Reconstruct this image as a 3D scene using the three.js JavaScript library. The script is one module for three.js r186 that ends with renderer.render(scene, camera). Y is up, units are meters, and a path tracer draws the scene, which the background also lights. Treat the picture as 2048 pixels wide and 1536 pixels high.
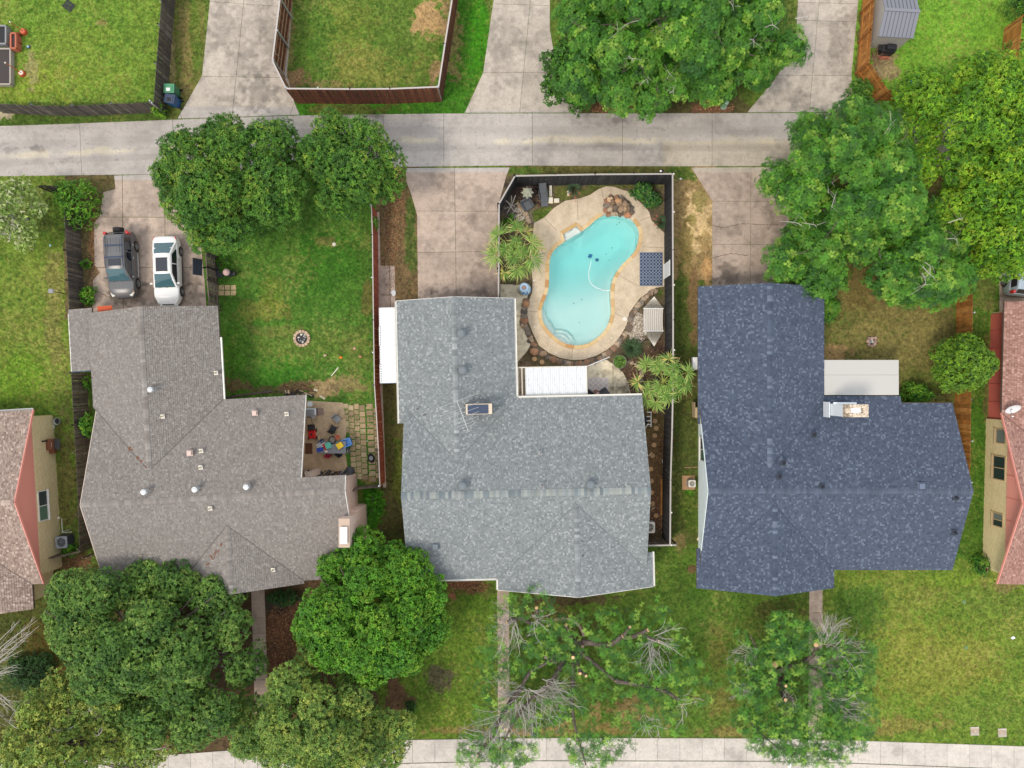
import * as THREE from 'three';
import { mergeGeometries, toCreasedNormals } from 'three/addons/utils/BufferGeometryUtils.js';
import { RoundedBoxGeometry } from 'three/addons/geometries/RoundedBoxGeometry.js';

// ---------- camera, sky, sun, exposure ----------
const V3 = THREE.Vector3;
const scene = new THREE.Scene();
const FOCAL = 1420, HC = 50;                       // the drone hangs 50 m up; site plan is 28.4 units per metre at ground level
const camera = new THREE.PerspectiveCamera(2 * Math.atan(768 / FOCAL) * 180 / Math.PI, 4 / 3, 0.5, 600);
camera.position.set(0, HC, 0); camera.up.set(0, 0, -1); camera.lookAt(0, 0, 0);
const renderer = new THREE.WebGLRenderer({ antialias: true });
renderer.toneMapping = THREE.LinearToneMapping;
renderer.toneMappingExposure = 1.3;
renderer.shadowMap.enabled = true;
{ // bright overcast sky
  const w = 64, h = 32, d = new Float32Array(w * h * 4);
  for (let y = 0; y < h; y++) for (let x = 0; x < w; x++) {
    const el = (y + 0.5) / h * Math.PI - Math.PI / 2, s = Math.max(0, Math.sin(el)), k = 0.9 * (1 + 0.7 * s) / 1.7, i = (y * w + x) * 4;
    const b = el < 0 ? 0.32 : k; d[i] = b * 0.97; d[i + 1] = b * 1.0; d[i + 2] = b * 1.06; d[i + 3] = 1;
  }
  const t = new THREE.DataTexture(d, w, h, THREE.RGBAFormat, THREE.FloatType);
  t.mapping = THREE.EquirectangularReflectionMapping; t.magFilter = t.minFilter = THREE.LinearFilter; t.needsUpdate = true;
  scene.background = t; scene.environment = t;
}
const sun = new THREE.DirectionalLight(0xfff3e2, 1.5);
sun.position.set(-38, 72, 30); sun.target.position.set(0, 0, 0);
sun.castShadow = true; sun.shadow.radius = 26; sun.shadow.mapSize.set(4096, 4096);
Object.assign(sun.shadow.camera, { left: -60, right: 60, top: 60, bottom: -60, near: 1, far: 200 });
scene.add(sun, sun.target);

// ---------- helpers ----------
function rng(s) { return () => { s |= 0; s = s + 0x6D2B79F5 | 0; let t = Math.imul(s ^ s >>> 15, 1 | s); t = t + Math.imul(t ^ t >>> 7, 61 | t) ^ t; return ((t ^ t >>> 14) >>> 0) / 4294967296; }; }
let R = rng(11);
const rr = (a, b) => a + (b - a) * R(), pick = a => a[Math.floor(R() * a.length)];
const wx = (px, h = 0) => (px - 1024) * (HC - h) / FOCAL, wz = (py, h = 0) => (py - 768) * (HC - h) / FOCAL;
const P = (px, py, h = 0) => new V3(wx(px, h), h, wz(py, h));
const lin = c => (c /= 255, c <= 0.04045 ? c / 12.92 : ((c + 0.055) / 1.055) ** 2.4);
const C = (r, g, b, k = 1) => new THREE.Color().setRGB(lin(r) * k, lin(g) * k, lin(b) * k);
const mix = (a, b, t) => a + (b - a) * t, clamp = (x, a = 0, b = 1) => Math.min(b, Math.max(a, x)), sst = (a, b, x) => { x = clamp((x - a) / (b - a)); return x * x * (3 - 2 * x); };
// value noise
const PERM = (() => { const r = rng(5), a = new Float32Array(65536); for (let i = 0; i < 65536; i++) a[i] = r(); return a; })();
function vn(x, y) {
  const xi = Math.floor(x), yi = Math.floor(y); let fx = x - xi, fy = y - yi; fx = fx * fx * (3 - 2 * fx); fy = fy * fy * (3 - 2 * fy);
  const h = (a, b) => PERM[((a * 73856093) ^ (b * 19349663)) & 65535];
  const a = h(xi, yi), b = h(xi + 1, yi), c = h(xi, yi + 1), d = h(xi + 1, yi + 1);
  return a + (b - a) * fx + (c - a) * fy + (a - b - c + d) * fx * fy;
}
const fbm = (x, y, o = 4) => { let s = 0, a = 0.5, n = 0; for (let i = 0; i < o; i++) { s += a * vn(x, y); n += a; x = x * 2.03 + 17.1; y = y * 2.03 + 9.7; a *= 0.5; } return s / n; };
function inPoly(x, y, p) { let c = false; for (let i = 0, j = p.length - 1; i < p.length; j = i++) { const [a, b] = p[i], [d, e] = p[j]; if ((b > y) !== (e > y) && x < (d - a) * (y - b) / (e - b) + a) c = !c; } return c; }
const bbox = p => { let a = 1e9, b = 1e9, c = -1e9, d = -1e9; for (const [x, y] of p) { a = Math.min(a, x); b = Math.min(b, y); c = Math.max(c, x); d = Math.max(d, y); } return [a, b, c, d]; };

const names = {};
const nm = n => { const k = names[n] = (names[n] ?? -1) + 1; return k ? `${n}_${String(k).padStart(3, '0')}` : n; };
function mesh(name, geo, mat, parent) { const m = new THREE.Mesh(geo, mat); m.name = parent ? name : nm(name); m.castShadow = m.receiveShadow = true; (parent || scene).add(m); return m; }
function tag(o, label, category, group) { o.userData.label = label; o.userData.category = category; if (group) o.userData.group = group; return o; }
function thing(name, label, category, pos, ry = 0, group) { const g = new THREE.Group(); g.name = nm(name); scene.add(g); g.position.copy(pos); g.rotation.y = ry; return tag(g, label, category, group); }
function struct(name, geo, mat, label) { const m = mesh(name, geo, mat); m.userData.kind = 'structure'; if (label) m.userData.label = label; return m; }
function structGroup(name) { const g = new THREE.Group(); g.name = nm(name); scene.add(g); g.userData.kind = 'structure'; return g; }
function dup(o, pos, ry, label) { const c = o.clone(); c.name = nm(o.name.replace(/_\d{3}$/, '')); c.userData = { ...o.userData }; scene.add(c); c.position.copy(pos); c.rotation.y = ry; if (label) c.userData.label = label; return c; }
const M4 = new THREE.Matrix4(), QT = new THREE.Quaternion(), EU = new THREE.Euler();
function place(g, x = 0, y = 0, z = 0, ry = 0, rx = 0, rz = 0) { g.applyMatrix4(M4.compose(new V3(x, y, z), QT.setFromEuler(EU.set(rx, ry, rz, 'YXZ')), new V3(1, 1, 1))); return g; }
const bx = (w, h, d, x, y, z, ry, rx, rz) => place(new THREE.BoxGeometry(w, h, d), x, y, z, ry, rx, rz);
const rb = (w, h, d, r, x, y, z, ry, rx, rz) => place(new RoundedBoxGeometry(w, h, d, 2, r), x, y, z, ry, rx, rz);
const cy = (rt, rbm, h, x, y, z, seg = 14, rx, rz, ry) => place(new THREE.CylinderGeometry(rt, rbm, h, seg), x, y, z, ry, rx, rz);
const sp = (r, x, y, z, sx = 1, sy = 1, sz = 1) => { const g = new THREE.SphereGeometry(r, 14, 10); g.scale(sx, sy, sz); return place(g, x, y, z); };
const tb = (pts, r, n = 24, seg = 6) => new THREE.TubeGeometry(new THREE.CatmullRomCurve3(pts.map(p => p.isVector3 ? p : new V3(...p))), n, r, seg);
const tor = (r, t, x, y, z, rx = Math.PI / 2, rz = 0) => place(new THREE.TorusGeometry(r, t, 7, 24), x, y, z, 0, rx, rz);
function mg(a) { a = a.map(g => g.index ? g.toNonIndexed() : g); for (const g of a) for (const k of Object.keys(g.attributes)) if (!['position', 'normal', 'uv'].includes(k)) g.deleteAttribute(k); return mergeGeometries(a); }
const rot2 = (x, z, a) => [x * Math.cos(a) + z * Math.sin(a), -x * Math.sin(a) + z * Math.cos(a)];
// straight bar between two points
function bar(a, b, r, seg = 6, r2 = r) { a = a.isVector3 ? a : new V3(...a); b = b.isVector3 ? b : new V3(...b); const d = b.clone().sub(a), g = new THREE.CylinderGeometry(r2, r, d.length(), seg); g.applyQuaternion(new THREE.Quaternion().setFromUnitVectors(new V3(0, 1, 0), d.clone().normalize())); const c = a.clone().add(b).multiplyScalar(0.5); g.translate(c.x, c.y, c.z); return g; }
// tapered, gently bent limb
function limb(pts, r0, r1, seg = 7, n = 10) {
  const cv = new THREE.CatmullRomCurve3(pts.map(p => p.isVector3 ? p : new V3(...p))), g = new THREE.TubeGeometry(cv, n, 1, seg), p = g.attributes.position;
  for (let i = 0; i <= n; i++) { const c = cv.getPointAt(i / n), r = mix(r0, r1, i / n); for (let j = 0; j <= seg; j++) { const k = i * (seg + 1) + j; p.setXYZ(k, c.x + (p.getX(k) - c.x) * r, c.y + (p.getY(k) - c.y) * r, c.z + (p.getZ(k) - c.z) * r); } }
  g.computeVertexNormals(); return g;
}
// ---------- textures ----------
function tex(w, h, fn, srgb = true, rep = true) {
  const d = new Uint8Array(w * h * 4);
  for (let y = 0; y < h; y++) for (let x = 0; x < w; x++) { const c = fn(x, y), i = (y * w + x) * 4; d[i] = clamp(c[0], 0, 255); d[i + 1] = clamp(c[1], 0, 255); d[i + 2] = clamp(c[2], 0, 255); d[i + 3] = 255; }
  const t = new THREE.DataTexture(d, w, h); t.magFilter = THREE.LinearFilter; t.minFilter = THREE.LinearMipmapLinearFilter; t.generateMipmaps = true;
  if (srgb) t.colorSpace = THREE.SRGBColorSpace; t.wrapS = t.wrapT = rep ? THREE.RepeatWrapping : THREE.MirroredRepeatWrapping; t.needsUpdate = true; return t;
}
const wrapN = (x, y, n, s) => { // tileable fbm over n pixels
  const u = x / n, v = y / n, a = fbm(u * s, v * s, 4), b = fbm((u - 1) * s, v * s, 4), c = fbm(u * s, (v - 1) * s, 4), d = fbm((u - 1) * s, (v - 1) * s, 4);
  return mix(mix(a, b, u), mix(c, d, u), v);
};
const grainTex = tex(256, 256, (x, y) => { const k = 128 + 190 * (wrapN(x, y, 256, 40) - 0.5) + 60 * (wrapN(x, y, 256, 6) - 0.5); return [k, k, k]; }, false);
const woodTex = tex(128, 512, (x, y) => { const k = 205 + 110 * (fbm(x / 3.2, y / 90, 4) - 0.5) + 60 * (fbm(x / 30, y / 60, 3) - 0.5) - 70 * sst(0.74, 0.8, fbm(x / 9 + 40, y / 26, 3)); return [k, k * 0.985, k * 0.97]; });
const barkTex = tex(128, 256, (x, y) => { const k = 205 + 190 * (fbm(x / 5, y / 28, 4) - 0.5); return [k, k, k]; });
const brickTex = (a, b, mo) => tex(256, 256, (x, y) => { const r = Math.floor(y / 16), xx = (x + (r % 2) * 21) % 256, q = Math.floor(xx / 42.7), m = (y % 16) < 2 || (xx % 42.7) < 2, v = PERM[(r * 37 + q * 101) & 65535], n = (fbm(x / 3, y / 3, 2) - 0.5) * 30; const c = m ? mo : [mix(a[0], b[0], v), mix(a[1], b[1], v), mix(a[2], b[2], v)]; return [c[0] + n, c[1] + n, c[2] + n]; });
// ---------- plain materials ----------
const std = (c, rough = 0.8, o = {}) => new THREE.MeshStandardMaterial({ color: c, roughness: rough, ...o });
const phy = (c, rough, o) => new THREE.MeshPhysicalMaterial({ color: c, roughness: rough, ...o });
const MT = {
  white: std(C(236, 236, 234), 0.5), offwhite: std(C(222, 216, 203), 0.7), black: std(C(34, 35, 38), 0.6), rubber: std(C(38, 38, 40), 0.85), darkgrey: std(C(70, 73, 78), 0.6), grey: std(C(140, 142, 144), 0.55),
  steel: std(C(185, 188, 190), 0.35, { metalness: 0.7 }), galv: std(C(205, 208, 210), 0.4, { metalness: 0.35 }), rust: std(C(120, 72, 48), 0.85), red: std(C(205, 32, 28), 0.4), blue: std(C(60, 125, 195), 0.5), navy: std(C(45, 62, 95), 0.6),
  yellow: std(C(245, 205, 30), 0.5), teal: std(C(95, 190, 165), 0.5), maroon: std(C(150, 35, 55), 0.5), terracotta: std(C(185, 105, 80), 0.8), orange: std(C(225, 105, 45), 0.6), tan: std(C(196, 172, 135), 0.85), cream: std(C(228, 212, 175), 0.7), darkbrown: std(C(74, 54, 42), 0.85),
  bark: std(C(118, 106, 96), 0.95, { map: barkTex }), palebark: std(C(205, 200, 192), 0.95, { map: barkTex }), cutwood: std(C(232, 190, 140), 0.8), twig: std(C(190, 184, 176), 0.9), driftwood: std(C(178, 170, 160), 0.9),
  glass: phy(C(60, 78, 88), 0.06, { metalness: 0, specularIntensity: 1 }), paintedblue: std(C(60, 92, 120), 0.7),
};
// ---------- ground: what grows or lies where ----------
// base zones: [polygon, colour, grass 0..1]
const ZONES = [
  [[[-400, -400], [320, -400], [330, 215], [-400, 215]], [116, 146, 50], 1],
  [[[340, -400], [425, -400], [405, 155], [360, 240], [320, 240]], [108, 112, 50], 0.8],
  [[[-400, 205], [335, 205], [335, 250], [-400, 262]], [84, 108, 36], 0.9],
  [[[560, -400], [905, -400], [885, 206], [570, 206]], [98, 124, 44], 1],
  [[[885, -400], [995, -400], [965, 150], [925, 235], [590, 235], [590, 200], [880, 200]], [66, 122, 22], 1],
  [[[1060, -400], [1660, -400], [1500, 235], [1150, 235]], [88, 82, 46], 0.5],
  [[[1700, -400], [2600, -400], [2600, 235], [1700, 235]], [112, 158, 46], 1],
  [[[-400, 345], [140, 345], [175, 830], [130, 1140], [-400, 1140]], [112, 134, 46], 1],
  [[[130, 345], [240, 345], [200, 640], [130, 640]], [104, 92, 58], 0.35],
  [[[400, 335], [752, 335], [775, 970], [430, 970]], [80, 122, 38], 1],
  [[[750, 330], [840, 330], [840, 615], [750, 615]], [112, 92, 62], 0.35],
  [[[750, 600], [815, 600], [815, 1160], [760, 1160]], [86, 84, 44], 0.55],
  [[[1010, 325], [1390, 325], [1390, 352], [1010, 352]], [104, 100, 50], 0.7],
  [[[985, 352], [1346, 352], [1346, 1100], [985, 1100]], [98, 86, 64], 0.15],
  [[[1346, 330], [1430, 330], [1430, 575], [1346, 575]], [150, 126, 84], 0.35],
  [[[1346, 560], [1410, 560], [1410, 1110], [1330, 1110]], [86, 96, 40], 0.75],
  [[[1560, 300], [1930, 300], [1930, 810], [1560, 810]], [122, 116, 62], 0.85],
  [[[1912, 430], [2300, 430], [2300, 1150], [1900, 1150]], [82, 118, 32], 0.95],
  [[[-400, 1130], [240, 1130], [240, 1520], [-400, 1520]], [78, 82, 30], 0.6],
  [[[500, 1150], [700, 1150], [780, 1520], [240, 1520], [240, 1150]], [92, 72, 50], 0.25],
  [[[690, 1130], [1010, 1130], [1010, 1490], [780, 1490]], [98, 126, 36], 1],
  [[[1010, 1090], [1660, 1090], [1640, 1490], [1010, 1490]], [94, 122, 40], 1],
  [[[1630, 1120], [2400, 1120], [2400, 1505], [1630, 1490]], [114, 138, 46], 1],
].map(z => [...z, bbox(z[0])]);
// patches: x, y, rx, ry, colour, strength, grass factor
const DIRT = [176, 142, 98], DRY = [158, 144, 74], LUSH = [58, 116, 20], LITTER = [118, 84, 58], MULCH = [92, 62, 46], DARK = [62, 54, 46], SAND = [196, 168, 122];
const PATCH = [
  [150, 120, 120, 90, [126, 150, 52], .7, 1], [70, 170, 120, 40, [128, 152, 44], .8, 1], [205, 45, 20, 8, [150, 138, 80], .8, .6], [62, 130, 14, 45, [150, 142, 96], .8, .4], [372, 100, 18, 90, [140, 122, 76], .7, .5], [390, 60, 12, 80, [96, 122, 40], .7, 1], [345, 130, 8, 60, [150, 130, 92], .8, .4], [10, 228, 24, 22, [176, 160, 134], .95, 0],
  [858, 32, 40, 44, DIRT, .95, .1], [905, 60, 22, 120, [158, 128, 92], .75, .4], [600, 158, 34, 22, [150, 118, 84], .95, .15], [648, 168, 50, 10, [152, 122, 88], .8, .4], [870, 150, 14, 40, [160, 128, 96], .9, .3], [750, 140, 110, 50, [150, 142, 70], .55, .9], [690, 60, 70, 60, [128, 138, 54], .6, 1], [640, 90, 30, 90, [66, 112, 30], .5, 1], [955, 60, 24, 90, [62, 136, 8], .9, 1], [700, 218, 110, 14, [98, 92, 44], .7, .7], [575, 60, 14, 90, [150, 124, 86], .6, .4],
  [1215, 212, 60, 16, [120, 86, 58], .9, .15], [1430, 215, 50, 14, [124, 84, 66], .9, .15], [1500, 190, 40, 40, [92, 114, 36], .9, 1], [1765, 135, 35, 45, [150, 128, 98], .9, .2], [1722, 120, 12, 90, [92, 80, 46], .8, .4], [1960, 60, 160, 70, [120, 166, 48], .7, 1],
  [60, 420, 80, 60, [86, 100, 40], .7, 1], [70, 560, 70, 90, [136, 150, 62], .6, 1], [110, 640, 22, 160, [126, 120, 66], .6, .9], [40, 760, 70, 60, [108, 146, 34], .7, 1], [130, 960, 26, 160, [118, 108, 60], .7, .7], [40, 820, 60, 20, [78, 104, 28], .7, 1], [150, 1130, 40, 30, [120, 88, 62], .9, .1],
  [185, 470, 12, 60, [150, 112, 74], .9, .1], [190, 560, 16, 40, [146, 118, 88], .9, .1], [200, 365, 30, 16, [110, 98, 56], .7, .4],
  [600, 690, 170, 36, [110, 128, 52], .55, .9], [520, 620, 60, 26, [132, 130, 56], .7, .8], [560, 660, 60, 14, [124, 122, 62], .6, .7], [650, 530, 90, 70, [56, 112, 20], .7, 1], [560, 750, 80, 40, [60, 122, 22], .7, 1], [470, 700, 30, 50, [76, 132, 30], .6, 1], [540, 580, 40, 30, [104, 130, 36], .5, 1], [735, 590, 12, 50, [112, 102, 52], .8, .4], [650, 485, 20, 10, [118, 112, 60], .7, .7], [645, 775, 46, 26, [190, 158, 112], .95, .05], [700, 770, 36, 20, [140, 122, 82], .85, .3], [600, 775, 40, 14, [120, 96, 70], .9, .1], [470, 770, 40, 16, [112, 90, 64], .85, .2], [720, 700, 40, 60, [98, 118, 48], .5, .9], [540, 780, 50, 10, [104, 86, 60], .8, .2],
  [745, 1020, 26, 60, [64, 138, 14], .95, 1], [735, 960, 30, 10, [150, 122, 80], .7, .2], [790, 800, 16, 200, [96, 90, 48], .6, .5], [795, 940, 12, 70, [92, 110, 34], .8, .8],
  [822, 470, 12, 110, [72, 96, 34], .85, .9], [790, 400, 20, 50, [126, 96, 66], .7, .2], [778, 500, 14, 90, [128, 104, 74], .7, .2], [800, 360, 24, 24, [104, 92, 52], .7, .5],
  [1060, 342, 60, 9, [84, 112, 36], .8, 1], [1360, 345, 30, 22, [90, 112, 40], .9, 1],
  [1060, 388, 44, 30, [64, 54, 50], .95, 0], [1040, 425, 46, 26, [126, 116, 104], .7, .1], [1140, 385, 46, 14, [96, 104, 44], .9, .8], [1085, 428, 22, 18, [86, 112, 34], .9, 1], [1250, 370, 90, 8, [92, 100, 44], .85, .8], [1330, 410, 16, 60, [120, 108, 78], .7, .3], [1318, 590, 16, 20, [92, 100, 40], .9, .9], [1275, 655, 24, 34, [186, 172, 150], .85, .05], [1315, 700, 22, 30, [92, 72, 56], .9, .1], [1275, 745, 40, 40, [84, 64, 52], .9, .05], [1262, 765, 20, 14, [80, 60, 50], .9, 0], [1310, 930, 30, 120, [112, 86, 56], .9, .1], [1305, 850, 26, 30, [104, 92, 52], .8, .3], [1310, 1040, 26, 40, [104, 76, 58], .9, .05], [1322, 990, 10, 40, [124, 88, 58], .8, .05], [1040, 724, 30, 12, [128, 108, 86], .9, .05],
  [1390, 450, 34, 66, [204, 176, 128], .95, .05], [1415, 540, 14, 30, [186, 146, 96], .9, .05], [1368, 500, 20, 70, [128, 112, 62], .8, .4], [1400, 400, 14, 20, [118, 112, 56], .6, .6], [1385, 440, 10, 14, [132, 122, 64], .7, .6], [1408, 480, 10, 20, [150, 126, 78], .7, .3], [1362, 600, 12, 80, [84, 100, 36], .85, .9], [1390, 620, 12, 90, [126, 98, 66], .85, .15], [1375, 760, 26, 60, [92, 84, 44], .7, .5], [1375, 1000, 26, 70, [82, 110, 26], .7, 1], [1380, 985, 14, 14, [66, 128, 14], .9, 1], [1360, 1085, 16, 20, [136, 112, 76], .7, .4], [1385, 1140, 12, 10, [120, 80, 62], .8, .2],
  [1780, 650, 120, 90, [138, 126, 72], .6, .8], [1690, 600, 40, 60, [106, 106, 50], .7, .9], [1740, 560, 60, 60, [120, 100, 56], .6, .7], [1670, 705, 34, 20, [180, 146, 100], .9, .1], [1840, 760, 60, 30, [98, 106, 42], .8, .9], [1890, 620, 30, 60, [112, 104, 58], .6, .8], [1582, 550, 22, 20, [136, 96, 66], .9, .1],
  [1960, 900, 14, 160, [70, 116, 22], .8, 1], [1975, 760, 10, 130, [110, 96, 58], .7, .5], [1970, 580, 26, 40, [118, 116, 60], .6, .9],
  [100, 1290, 60, 70, [104, 84, 30], .7, .6], [40, 1350, 50, 50, [54, 84, 34], .8, 1], [110, 1370, 30, 50, [112, 86, 34], .7, .4], [330, 1480, 60, 30, LITTER, .9, .05],
  [575, 1280, 50, 90, [112, 76, 54], .95, .02], [550, 1210, 40, 16, DARK, .8, .1], [600, 1400, 60, 80, [104, 74, 52], .9, .05], [790, 1400, 20, 50, [104, 72, 54], .9, .05], [930, 1172, 40, 14, [150, 92, 66], .97, .0], [905, 1190, 22, 14, [146, 92, 70], .95, 0], [870, 1350, 36, 34, [96, 84, 66], .85, .3], [930, 1460, 120, 12, [140, 116, 68], .8, .6], [820, 1410, 14, 18, [104, 76, 58], .9, .1], [965, 1180, 26, 14, [96, 96, 46], .7, .8], [900, 1430, 90, 34, [112, 136, 40], .6, 1], [960, 1290, 40, 60, [104, 132, 40], .6, 1],
  [1130, 1200, 90, 14, [86, 70, 48], .85, .4], [1110, 1235, 80, 30, [112, 92, 56], .6, .6], [1135, 1275, 26, 26, [96, 64, 50], .95, .05], [1250, 1420, 70, 30, [158, 128, 84], .85, .3], [1160, 1455, 100, 16, [150, 122, 74], .8, .5], [1090, 1465, 60, 10, [156, 124, 78], .8, .4], [1440, 1400, 50, 40, [140, 128, 66], .7, .8], [1500, 1462, 140, 14, [152, 132, 76], .75, .7], [1420, 1220, 90, 60, [78, 118, 34], .5, 1], [1560, 1215, 60, 20, [82, 88, 34], .8, .8], [1440, 1300, 30, 50, [132, 122, 60], .6, .8], [1250, 1330, 80, 40, [84, 116, 36], .6, 1],
  [1860, 1320, 150, 110, [136, 140, 54], .7, .95], [1820, 1200, 90, 50, [126, 138, 54], .7, 1], [1720, 1210, 60, 60, [84, 122, 40], .7, 1], [1960, 1430, 90, 50, [108, 134, 46], .7, 1], [1990, 1200, 70, 40, [112, 134, 50], .7, 1], [1800, 1450, 120, 20, [152, 138, 72], .7, .9], [1900, 1160, 60, 14, [122, 150, 44], .7, 1], [1700, 1330, 30, 60, [136, 122, 76], .5, .7], [2020, 1170, 40, 12, [130, 112, 74], .7, .4],
].map(p => [...p, 1 / p[2], 1 / p[3]]);
const outC = [0, 0, 0, 0];
function groundAt(x, y) {           // site-plan position -> [r, g, b (sRGB), grass]
  const n1 = fbm(x / 34, y / 34, 4) - 0.5, n2 = fbm(x / 9 + 50, y / 9, 3) - 0.5;
  const jx = x + n1 * 16, jy = y + n2 * 10;
  let r = 96, g = 118, b = 42, gr = 0.9;
  for (const [p, c, k, bb] of ZONES) if (jx > bb[0] && jx < bb[2] && jy > bb[1] && jy < bb[3] && inPoly(jx, jy, p)) { r = c[0]; g = c[1]; b = c[2]; gr = k; }
  for (const p of PATCH) {
    const dx = (x - p[0]) * p[7], dy = (y - p[1]) * p[8]; if (dx > 1.6 || dx < -1.6 || dy > 1.6 || dy < -1.6) continue;
    const d = Math.sqrt(dx * dx + dy * dy) + n1 * 1.5 + n2 * 1.1, a = p[5] * sst(1.02, 0.62, d);
    if (a > 0) { const c = p[4]; r = mix(r, c[0], a); g = mix(g, c[1], a); b = mix(b, c[2], a); gr = mix(gr, p[6], a); }
  }
  // dry and lush flecks with a grain of their own
  const f = fbm(x / 4.2, y / 4.2 + 90, 3) - 0.5, q = fbm(x / 60 + 7, y / 60, 3) - 0.5;
  const dry = gr * (sst(0.05, 0.32, f + q * 0.7) * 0.42), lush = gr * sst(0.08, 0.35, -f - q * 0.6) * 0.45;
  r = mix(r, 172, dry); g = mix(g, 156, dry); b = mix(b, 92, dry);
  r = mix(r, 56, lush); g = mix(g, 104, lush); b = mix(b, 20, lush);
  const e = 1 + (vn(x * 0.9, y * 0.9) - 0.5) * 0.26 + n2 * 0.22 + (1 - gr) * (vn(x * 0.5 + 9, y * 0.5) - 0.5) * 0.35;
  outC[0] = r * e; outC[1] = g * e; outC[2] = b * e; outC[3] = gr; return outC;
}
// one map for soil and turf, one for concrete, both laid out in metres over the site
const TX0 = -180, TY0 = -180, TXS = 2408, TYS = 1904, TW = 1926, TH = 1523;
const siteTex = fn => tex(TW, TH, (x, y) => fn(TX0 + (x + 0.5) / TW * TXS, TY0 + (y + 0.5) / TH * TYS), true, false);
function siteUV(g, mw) { // planar uv in site metres; mw = matrix offset
  const p = g.attributes.position, uv = new Float32Array(p.count * 2);
  for (let i = 0; i < p.count; i++) { const x = 1024 + p.getX(i) * FOCAL / HC, y = 768 + p.getZ(i) * FOCAL / HC; uv[2 * i] = (x - TX0) / TXS; uv[2 * i + 1] = (y - TY0) / TYS; }
  g.setAttribute('uv', new THREE.BufferAttribute(uv, 2)); return g;
}
const groundMap = siteTex((x, y) => { const c = groundAt(x, y); return [c[0], c[1], c[2]]; });
const fineBump = rep => { const t = grainTex.clone(); t.repeat.set(rep * TXS / 28.4, rep * TYS / 28.4); t.needsUpdate = true; return t; };
const groundMat = std(0xffffff, 0.97, { map: groundMap, bumpMap: fineBump(0.9), bumpScale: 0.03 });

// stains on concrete: x, y, rx, ry, rgb multiplier, strength
const STAIN = [
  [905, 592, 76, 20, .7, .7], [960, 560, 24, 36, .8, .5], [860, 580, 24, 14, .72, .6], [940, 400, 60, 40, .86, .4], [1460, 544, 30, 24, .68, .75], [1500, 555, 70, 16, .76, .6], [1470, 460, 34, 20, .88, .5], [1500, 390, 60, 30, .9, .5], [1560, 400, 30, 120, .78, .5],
  [450, 60, 26, 60, .82, .6], [470, 130, 60, 26, .88, .5], [520, 190, 40, 40, .72, .6], [540, 60, 20, 80, .84, .5], [430, 110, 12, 40, .9, .4], [1010, 100, 30, 90, .88, .5], [1100, 180, 30, 30, 1.1, .5], [1560, 190, 50, 40, .84, .6], [1670, 90, 14, 120, .84, .6], [1690, 100, 10, 90, .84, .5],
  [300, 590, 90, 22, .68, .8], [220, 560, 24, 30, .72, .6], [390, 590, 20, 26, .72, .6], [230, 440, 30, 30, .8, .6], [290, 480, 40, 40, .85, .5], [390, 540, 14, 50, .82, .5],
  [75, 297, 20, 8, .7, .7], [20, 300, 30, 8, .78, .6], [120, 258, 40, 10, .88, .5], [1240, 295, 60, 10, .84, .6], [1180, 290, 60, 8, .86, .5], [1210, 245, 60, 12, .88, .5], [700, 232, 90, 4, .72, .6], [1060, 300, 60, 20, .93, .5], [1330, 300, 16, 26, .8, .4], [1400, 250, 70, 12, .94, .5], [1240, 240, 16, 6, .8, .6], [1480, 265, 60, 8, .88, .5],
  [1230, 1500, 60, 14, .95, .5], [1190, 780, 30, 20, .7, .7], [1245, 780, 16, 20, .62, .8], [1050, 650, 20, 40, .9, .4], [1040, 620, 8, 20, .8, .5], [1215, 745, 20, 10, .82, .5], [1470, 1505, 40, 10, .93, .6], [1800, 1505, 20, 10, .9, .6],
  [780, 590, 12, 16, 1.25, .7],
].map(p => [...p, 1 / p[2], 1 / p[3]]);
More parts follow.
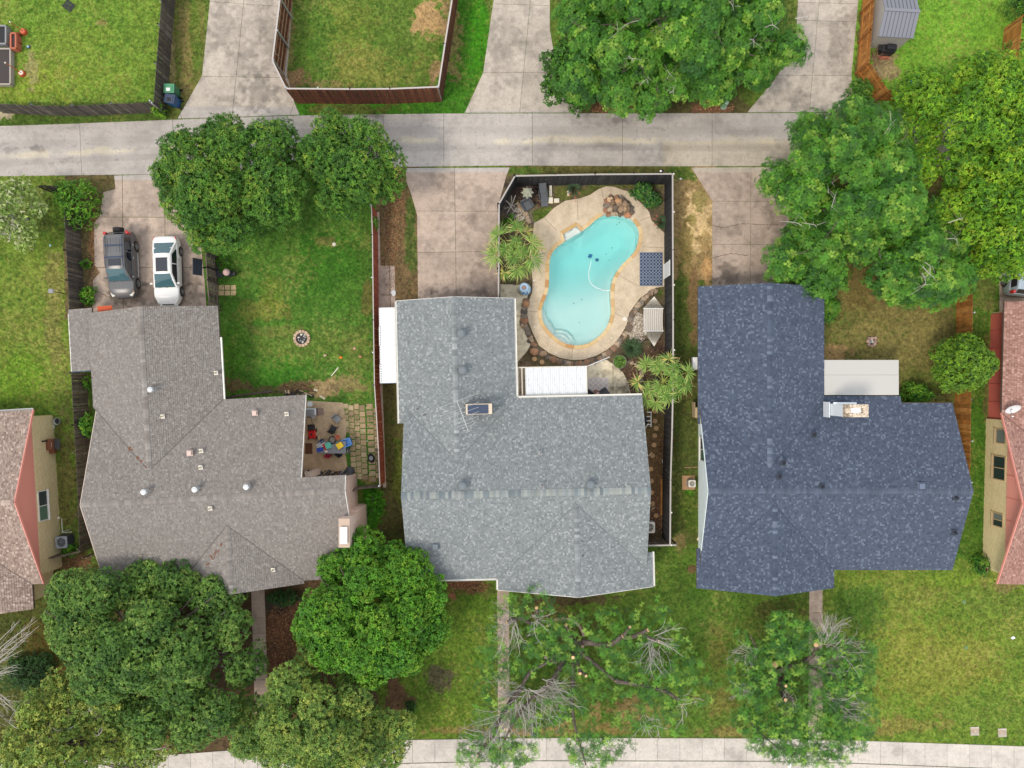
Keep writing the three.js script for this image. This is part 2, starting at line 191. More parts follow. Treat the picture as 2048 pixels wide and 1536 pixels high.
const concreteMap = siteTex((x, y) => {
  let c;
  const n1 = fbm(x / 40, y / 40, 4) - 0.5, n2 = fbm(x / 8, y / 8 + 40, 4) - 0.5, n3 = vn(x * 1.1, y * 1.1) - 0.5, ns = fbm(x / 60, y / 3, 3) - 0.5;
  const alley = y > 215 && y < 360 && (y > 222 && y < 345 || x < 700), walk = y > 1465, patio = x > 1000 && x < 1270 && y > 560 && y < 805;
  if (alley) {
    c = [179, 172, 166];
    const mid = x < 700 ? 312 - x * 0.045 : 281, d = Math.abs(y - mid - n1 * 10), w = 5 + 7 * fbm(x / 50, 3, 2);
    const t = sst(w, w * 0.35, d + n2 * 12 + n1 * 6) * (0.1 + 0.8 * sst(0.38, 0.64, fbm(x / 60, 8, 3)));
    c = [mix(c[0], 200, t), mix(c[1], 190, t), mix(c[2], 170, t)];
    const t2 = sst(9, 3, Math.abs(y - mid - 15)) * 0.10 + sst(12, 4, Math.abs(y - mid + 20)) * 0.07; c = c.map(v => v * (1 - t2 * (0.6 + 2 * n2)));
    if (x > 1325 && y > mid + 2) c = [c[0] * 1.03, c[1] * 1.01, c[2] * 0.95];
  } else if (walk) c = [203, 195, 186];
  else if (patio) { c = [218, 206, 180]; const m = sst(0.02, 0.2, fbm(x / 5, y / 5, 4) - 0.6 + n1 * 0.3) * 0.42; c = [mix(c[0], 120, m), mix(c[1], 108, m), mix(c[2], 80, m)]; }
  else if (x > 580 && x < 730 && y > 770) c = [188, 164, 132];
  else if (y < 240) c = [182, 172, 160];
  else if (y > 1100) c = [184, 164, 148];
  else c = [178, 160, 146];
  let k = 1 + n1 * (alley || walk ? 0.2 : 0.24) + n2 * (alley || walk ? 0.17 : 0.22) + n3 * 0.12 + ns * 0.05;
  if (!walk && !alley) { const gm = sst(0.52, 0.7, fbm(x / 22 + 70, y / 22, 5)) * 0.09 + sst(0.6, 0.75, fbm(x / 6, y / 6 + 9, 3)) * 0.06; k *= 1.03 - gm; }
  const dk = sst(0.16, 0.34, n2 + n1 * 0.5); k *= 1 - dk * 0.1;
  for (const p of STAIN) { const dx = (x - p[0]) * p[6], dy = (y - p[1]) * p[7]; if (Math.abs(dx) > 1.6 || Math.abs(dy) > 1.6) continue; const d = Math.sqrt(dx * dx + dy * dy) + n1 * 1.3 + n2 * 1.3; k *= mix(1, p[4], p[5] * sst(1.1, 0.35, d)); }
  return [c[0] * k, c[1] * k, c[2] * k];
});
const concMats = [1, 0.955, 1.03].map(k => std(new THREE.Color(k, k, k * 0.995), 0.9, { map: concreteMap, bumpMap: fineBump(1.3), bumpScale: 0.012 }));

// ---------- hard surfaces ----------
const HARD = [];   // site-plan polygons that no grass grows through
const hard = p => { HARD.push([p, bbox(p)]); return p; };
function flat(poly, y0, y1, bev = 0) { // slab with real thickness from site-plan corners
  const sh = new THREE.Shape(poly.map(([x, y]) => new THREE.Vector2(wx(x), -wz(y))));
  const g = new THREE.ExtrudeGeometry(sh, { depth: y1 - y0 - bev, bevelEnabled: bev > 0, bevelThickness: bev, bevelSize: bev, bevelOffset: -bev, bevelSegments: 1 });
  g.rotateX(-Math.PI / 2); g.translate(0, y0, 0); return siteUV(g);
}
const shrink = (p, d) => { // pull a convex-ish polygon in by d plan units
  const n = p.length, o = []; let A = 0; for (let i = 0; i < n; i++) { const [a, b] = p[i], [c, e] = p[(i + 1) % n]; A += a * e - c * b; } const s = A > 0 ? 1 : -1;
  for (let i = 0; i < n; i++) { const [ax, ay] = p[(i + n - 1) % n], [bx_, by] = p[i], [cx, cy_] = p[(i + 1) % n]; let n1x = -(by - ay), n1y = bx_ - ax, l = Math.hypot(n1x, n1y); n1x /= l; n1y /= l; let n2x = -(cy_ - by), n2y = cx - bx_; l = Math.hypot(n2x, n2y); n2x /= l; n2y /= l; let mx = n1x + n2x, my = n1y + n2y; l = mx * mx + my * my; const k = l < 0.2 ? 1 : 2 / l; o.push([bx_ + s * mx * d * k / 1, by + s * my * d * k / 1].map((v, j) => v)); }
  return o;
};
// cut a polygon by a line through a and b; keep both halves
function cutPoly(p, [ax, ay], [bx_, by]) { const sd = ([x, y]) => (bx_ - ax) * (y - ay) - (by - ay) * (x - ax), L = [], Rr = []; for (let i = 0; i < p.length; i++) { const a = p[i], b = p[(i + 1) % p.length], s = sd(a), t = sd(b); (s >= 0 ? L : Rr).push(a); if (s * t < 0) { const k = s / (s - t), q = [mix(a[0], b[0], k), mix(a[1], b[1], k)]; L.push(q); Rr.push(q); } } return [L, Rr].filter(q => q.length > 2); }
function slabs(name, poly, cuts, top = 0.035, gap = 0.55, rough = 0) { // concrete poured in panels: each panel its own mesh, joints left open
  hard(poly); let ps = [poly]; for (const [a, b] of cuts) ps = ps.flatMap(p => cutPoly(p, a, b));
  const g = structGroup(name);
  for (const p of ps) { const q = shrink(p, gap * 0.5); mesh('concrete_panel', flat(q, -0.06, top + rr(-0.004, 0.004), 0.008), pick(concMats), g); }
  return g;
}
const bedMat = std(C(74, 66, 54), 0.95);
{ // pool outline must be known before the ground is cut
}
const POOL = [[1210, 430], [1228, 428], [1246, 433], [1260, 438], [1271, 449], [1278, 466], [1276, 484], [1271, 500], [1260, 514], [1244, 530], [1232, 546], [1224, 564], [1221, 582], [1221, 601], [1222, 624], [1218, 644], [1209, 661], [1195, 675], [1176, 687], [1156, 691], [1140, 689.6], [1125, 685], [1109, 673], [1095.7, 659], [1086, 644], [1083, 628], [1084, 614], [1089.8, 599], [1095.7, 581], [1097.6, 562], [1098, 544], [1098.5, 526], [1102, 510], [1112, 496], [1129, 483]];
const ALCOVE = [[1126, 468], [1153, 452], [1163, 463]];
const POOLEND = [[1178, 452], [1190, 441], [1202, 433]];
const curve = (pts, n) => new THREE.CatmullRomCurve3(pts.map(([x, y]) => new V3(x, y, 0)), false).getSpacedPoints(n).map(p => [p.x, p.y]);
const poolMain = curve(POOL, 120), poolRim = [...poolMain, ...ALCOVE, ...curve([[1163, 463], ...POOLEND, [1210, 430]], 10).slice(1, -1)];
{ // the ground: one sheet to the horizon, opened for the pool shell
  const s = new THREE.Shape([[-320, -320], [320, -320], [320, 320], [-320, 320]].map(a => new THREE.Vector2(...a)));
  s.holes.push(new THREE.Path(poolRim.map(([x, y]) => new THREE.Vector2(wx(x), -wz(y)))));
  const g = new THREE.ShapeGeometry(s); g.rotateX(-Math.PI / 2); struct('ground', siteUV(g), groundMat);
}
// alley, driveways, walks
slabs('alley', [[-500, 262], [0, 252], [160, 247], [380, 238], [600, 231], [880, 227], [1590, 226], [2600, 226], [2600, 332], [1560, 332.5], [1330, 333], [1030, 331.5], [810, 334], [590, 341], [300, 349], [0, 353], [-500, 362]],
  [[[-30, 200], [-25, 400]], [[158, 200], [166, 400]], [[344, 200], [352, 400]], [[545, 200], [549, 400]], [[766, 200], [769, 400]], [[887.5, 200], [888, 400]], [[1065, 200], [1065, 400]], [[1245, 200], [1244.5, 400]], [[1424, 200], [1424, 400]], [[1603, 200], [1603, 400]], [[1782, 200], [1782, 400]], [[1961, 200], [1961, 400]]]);
slabs('driveway', [[426, -80], [420, 0], [404, 152], [355, 237.5], [400, 236.5], [600, 230], [590, 207], [574, 150], [586, 0], [590, -80]], [[[492, -40], [464, 240]], [[400, 153], [600, 156]], [[400, 2], [600, 16]], [[358, 222], [366, 242]], [[588, 208], [578, 236]]]);
slabs('driveway', [[992, -80], [987, 0], [966, 146], [929, 226], [1163, 225.5], [1152, 205], [1120, 170], [1100, 60], [1100, -80]], [[[1065, -40], [1039, 230]], [[960, 145], [1160, 146]], [[960, 7], [1160, 14]], [[936, 208], [944, 230]]]);
slabs('driveway', [[1600, -80], [1590, 100], [1543, 166], [1494, 225], [1760, 225], [1704, 190], [1703, 150], [1717, 0], [1722, -80]], [[[1642, -40], [1618, 226]], [[1520, 150.5], [1720, 151.5]], [[1560, 40], [1720, 44]], [[1560, 4], [1720, 8]]]);
slabs('driveway', [[228, 351], [231, 378], [207, 384], [200, 430], [188, 448], [189, 530], [200, 545], [186, 560], [184, 650], [416, 650], [410, 560], [404, 500], [378, 420], [362, 347]], [[[180, 434], [420, 435]], [[180, 535], [420, 535]], [[245, 340], [248, 700]], [[330, 340], [331, 700]], [[180, 576], [230, 600]]], 0.035, 0.9);
slabs('driveway', [[812, 336], [1020, 335], [1013, 352], [1000, 400], [998, 620], [836, 620], [834, 430], [822, 388], [812, 362]], [[[909, 330], [913, 620]], [[800, 422], [1020, 422.5]], [[800, 506], [1020, 502]]]);
slabs('driveway', [[1382, 335], [1582, 334], [1573, 590], [1424, 590], [1424, 402]], [[[1502, 330], [1500, 600]], [[1380, 402.5], [1600, 403]], [[1380, 489], [1600, 489]]]);
const crackMat = std(C(82, 72, 62), 0.95);
function crack(drive, pts) { // an open crack: a thin jagged ribbon of dirt along the panel
  const q = curve(pts, 24).map(([x, y]) => P(x + rr(-0.8, 0.8), y + rr(-0.8, 0.8), 0)), pos = []; for (let i = 0; i + 1 < q.length; i++) { const a = q[i], b = q[i + 1], d = b.clone().sub(a).normalize(), w = rr(0.008, 0.022), n = new V3(-d.z * w, 0, d.x * w), y = 0.044; for (const t of [[a, -1], [b, -1], [b, 1], [a, -1], [b, 1], [a, 1]]) pos.push(t[0].x + n.x * t[1], y, t[0].z + n.z * t[1]); }
  const g = new THREE.BufferGeometry(); g.setAttribute('position', new THREE.Float32BufferAttribute(pos, 3)); g.computeVertexNormals(); mesh('crack', g, crackMat, drive);
}
{ const d = scene.children[scene.children.length - 1]; for (const c of [[[1425, 452], [1450, 455], [1475, 449], [1500, 448]], [[1502, 448], [1530, 450], [1556, 449]], [[1425, 516], [1460, 508], [1495, 511]]]) crack(d, c); }
slabs('driveway', [[1998, 470], [2300, 470], [2300, 660], [1998, 660]], [[[1990, 560], [2300, 560]]]);
{ const top = [[-300, 1545], [380, 1506], [620, 1488], [820, 1479], [1100, 1475], [1540, 1476], [1700, 1480], [2048, 1492], [2500, 1510]], bot = [[2500, 1558], [2048, 1538], [1700, 1525], [1530, 1521], [1065, 1520], [820, 1525], [620, 1535], [380, 1552], [-300, 1590]];
  const cuts = []; for (let x = -20; x < 2300; x += 44.5) cuts.push([[x, 1400], [x + (x < 800 ? 2 : 0), 1600]]);
  slabs('sidewalk', [...top, ...bot], cuts, 0.06, 0.42);
  const curb = [...bot].reverse(), lo = curb.map(([x, y]) => [x, y + 1.2]), hi = curb.map(([x, y]) => [x, y + 6]).reverse();
  hard([...lo, ...hi]); mesh('curb', flat([...lo, ...hi], -0.2, 0.07, 0.02), concMats[2]).userData.kind = 'structure';
  const road = [...curb.map(([x, y]) => [x, y + 6]), [2500, 1900], [-300, 1900]];
  hard(road); struct('road', flat(road, -0.2, 0.012), std(0xffffff, 0.92, { map: concreteMap })); }
slabs('front_walk', [[994, 1165], [1018, 1165], [1020, 1473], [996, 1474]], [[[980, 1215], [1030, 1215]], [[980, 1262], [1030, 1262]], [[980, 1310], [1030, 1310]], [[980, 1358], [1030, 1358]], [[980, 1410], [1030, 1410]]]);
slabs('front_walk', [[1618, 1170], [1645, 1170], [1646, 1476], [1616, 1476]], [[[1600, 1225], [1660, 1225]], [[1600, 1275], [1660, 1275]], [[1600, 1330], [1660, 1330]], [[1600, 1385], [1660, 1385]], [[1600, 1435], [1660, 1435]]]);
slabs('front_walk', [[502, 1170], [529, 1170], [540, 1495], [512, 1497]], [[[480, 1235], [560, 1234]], [[480, 1268], [560, 1266]], [[480, 1308], [560, 1306]], [[480, 1360], [560, 1358]], [[480, 1420], [560, 1418]]]);
slabs('patio', [[600, 800], [686, 805], [694, 850], [690, 900], [700, 960], [596, 965]], [], 0.05);
slabs('patio', [[1000, 568], [1060, 570], [1054, 600], [1047, 628], [1046, 652], [1055, 676], [1061, 690], [1054, 703], [1033, 727], [1020, 727], [1020, 612], [1000, 612]], [[[990, 612], [1060, 606]]], 0.045);
slabs('patio', [[1022, 733], [1174, 731], [1212, 719], [1229, 729], [1246, 745], [1257, 765], [1261, 785], [1262, 812], [1022, 812]], [[[1175, 720], [1176, 820]], [[1226, 720], [1226, 820]]], 0.045);
slabs('side_pad', [[757, 531], [790, 531], [792, 616], [760, 616]], [[[750, 590], [800, 590]], [[779, 520], [781, 640]]], 0.03, 1.2);
slabs('mow_strip', [[752, 424], [759, 424], [762, 560], [765, 760], [770, 900], [773, 975], [766, 975], [762, 900], [757, 760], [754, 560]], [470, 520, 570, 620, 670, 720, 770, 820, 870, 920].map(y => [[740, y], [790, y]]), 0.06);
// ---------- houses ----------
const PITCH = 0.39, EAVE = 2.7;
const shMat = std(new THREE.Color(0.92, 0.92, 0.92), 0.93, { vertexColors: true });
const deckMat = std(C(96, 84, 74), 0.9);
function House(label, a, uc, vc, pal, exposure = 0.128) {
  const pos = new V3(uc * Math.cos(a) + vc * Math.sin(a), 0, -uc * Math.sin(a) + vc * Math.cos(a));
  const g = thing('house', label, 'house', pos, a, 'houses between the alley and the street');
  const roof = new THREE.Group(); roof.name = 'roof'; g.add(roof);
  const H = { g, roof, pal, uc, vc, a, pos: [], col: [], caps: [], e: exposure };
  H.L = (u, v, h) => new V3(u - uc, h, v - vc);
  // the same local place in world coordinates
  H.W = (u, v, h) => new V3(u * Math.cos(a) + v * Math.sin(a), h, -u * Math.sin(a) + v * Math.cos(a));
  return H;
}
const tri = (H, a, b, c, k) => { for (const p of [a, b, c]) { H.pos.push(p.x, p.y, p.z); H.col.push(k.r, k.g, k.b); } };
const quad = (H, a, b, c, d, k) => { tri(H, a, b, c, k); tri(H, a, c, d, k); };
// one roof slope: dir names the side its eave faces; poly in (along eave, horizontal distance up from the eave)
function slope(H, dir, e0, poly, he = EAVE, pitch = PITCH) {
  const at = (s, t, up = 0) => { const h = he + pitch * t + up; return dir === 'N' ? H.L(s, e0 + t, h) : dir === 'S' ? H.L(s, e0 - t, h) : dir === 'W' ? H.L(e0 + t, s, h) : H.L(e0 - t, s, h); };
  // deck with thickness
  const tris = THREE.ShapeUtils.triangulateShape(poly.map(p => new THREE.Vector2(...p)), []), v = [];
  const push = p => v.push(p.x, p.y, p.z), T = 0.14;
  for (const [i, j, k] of tris) { for (const q of [i, j, k]) push(at(...poly[q], -0.01)); for (const q of [k, j, i]) push(at(...poly[q], -T)); }
  for (let i = 0; i < poly.length; i++) { const a = poly[i], b = poly[(i + 1) % poly.length]; for (const [p, u] of [[a, -0.01], [b, -0.01], [b, -T], [a, -0.01], [b, -T], [a, -T]]) push(at(...p, u)); }
  const dg = new THREE.BufferGeometry(); dg.setAttribute('position', new THREE.Float32BufferAttribute(v, 3)); dg.computeVertexNormals();
  mesh('roof_deck', dg, deckMat, H.roof);
  // shingle courses
  const bb = bbox(poly), e = H.e, [light, base, dark] = H.pal;
  for (let t0 = bb[1]; t0 < bb[3] - 0.02; t0 += e) {
    const tm = Math.min(t0 + e * 0.5, bb[3] - 0.01), xs = [];
    for (let i = 0; i < poly.length; i++) { const [a, b] = poly[i], [c, d] = poly[(i + 1) % poly.length]; if ((b > tm) !== (d > tm)) xs.push(a + (c - a) * (tm - b) / (d - b)); }
    xs.sort((p, q) => p - q);
    const t1 = Math.min(t0 + e * 1.12, bb[3]);
    for (let i = 0; i + 1 < xs.length; i += 2) {
      let s = xs[i];
      while (s < xs[i + 1] - 0.01) {
        let w = rr(0.07, 0.17); if (s + w > xs[i + 1] - 0.05) w = xs[i + 1] - s;
        const q = R(), m = q < 0.14 ? light : q > 0.76 ? dark : base, k = rr(0.88, 1.12), c = { r: m.r * k, g: m.g * k, b: m.b * k }, th = R() < 0.5 ? 0.034 : 0.014;
        const a = at(s + 0.004, t0, th), b = at(s + w - 0.004, t0, th), d = at(s + w - 0.004, t1, 0.006), f = at(s + 0.004, t1, 0.006);
        quad(H, a, b, d, f, c); quad(H, at(s + 0.004, t0, 0.0), at(s + w - 0.004, t0, 0.0), b, a, c);
        s += w;
      }
    }
  }
}
function ridge(H, a, b, w = 0.17, drop = 0.05, pal) { // bent cap shingles along a ridge
  const d = b.clone().sub(a), L = d.length(); d.normalize(); const side = new V3(d.z, 0, -d.x).normalize(), st = 0.2, P0 = pal || [H.pal[0], H.pal[1], H.pal[1], H.pal[2]];
  for (let s = 0; s < L; s += st) {
    const m = pick(P0), k = rr(0.85, 1.15), c = { r: m.r * k, g: m.g * k, b: m.b * k }, p = a.clone().addScaledVector(d, s), q = a.clone().addScaledVector(d, Math.min(L, s + st * 1.1));
    const lo = 0.028, hi = 0.05, L1 = p.clone().addScaledVector(side, w), R1 = p.clone().addScaledVector(side, -w), L2 = q.clone().addScaledVector(side, w), R2 = q.clone().addScaledVector(side, -w);
    p.y += hi; q.y += lo; L1.y += hi - drop - 0.02; R1.y += hi - drop - 0.02; L2.y += lo - drop - 0.02; R2.y += lo - drop - 0.02;
    quad(H, p, q, L2, L1, c); quad(H, p, R1, R2, q, c);
  }
}
function finishRoof(H) {
  const g = new THREE.BufferGeometry(); g.setAttribute('position', new THREE.Float32BufferAttribute(H.pos, 3)); g.setAttribute('color', new THREE.Float32BufferAttribute(H.col, 3)); g.computeVertexNormals();
  const m = mesh('shingle', g, shMat, H.roof); m.userData.kind = 'stuff';
}
// a whole gable set crossways on the main roof; its own eave lines run along v
function crossGable(H, u0, u1, vEnd, mainEave, north, tailW, tailE, rakeW, rakeE) {
  const half = (u1 - u0) / 2, ur = (u0 + u1) / 2, s = north ? 1 : -1, vIn = mainEave + s * half;
  const side = (tail, rake) => tail === undefined ? [[vEnd, 0], [mainEave, 0], [vIn, half], [vEnd, half]] : [[vEnd, 0], [tail, 0], [tail, rake], [mainEave + s * rake, rake], [vIn, half], [vEnd, half]];
  slope(H, 'W', u0, side(tailW, rakeW)); slope(H, 'E', u1, side(tailE, rakeE));
  ridge(H, H.L(ur, vEnd, EAVE + PITCH * half), H.L(ur, vIn, EAVE + PITCH * half));
  const vk = H.pal[2].r > H.pal[2].b ? 0.6 : 0.78, vm = std(new THREE.Color(H.pal[2].r * vk, H.pal[2].g * vk, H.pal[2].b * vk), 0.9), hr = EAVE + PITCH * half; // cut valleys
  for (const [ua, ra] of [[u0, rakeW || 0], [u1, rakeE || 0]]) { const a = H.L(ua + Math.sign(ur - ua) * ra, mainEave + s * ra, EAVE + PITCH * ra + 0.03), b = H.L(ur, vIn, hr + 0.03), d = b.clone().sub(a), g = new THREE.BoxGeometry(0.07, 0.012, d.length()); g.applyMatrix4(new THREE.Matrix4().lookAt(new V3(), d.clone().negate(), new V3(0, 1, 0))); g.translate((a.x + b.x) / 2, (a.y + b.y) / 2, (a.z + b.z) / 2); mesh('valley', g, vm, H.roof); }
  return { ur, half, hr, vIn };
}
const wall = (H, u0, v0, u1, v1, mat, h0 = 0, h1 = 2.55, name = 'wall') => { const du = u1 - u0, dv = v1 - v0, L = Math.hypot(du, dv), g = bx(L, h1 - h0, 0.14, 0, 0, 0); uvBox(g, L, h1 - h0); const c = H.L((u0 + u1) / 2, (v0 + v1) / 2, (h0 + h1) / 2); place(g, c.x, c.y, c.z, -Math.atan2(dv, du)); return mesh(name, g, mat, H.g); };
function uvBox(g, w, h) { const p = g.attributes.position, n = g.attributes.normal, u = g.attributes.uv; for (let i = 0; i < p.count; i++) { const nx = Math.abs(n.getX(i)); u.setXY(i, nx > 0.5 ? p.getZ(i) : p.getX(i), Math.abs(n.getY(i)) > 0.5 ? p.getZ(i) : p.getY(i)); } }
function gableWall(H, pts, mat, th = 0.14, name = 'gable_wall') { // pts: [u, v, h] around, vertical polygon
  const L = pts.map(p => H.L(...p)), o = L[0], ax = L.reduce((m, p) => p.clone().setY(0).distanceTo(o.clone().setY(0)) > m.clone().setY(0).distanceTo(o.clone().setY(0)) ? p : m, L[0]).clone().sub(o).setY(0).normalize();
  const sh = new THREE.Shape(L.map(p => new THREE.Vector2(p.clone().sub(o).dot(ax), p.y))), g = new THREE.ExtrudeGeometry(sh, { depth: th, bevelEnabled: false });
  g.translate(0, 0, -th / 2); g.applyMatrix4(new THREE.Matrix4().makeBasis(ax, new V3(0, 1, 0), new V3().crossVectors(ax, new V3(0, 1, 0)))); g.translate(o.x, 0, o.z); return mesh(name, g, mat, H.g);
}
const strip = (H, a, b, w, h, mat, name, dy = 0) => { const A = H.L(...a), B = H.L(...b), d = B.clone().sub(A), L = d.length(), g = new THREE.BoxGeometry(w, h, L); const m = new THREE.Matrix4().lookAt(new V3(), d.clone().negate(), new V3(0, 1, 0)); g.applyMatrix4(m); const c = A.add(B).multiplyScalar(0.5); g.translate(c.x, c.y + dy, c.z); return mesh(name, g, mat, H.g); };
function gutter(H, a, b, mat) { // open trough: two lips and a floor
  const A = H.L(...a), B = H.L(...b), d = B.clone().sub(A), L = d.length(), m = new THREE.Matrix4().lookAt(new V3(), d.clone().negate(), new V3(0, 1, 0));
  const g = mg([bx(0.012, 0.1, L, -0.055, 0, 0), bx(0.02, 0.1, L, 0.055, 0, 0), bx(0.11, 0.012, L, 0, -0.045, 0)]); g.applyMatrix4(m); const c = A.add(B).multiplyScalar(0.5); g.translate(c.x, c.y - 0.07, c.z); return mesh('gutter', g, mat, H.g);
}
function windowIn(H, u, v0, v1, h0, h1, out, frameMat, sashes = 2, glassMats) { // window in a wall that runs along v; out = +1 faces +u
  const w = new THREE.Group(); w.name = 'window'; H.g.add(w); const c = H.L(u, (v0 + v1) / 2, (h0 + h1) / 2); w.position.copy(c); const W = v1 - v0, Hh = h1 - h0, x = out * 0.09;
  mesh('frame', mg([bx(0.07, 0.07, W, x, Hh / 2, 0), bx(0.07, 0.07, W, x, -Hh / 2, 0), bx(0.07, Hh, 0.07, x, 0, W / 2), bx(0.07, Hh, 0.07, x, 0, -W / 2), ...(sashes > 1 ? [bx(0.06, Hh, 0.06, x, 0, 0)] : [])]), frameMat, w);
  for (let i = 0; i < sashes; i++) mesh('pane', bx(0.012, Hh - 0.06, W / sashes - 0.06, out * 0.085, 0, -W / 2 + W / sashes * (i + 0.5)), glassMats ? glassMats[i] : MT.glass, w);
  mesh('sill', bx(0.12, 0.05, W + 0.14, out * 0.12, -Hh / 2 - 0.06, 0), frameMat, w); return w;
}
// roof furniture, each one a part of its house
const onRoof = (H, name, px, py, h) => { const g = new THREE.Group(); g.name = name; const p = P(px, py, h), d = p.sub(H.g.position); g.position.set(...[d.x * Math.cos(H.a) - d.z * Math.sin(H.a), d.y, d.x * Math.sin(H.a) + d.z * Math.cos(H.a)]); H.g.add(g); return g; };
function turbine(H, px, py, h, mat, s = 1) { // whirlybird vent on a round neck
  const g = onRoof(H, 'turbine_vent', px, py, h), fins = []; for (let i = 0; i < 16; i++) { const a = i / 16 * Math.PI * 2; const pts = []; for (let k = 0; k <= 4; k++) { const t = k / 4, r = (0.1 + 0.085 * Math.sin(t * Math.PI)) * s, q = a + t * 0.5; pts.push(new V3(Math.cos(q) * r, (0.16 + 0.26 * t) * s, Math.sin(q) * r)); } fins.push(tb(pts, 0.014 * s, 4, 4)); }
  mesh('neck', mg([cy(0.12 * s, 0.12 * s, 0.36 * s, 0, 0, 0, 18), cy(0.2 * s, 0.26 * s, 0.04 * s, 0, -0.12 * s, 0, 18)]), mat, g); mesh('fin_cage', mg(fins), mat, g); mesh('cap', mg([cy(0.13 * s, 0.15 * s, 0.03 * s, 0, 0.43 * s, 0, 20), sp(0.12 * s, 0, 0.43 * s, 0, 1, 0.35, 1)]), mat, g);
}
function drumVent(H, px, py, h, mat) { const g = onRoof(H, 'roof_vent', px, py, h); g.scale.setScalar(1.3); mesh('neck', mg([cy(0.13, 0.15, 0.3, 0, 0, 0, 20), cy(0.2, 0.28, 0.04, 0, -0.13, 0, 20)]), mat, g); const prof = [[0, 0.3], [0.12, 0.295], [0.2, 0.26], [0.215, 0.2], [0.2, 0.14], [0.15, 0.14]].map(p => new THREE.Vector2(...p)); mesh('cap', new THREE.LatheGeometry(prof.reverse(), 24), mat, g); mesh('cap_disc', cy(0.11, 0.11, 0.02, 0, 0.31, 0, 20), mat, g); }
function pipe(H, px, py, h, mat, r = 0.05, flash = MT.grey) { const g = onRoof(H, 'vent_pipe', px, py, h); mesh('flashing', mg([cy(r * 1.3, r * 2.6, 0.09, 0, 0.02, 0, 14), bx(r * 6, 0.012, r * 6, 0, -0.01, 0, 0, 0.1)]), flash, g); mesh('stack', mg([cy(r, r, 0.32, 0, 0.16, 0, 12)]), mat, g); mesh('stack_mouth', cy(r * 0.75, r * 0.75, 0.01, 0, 0.322, 0, 12), MT.black, g); }
function boxVent(H, px, py, h, mat, s = 0.3) { const g = onRoof(H, 'box_vent', px, py, h); mesh('hood', rb(s, 0.12, s, 0.03, 0, 0.12, 0), mat, g); mesh('flange', bx(s * 1.3, 0.02, s * 1.3, 0, 0.03, 0), mat, g); }

const brickPink = std(0xffffff, 0.9, { map: brickTex([224, 192, 178], [244, 220, 208], [230, 220, 212]) }), brickTan = std(0xffffff, 0.9, { map: brickTex([226, 204, 152], [242, 224, 176], [232, 220, 190]) }), brickCream = std(0xffffff, 0.9, { map: brickTex([206, 182, 140], [224, 204, 168], [206, 192, 164]) });
for (const m of [brickPink, brickTan, brickCream]) m.map.repeat.set(0.8, 0.8);
const sidingWhite = std(C(226, 238, 242), 0.7), sidingSalmon = std(C(240, 160, 146), 0.75), sidingRed = std(C(214, 112, 100), 0.75), trimWhite = std(C(236, 234, 228), 0.5), trimGrey = std(C(176, 178, 178), 0.5), sidingTan = std(C(226, 208, 192), 0.8);

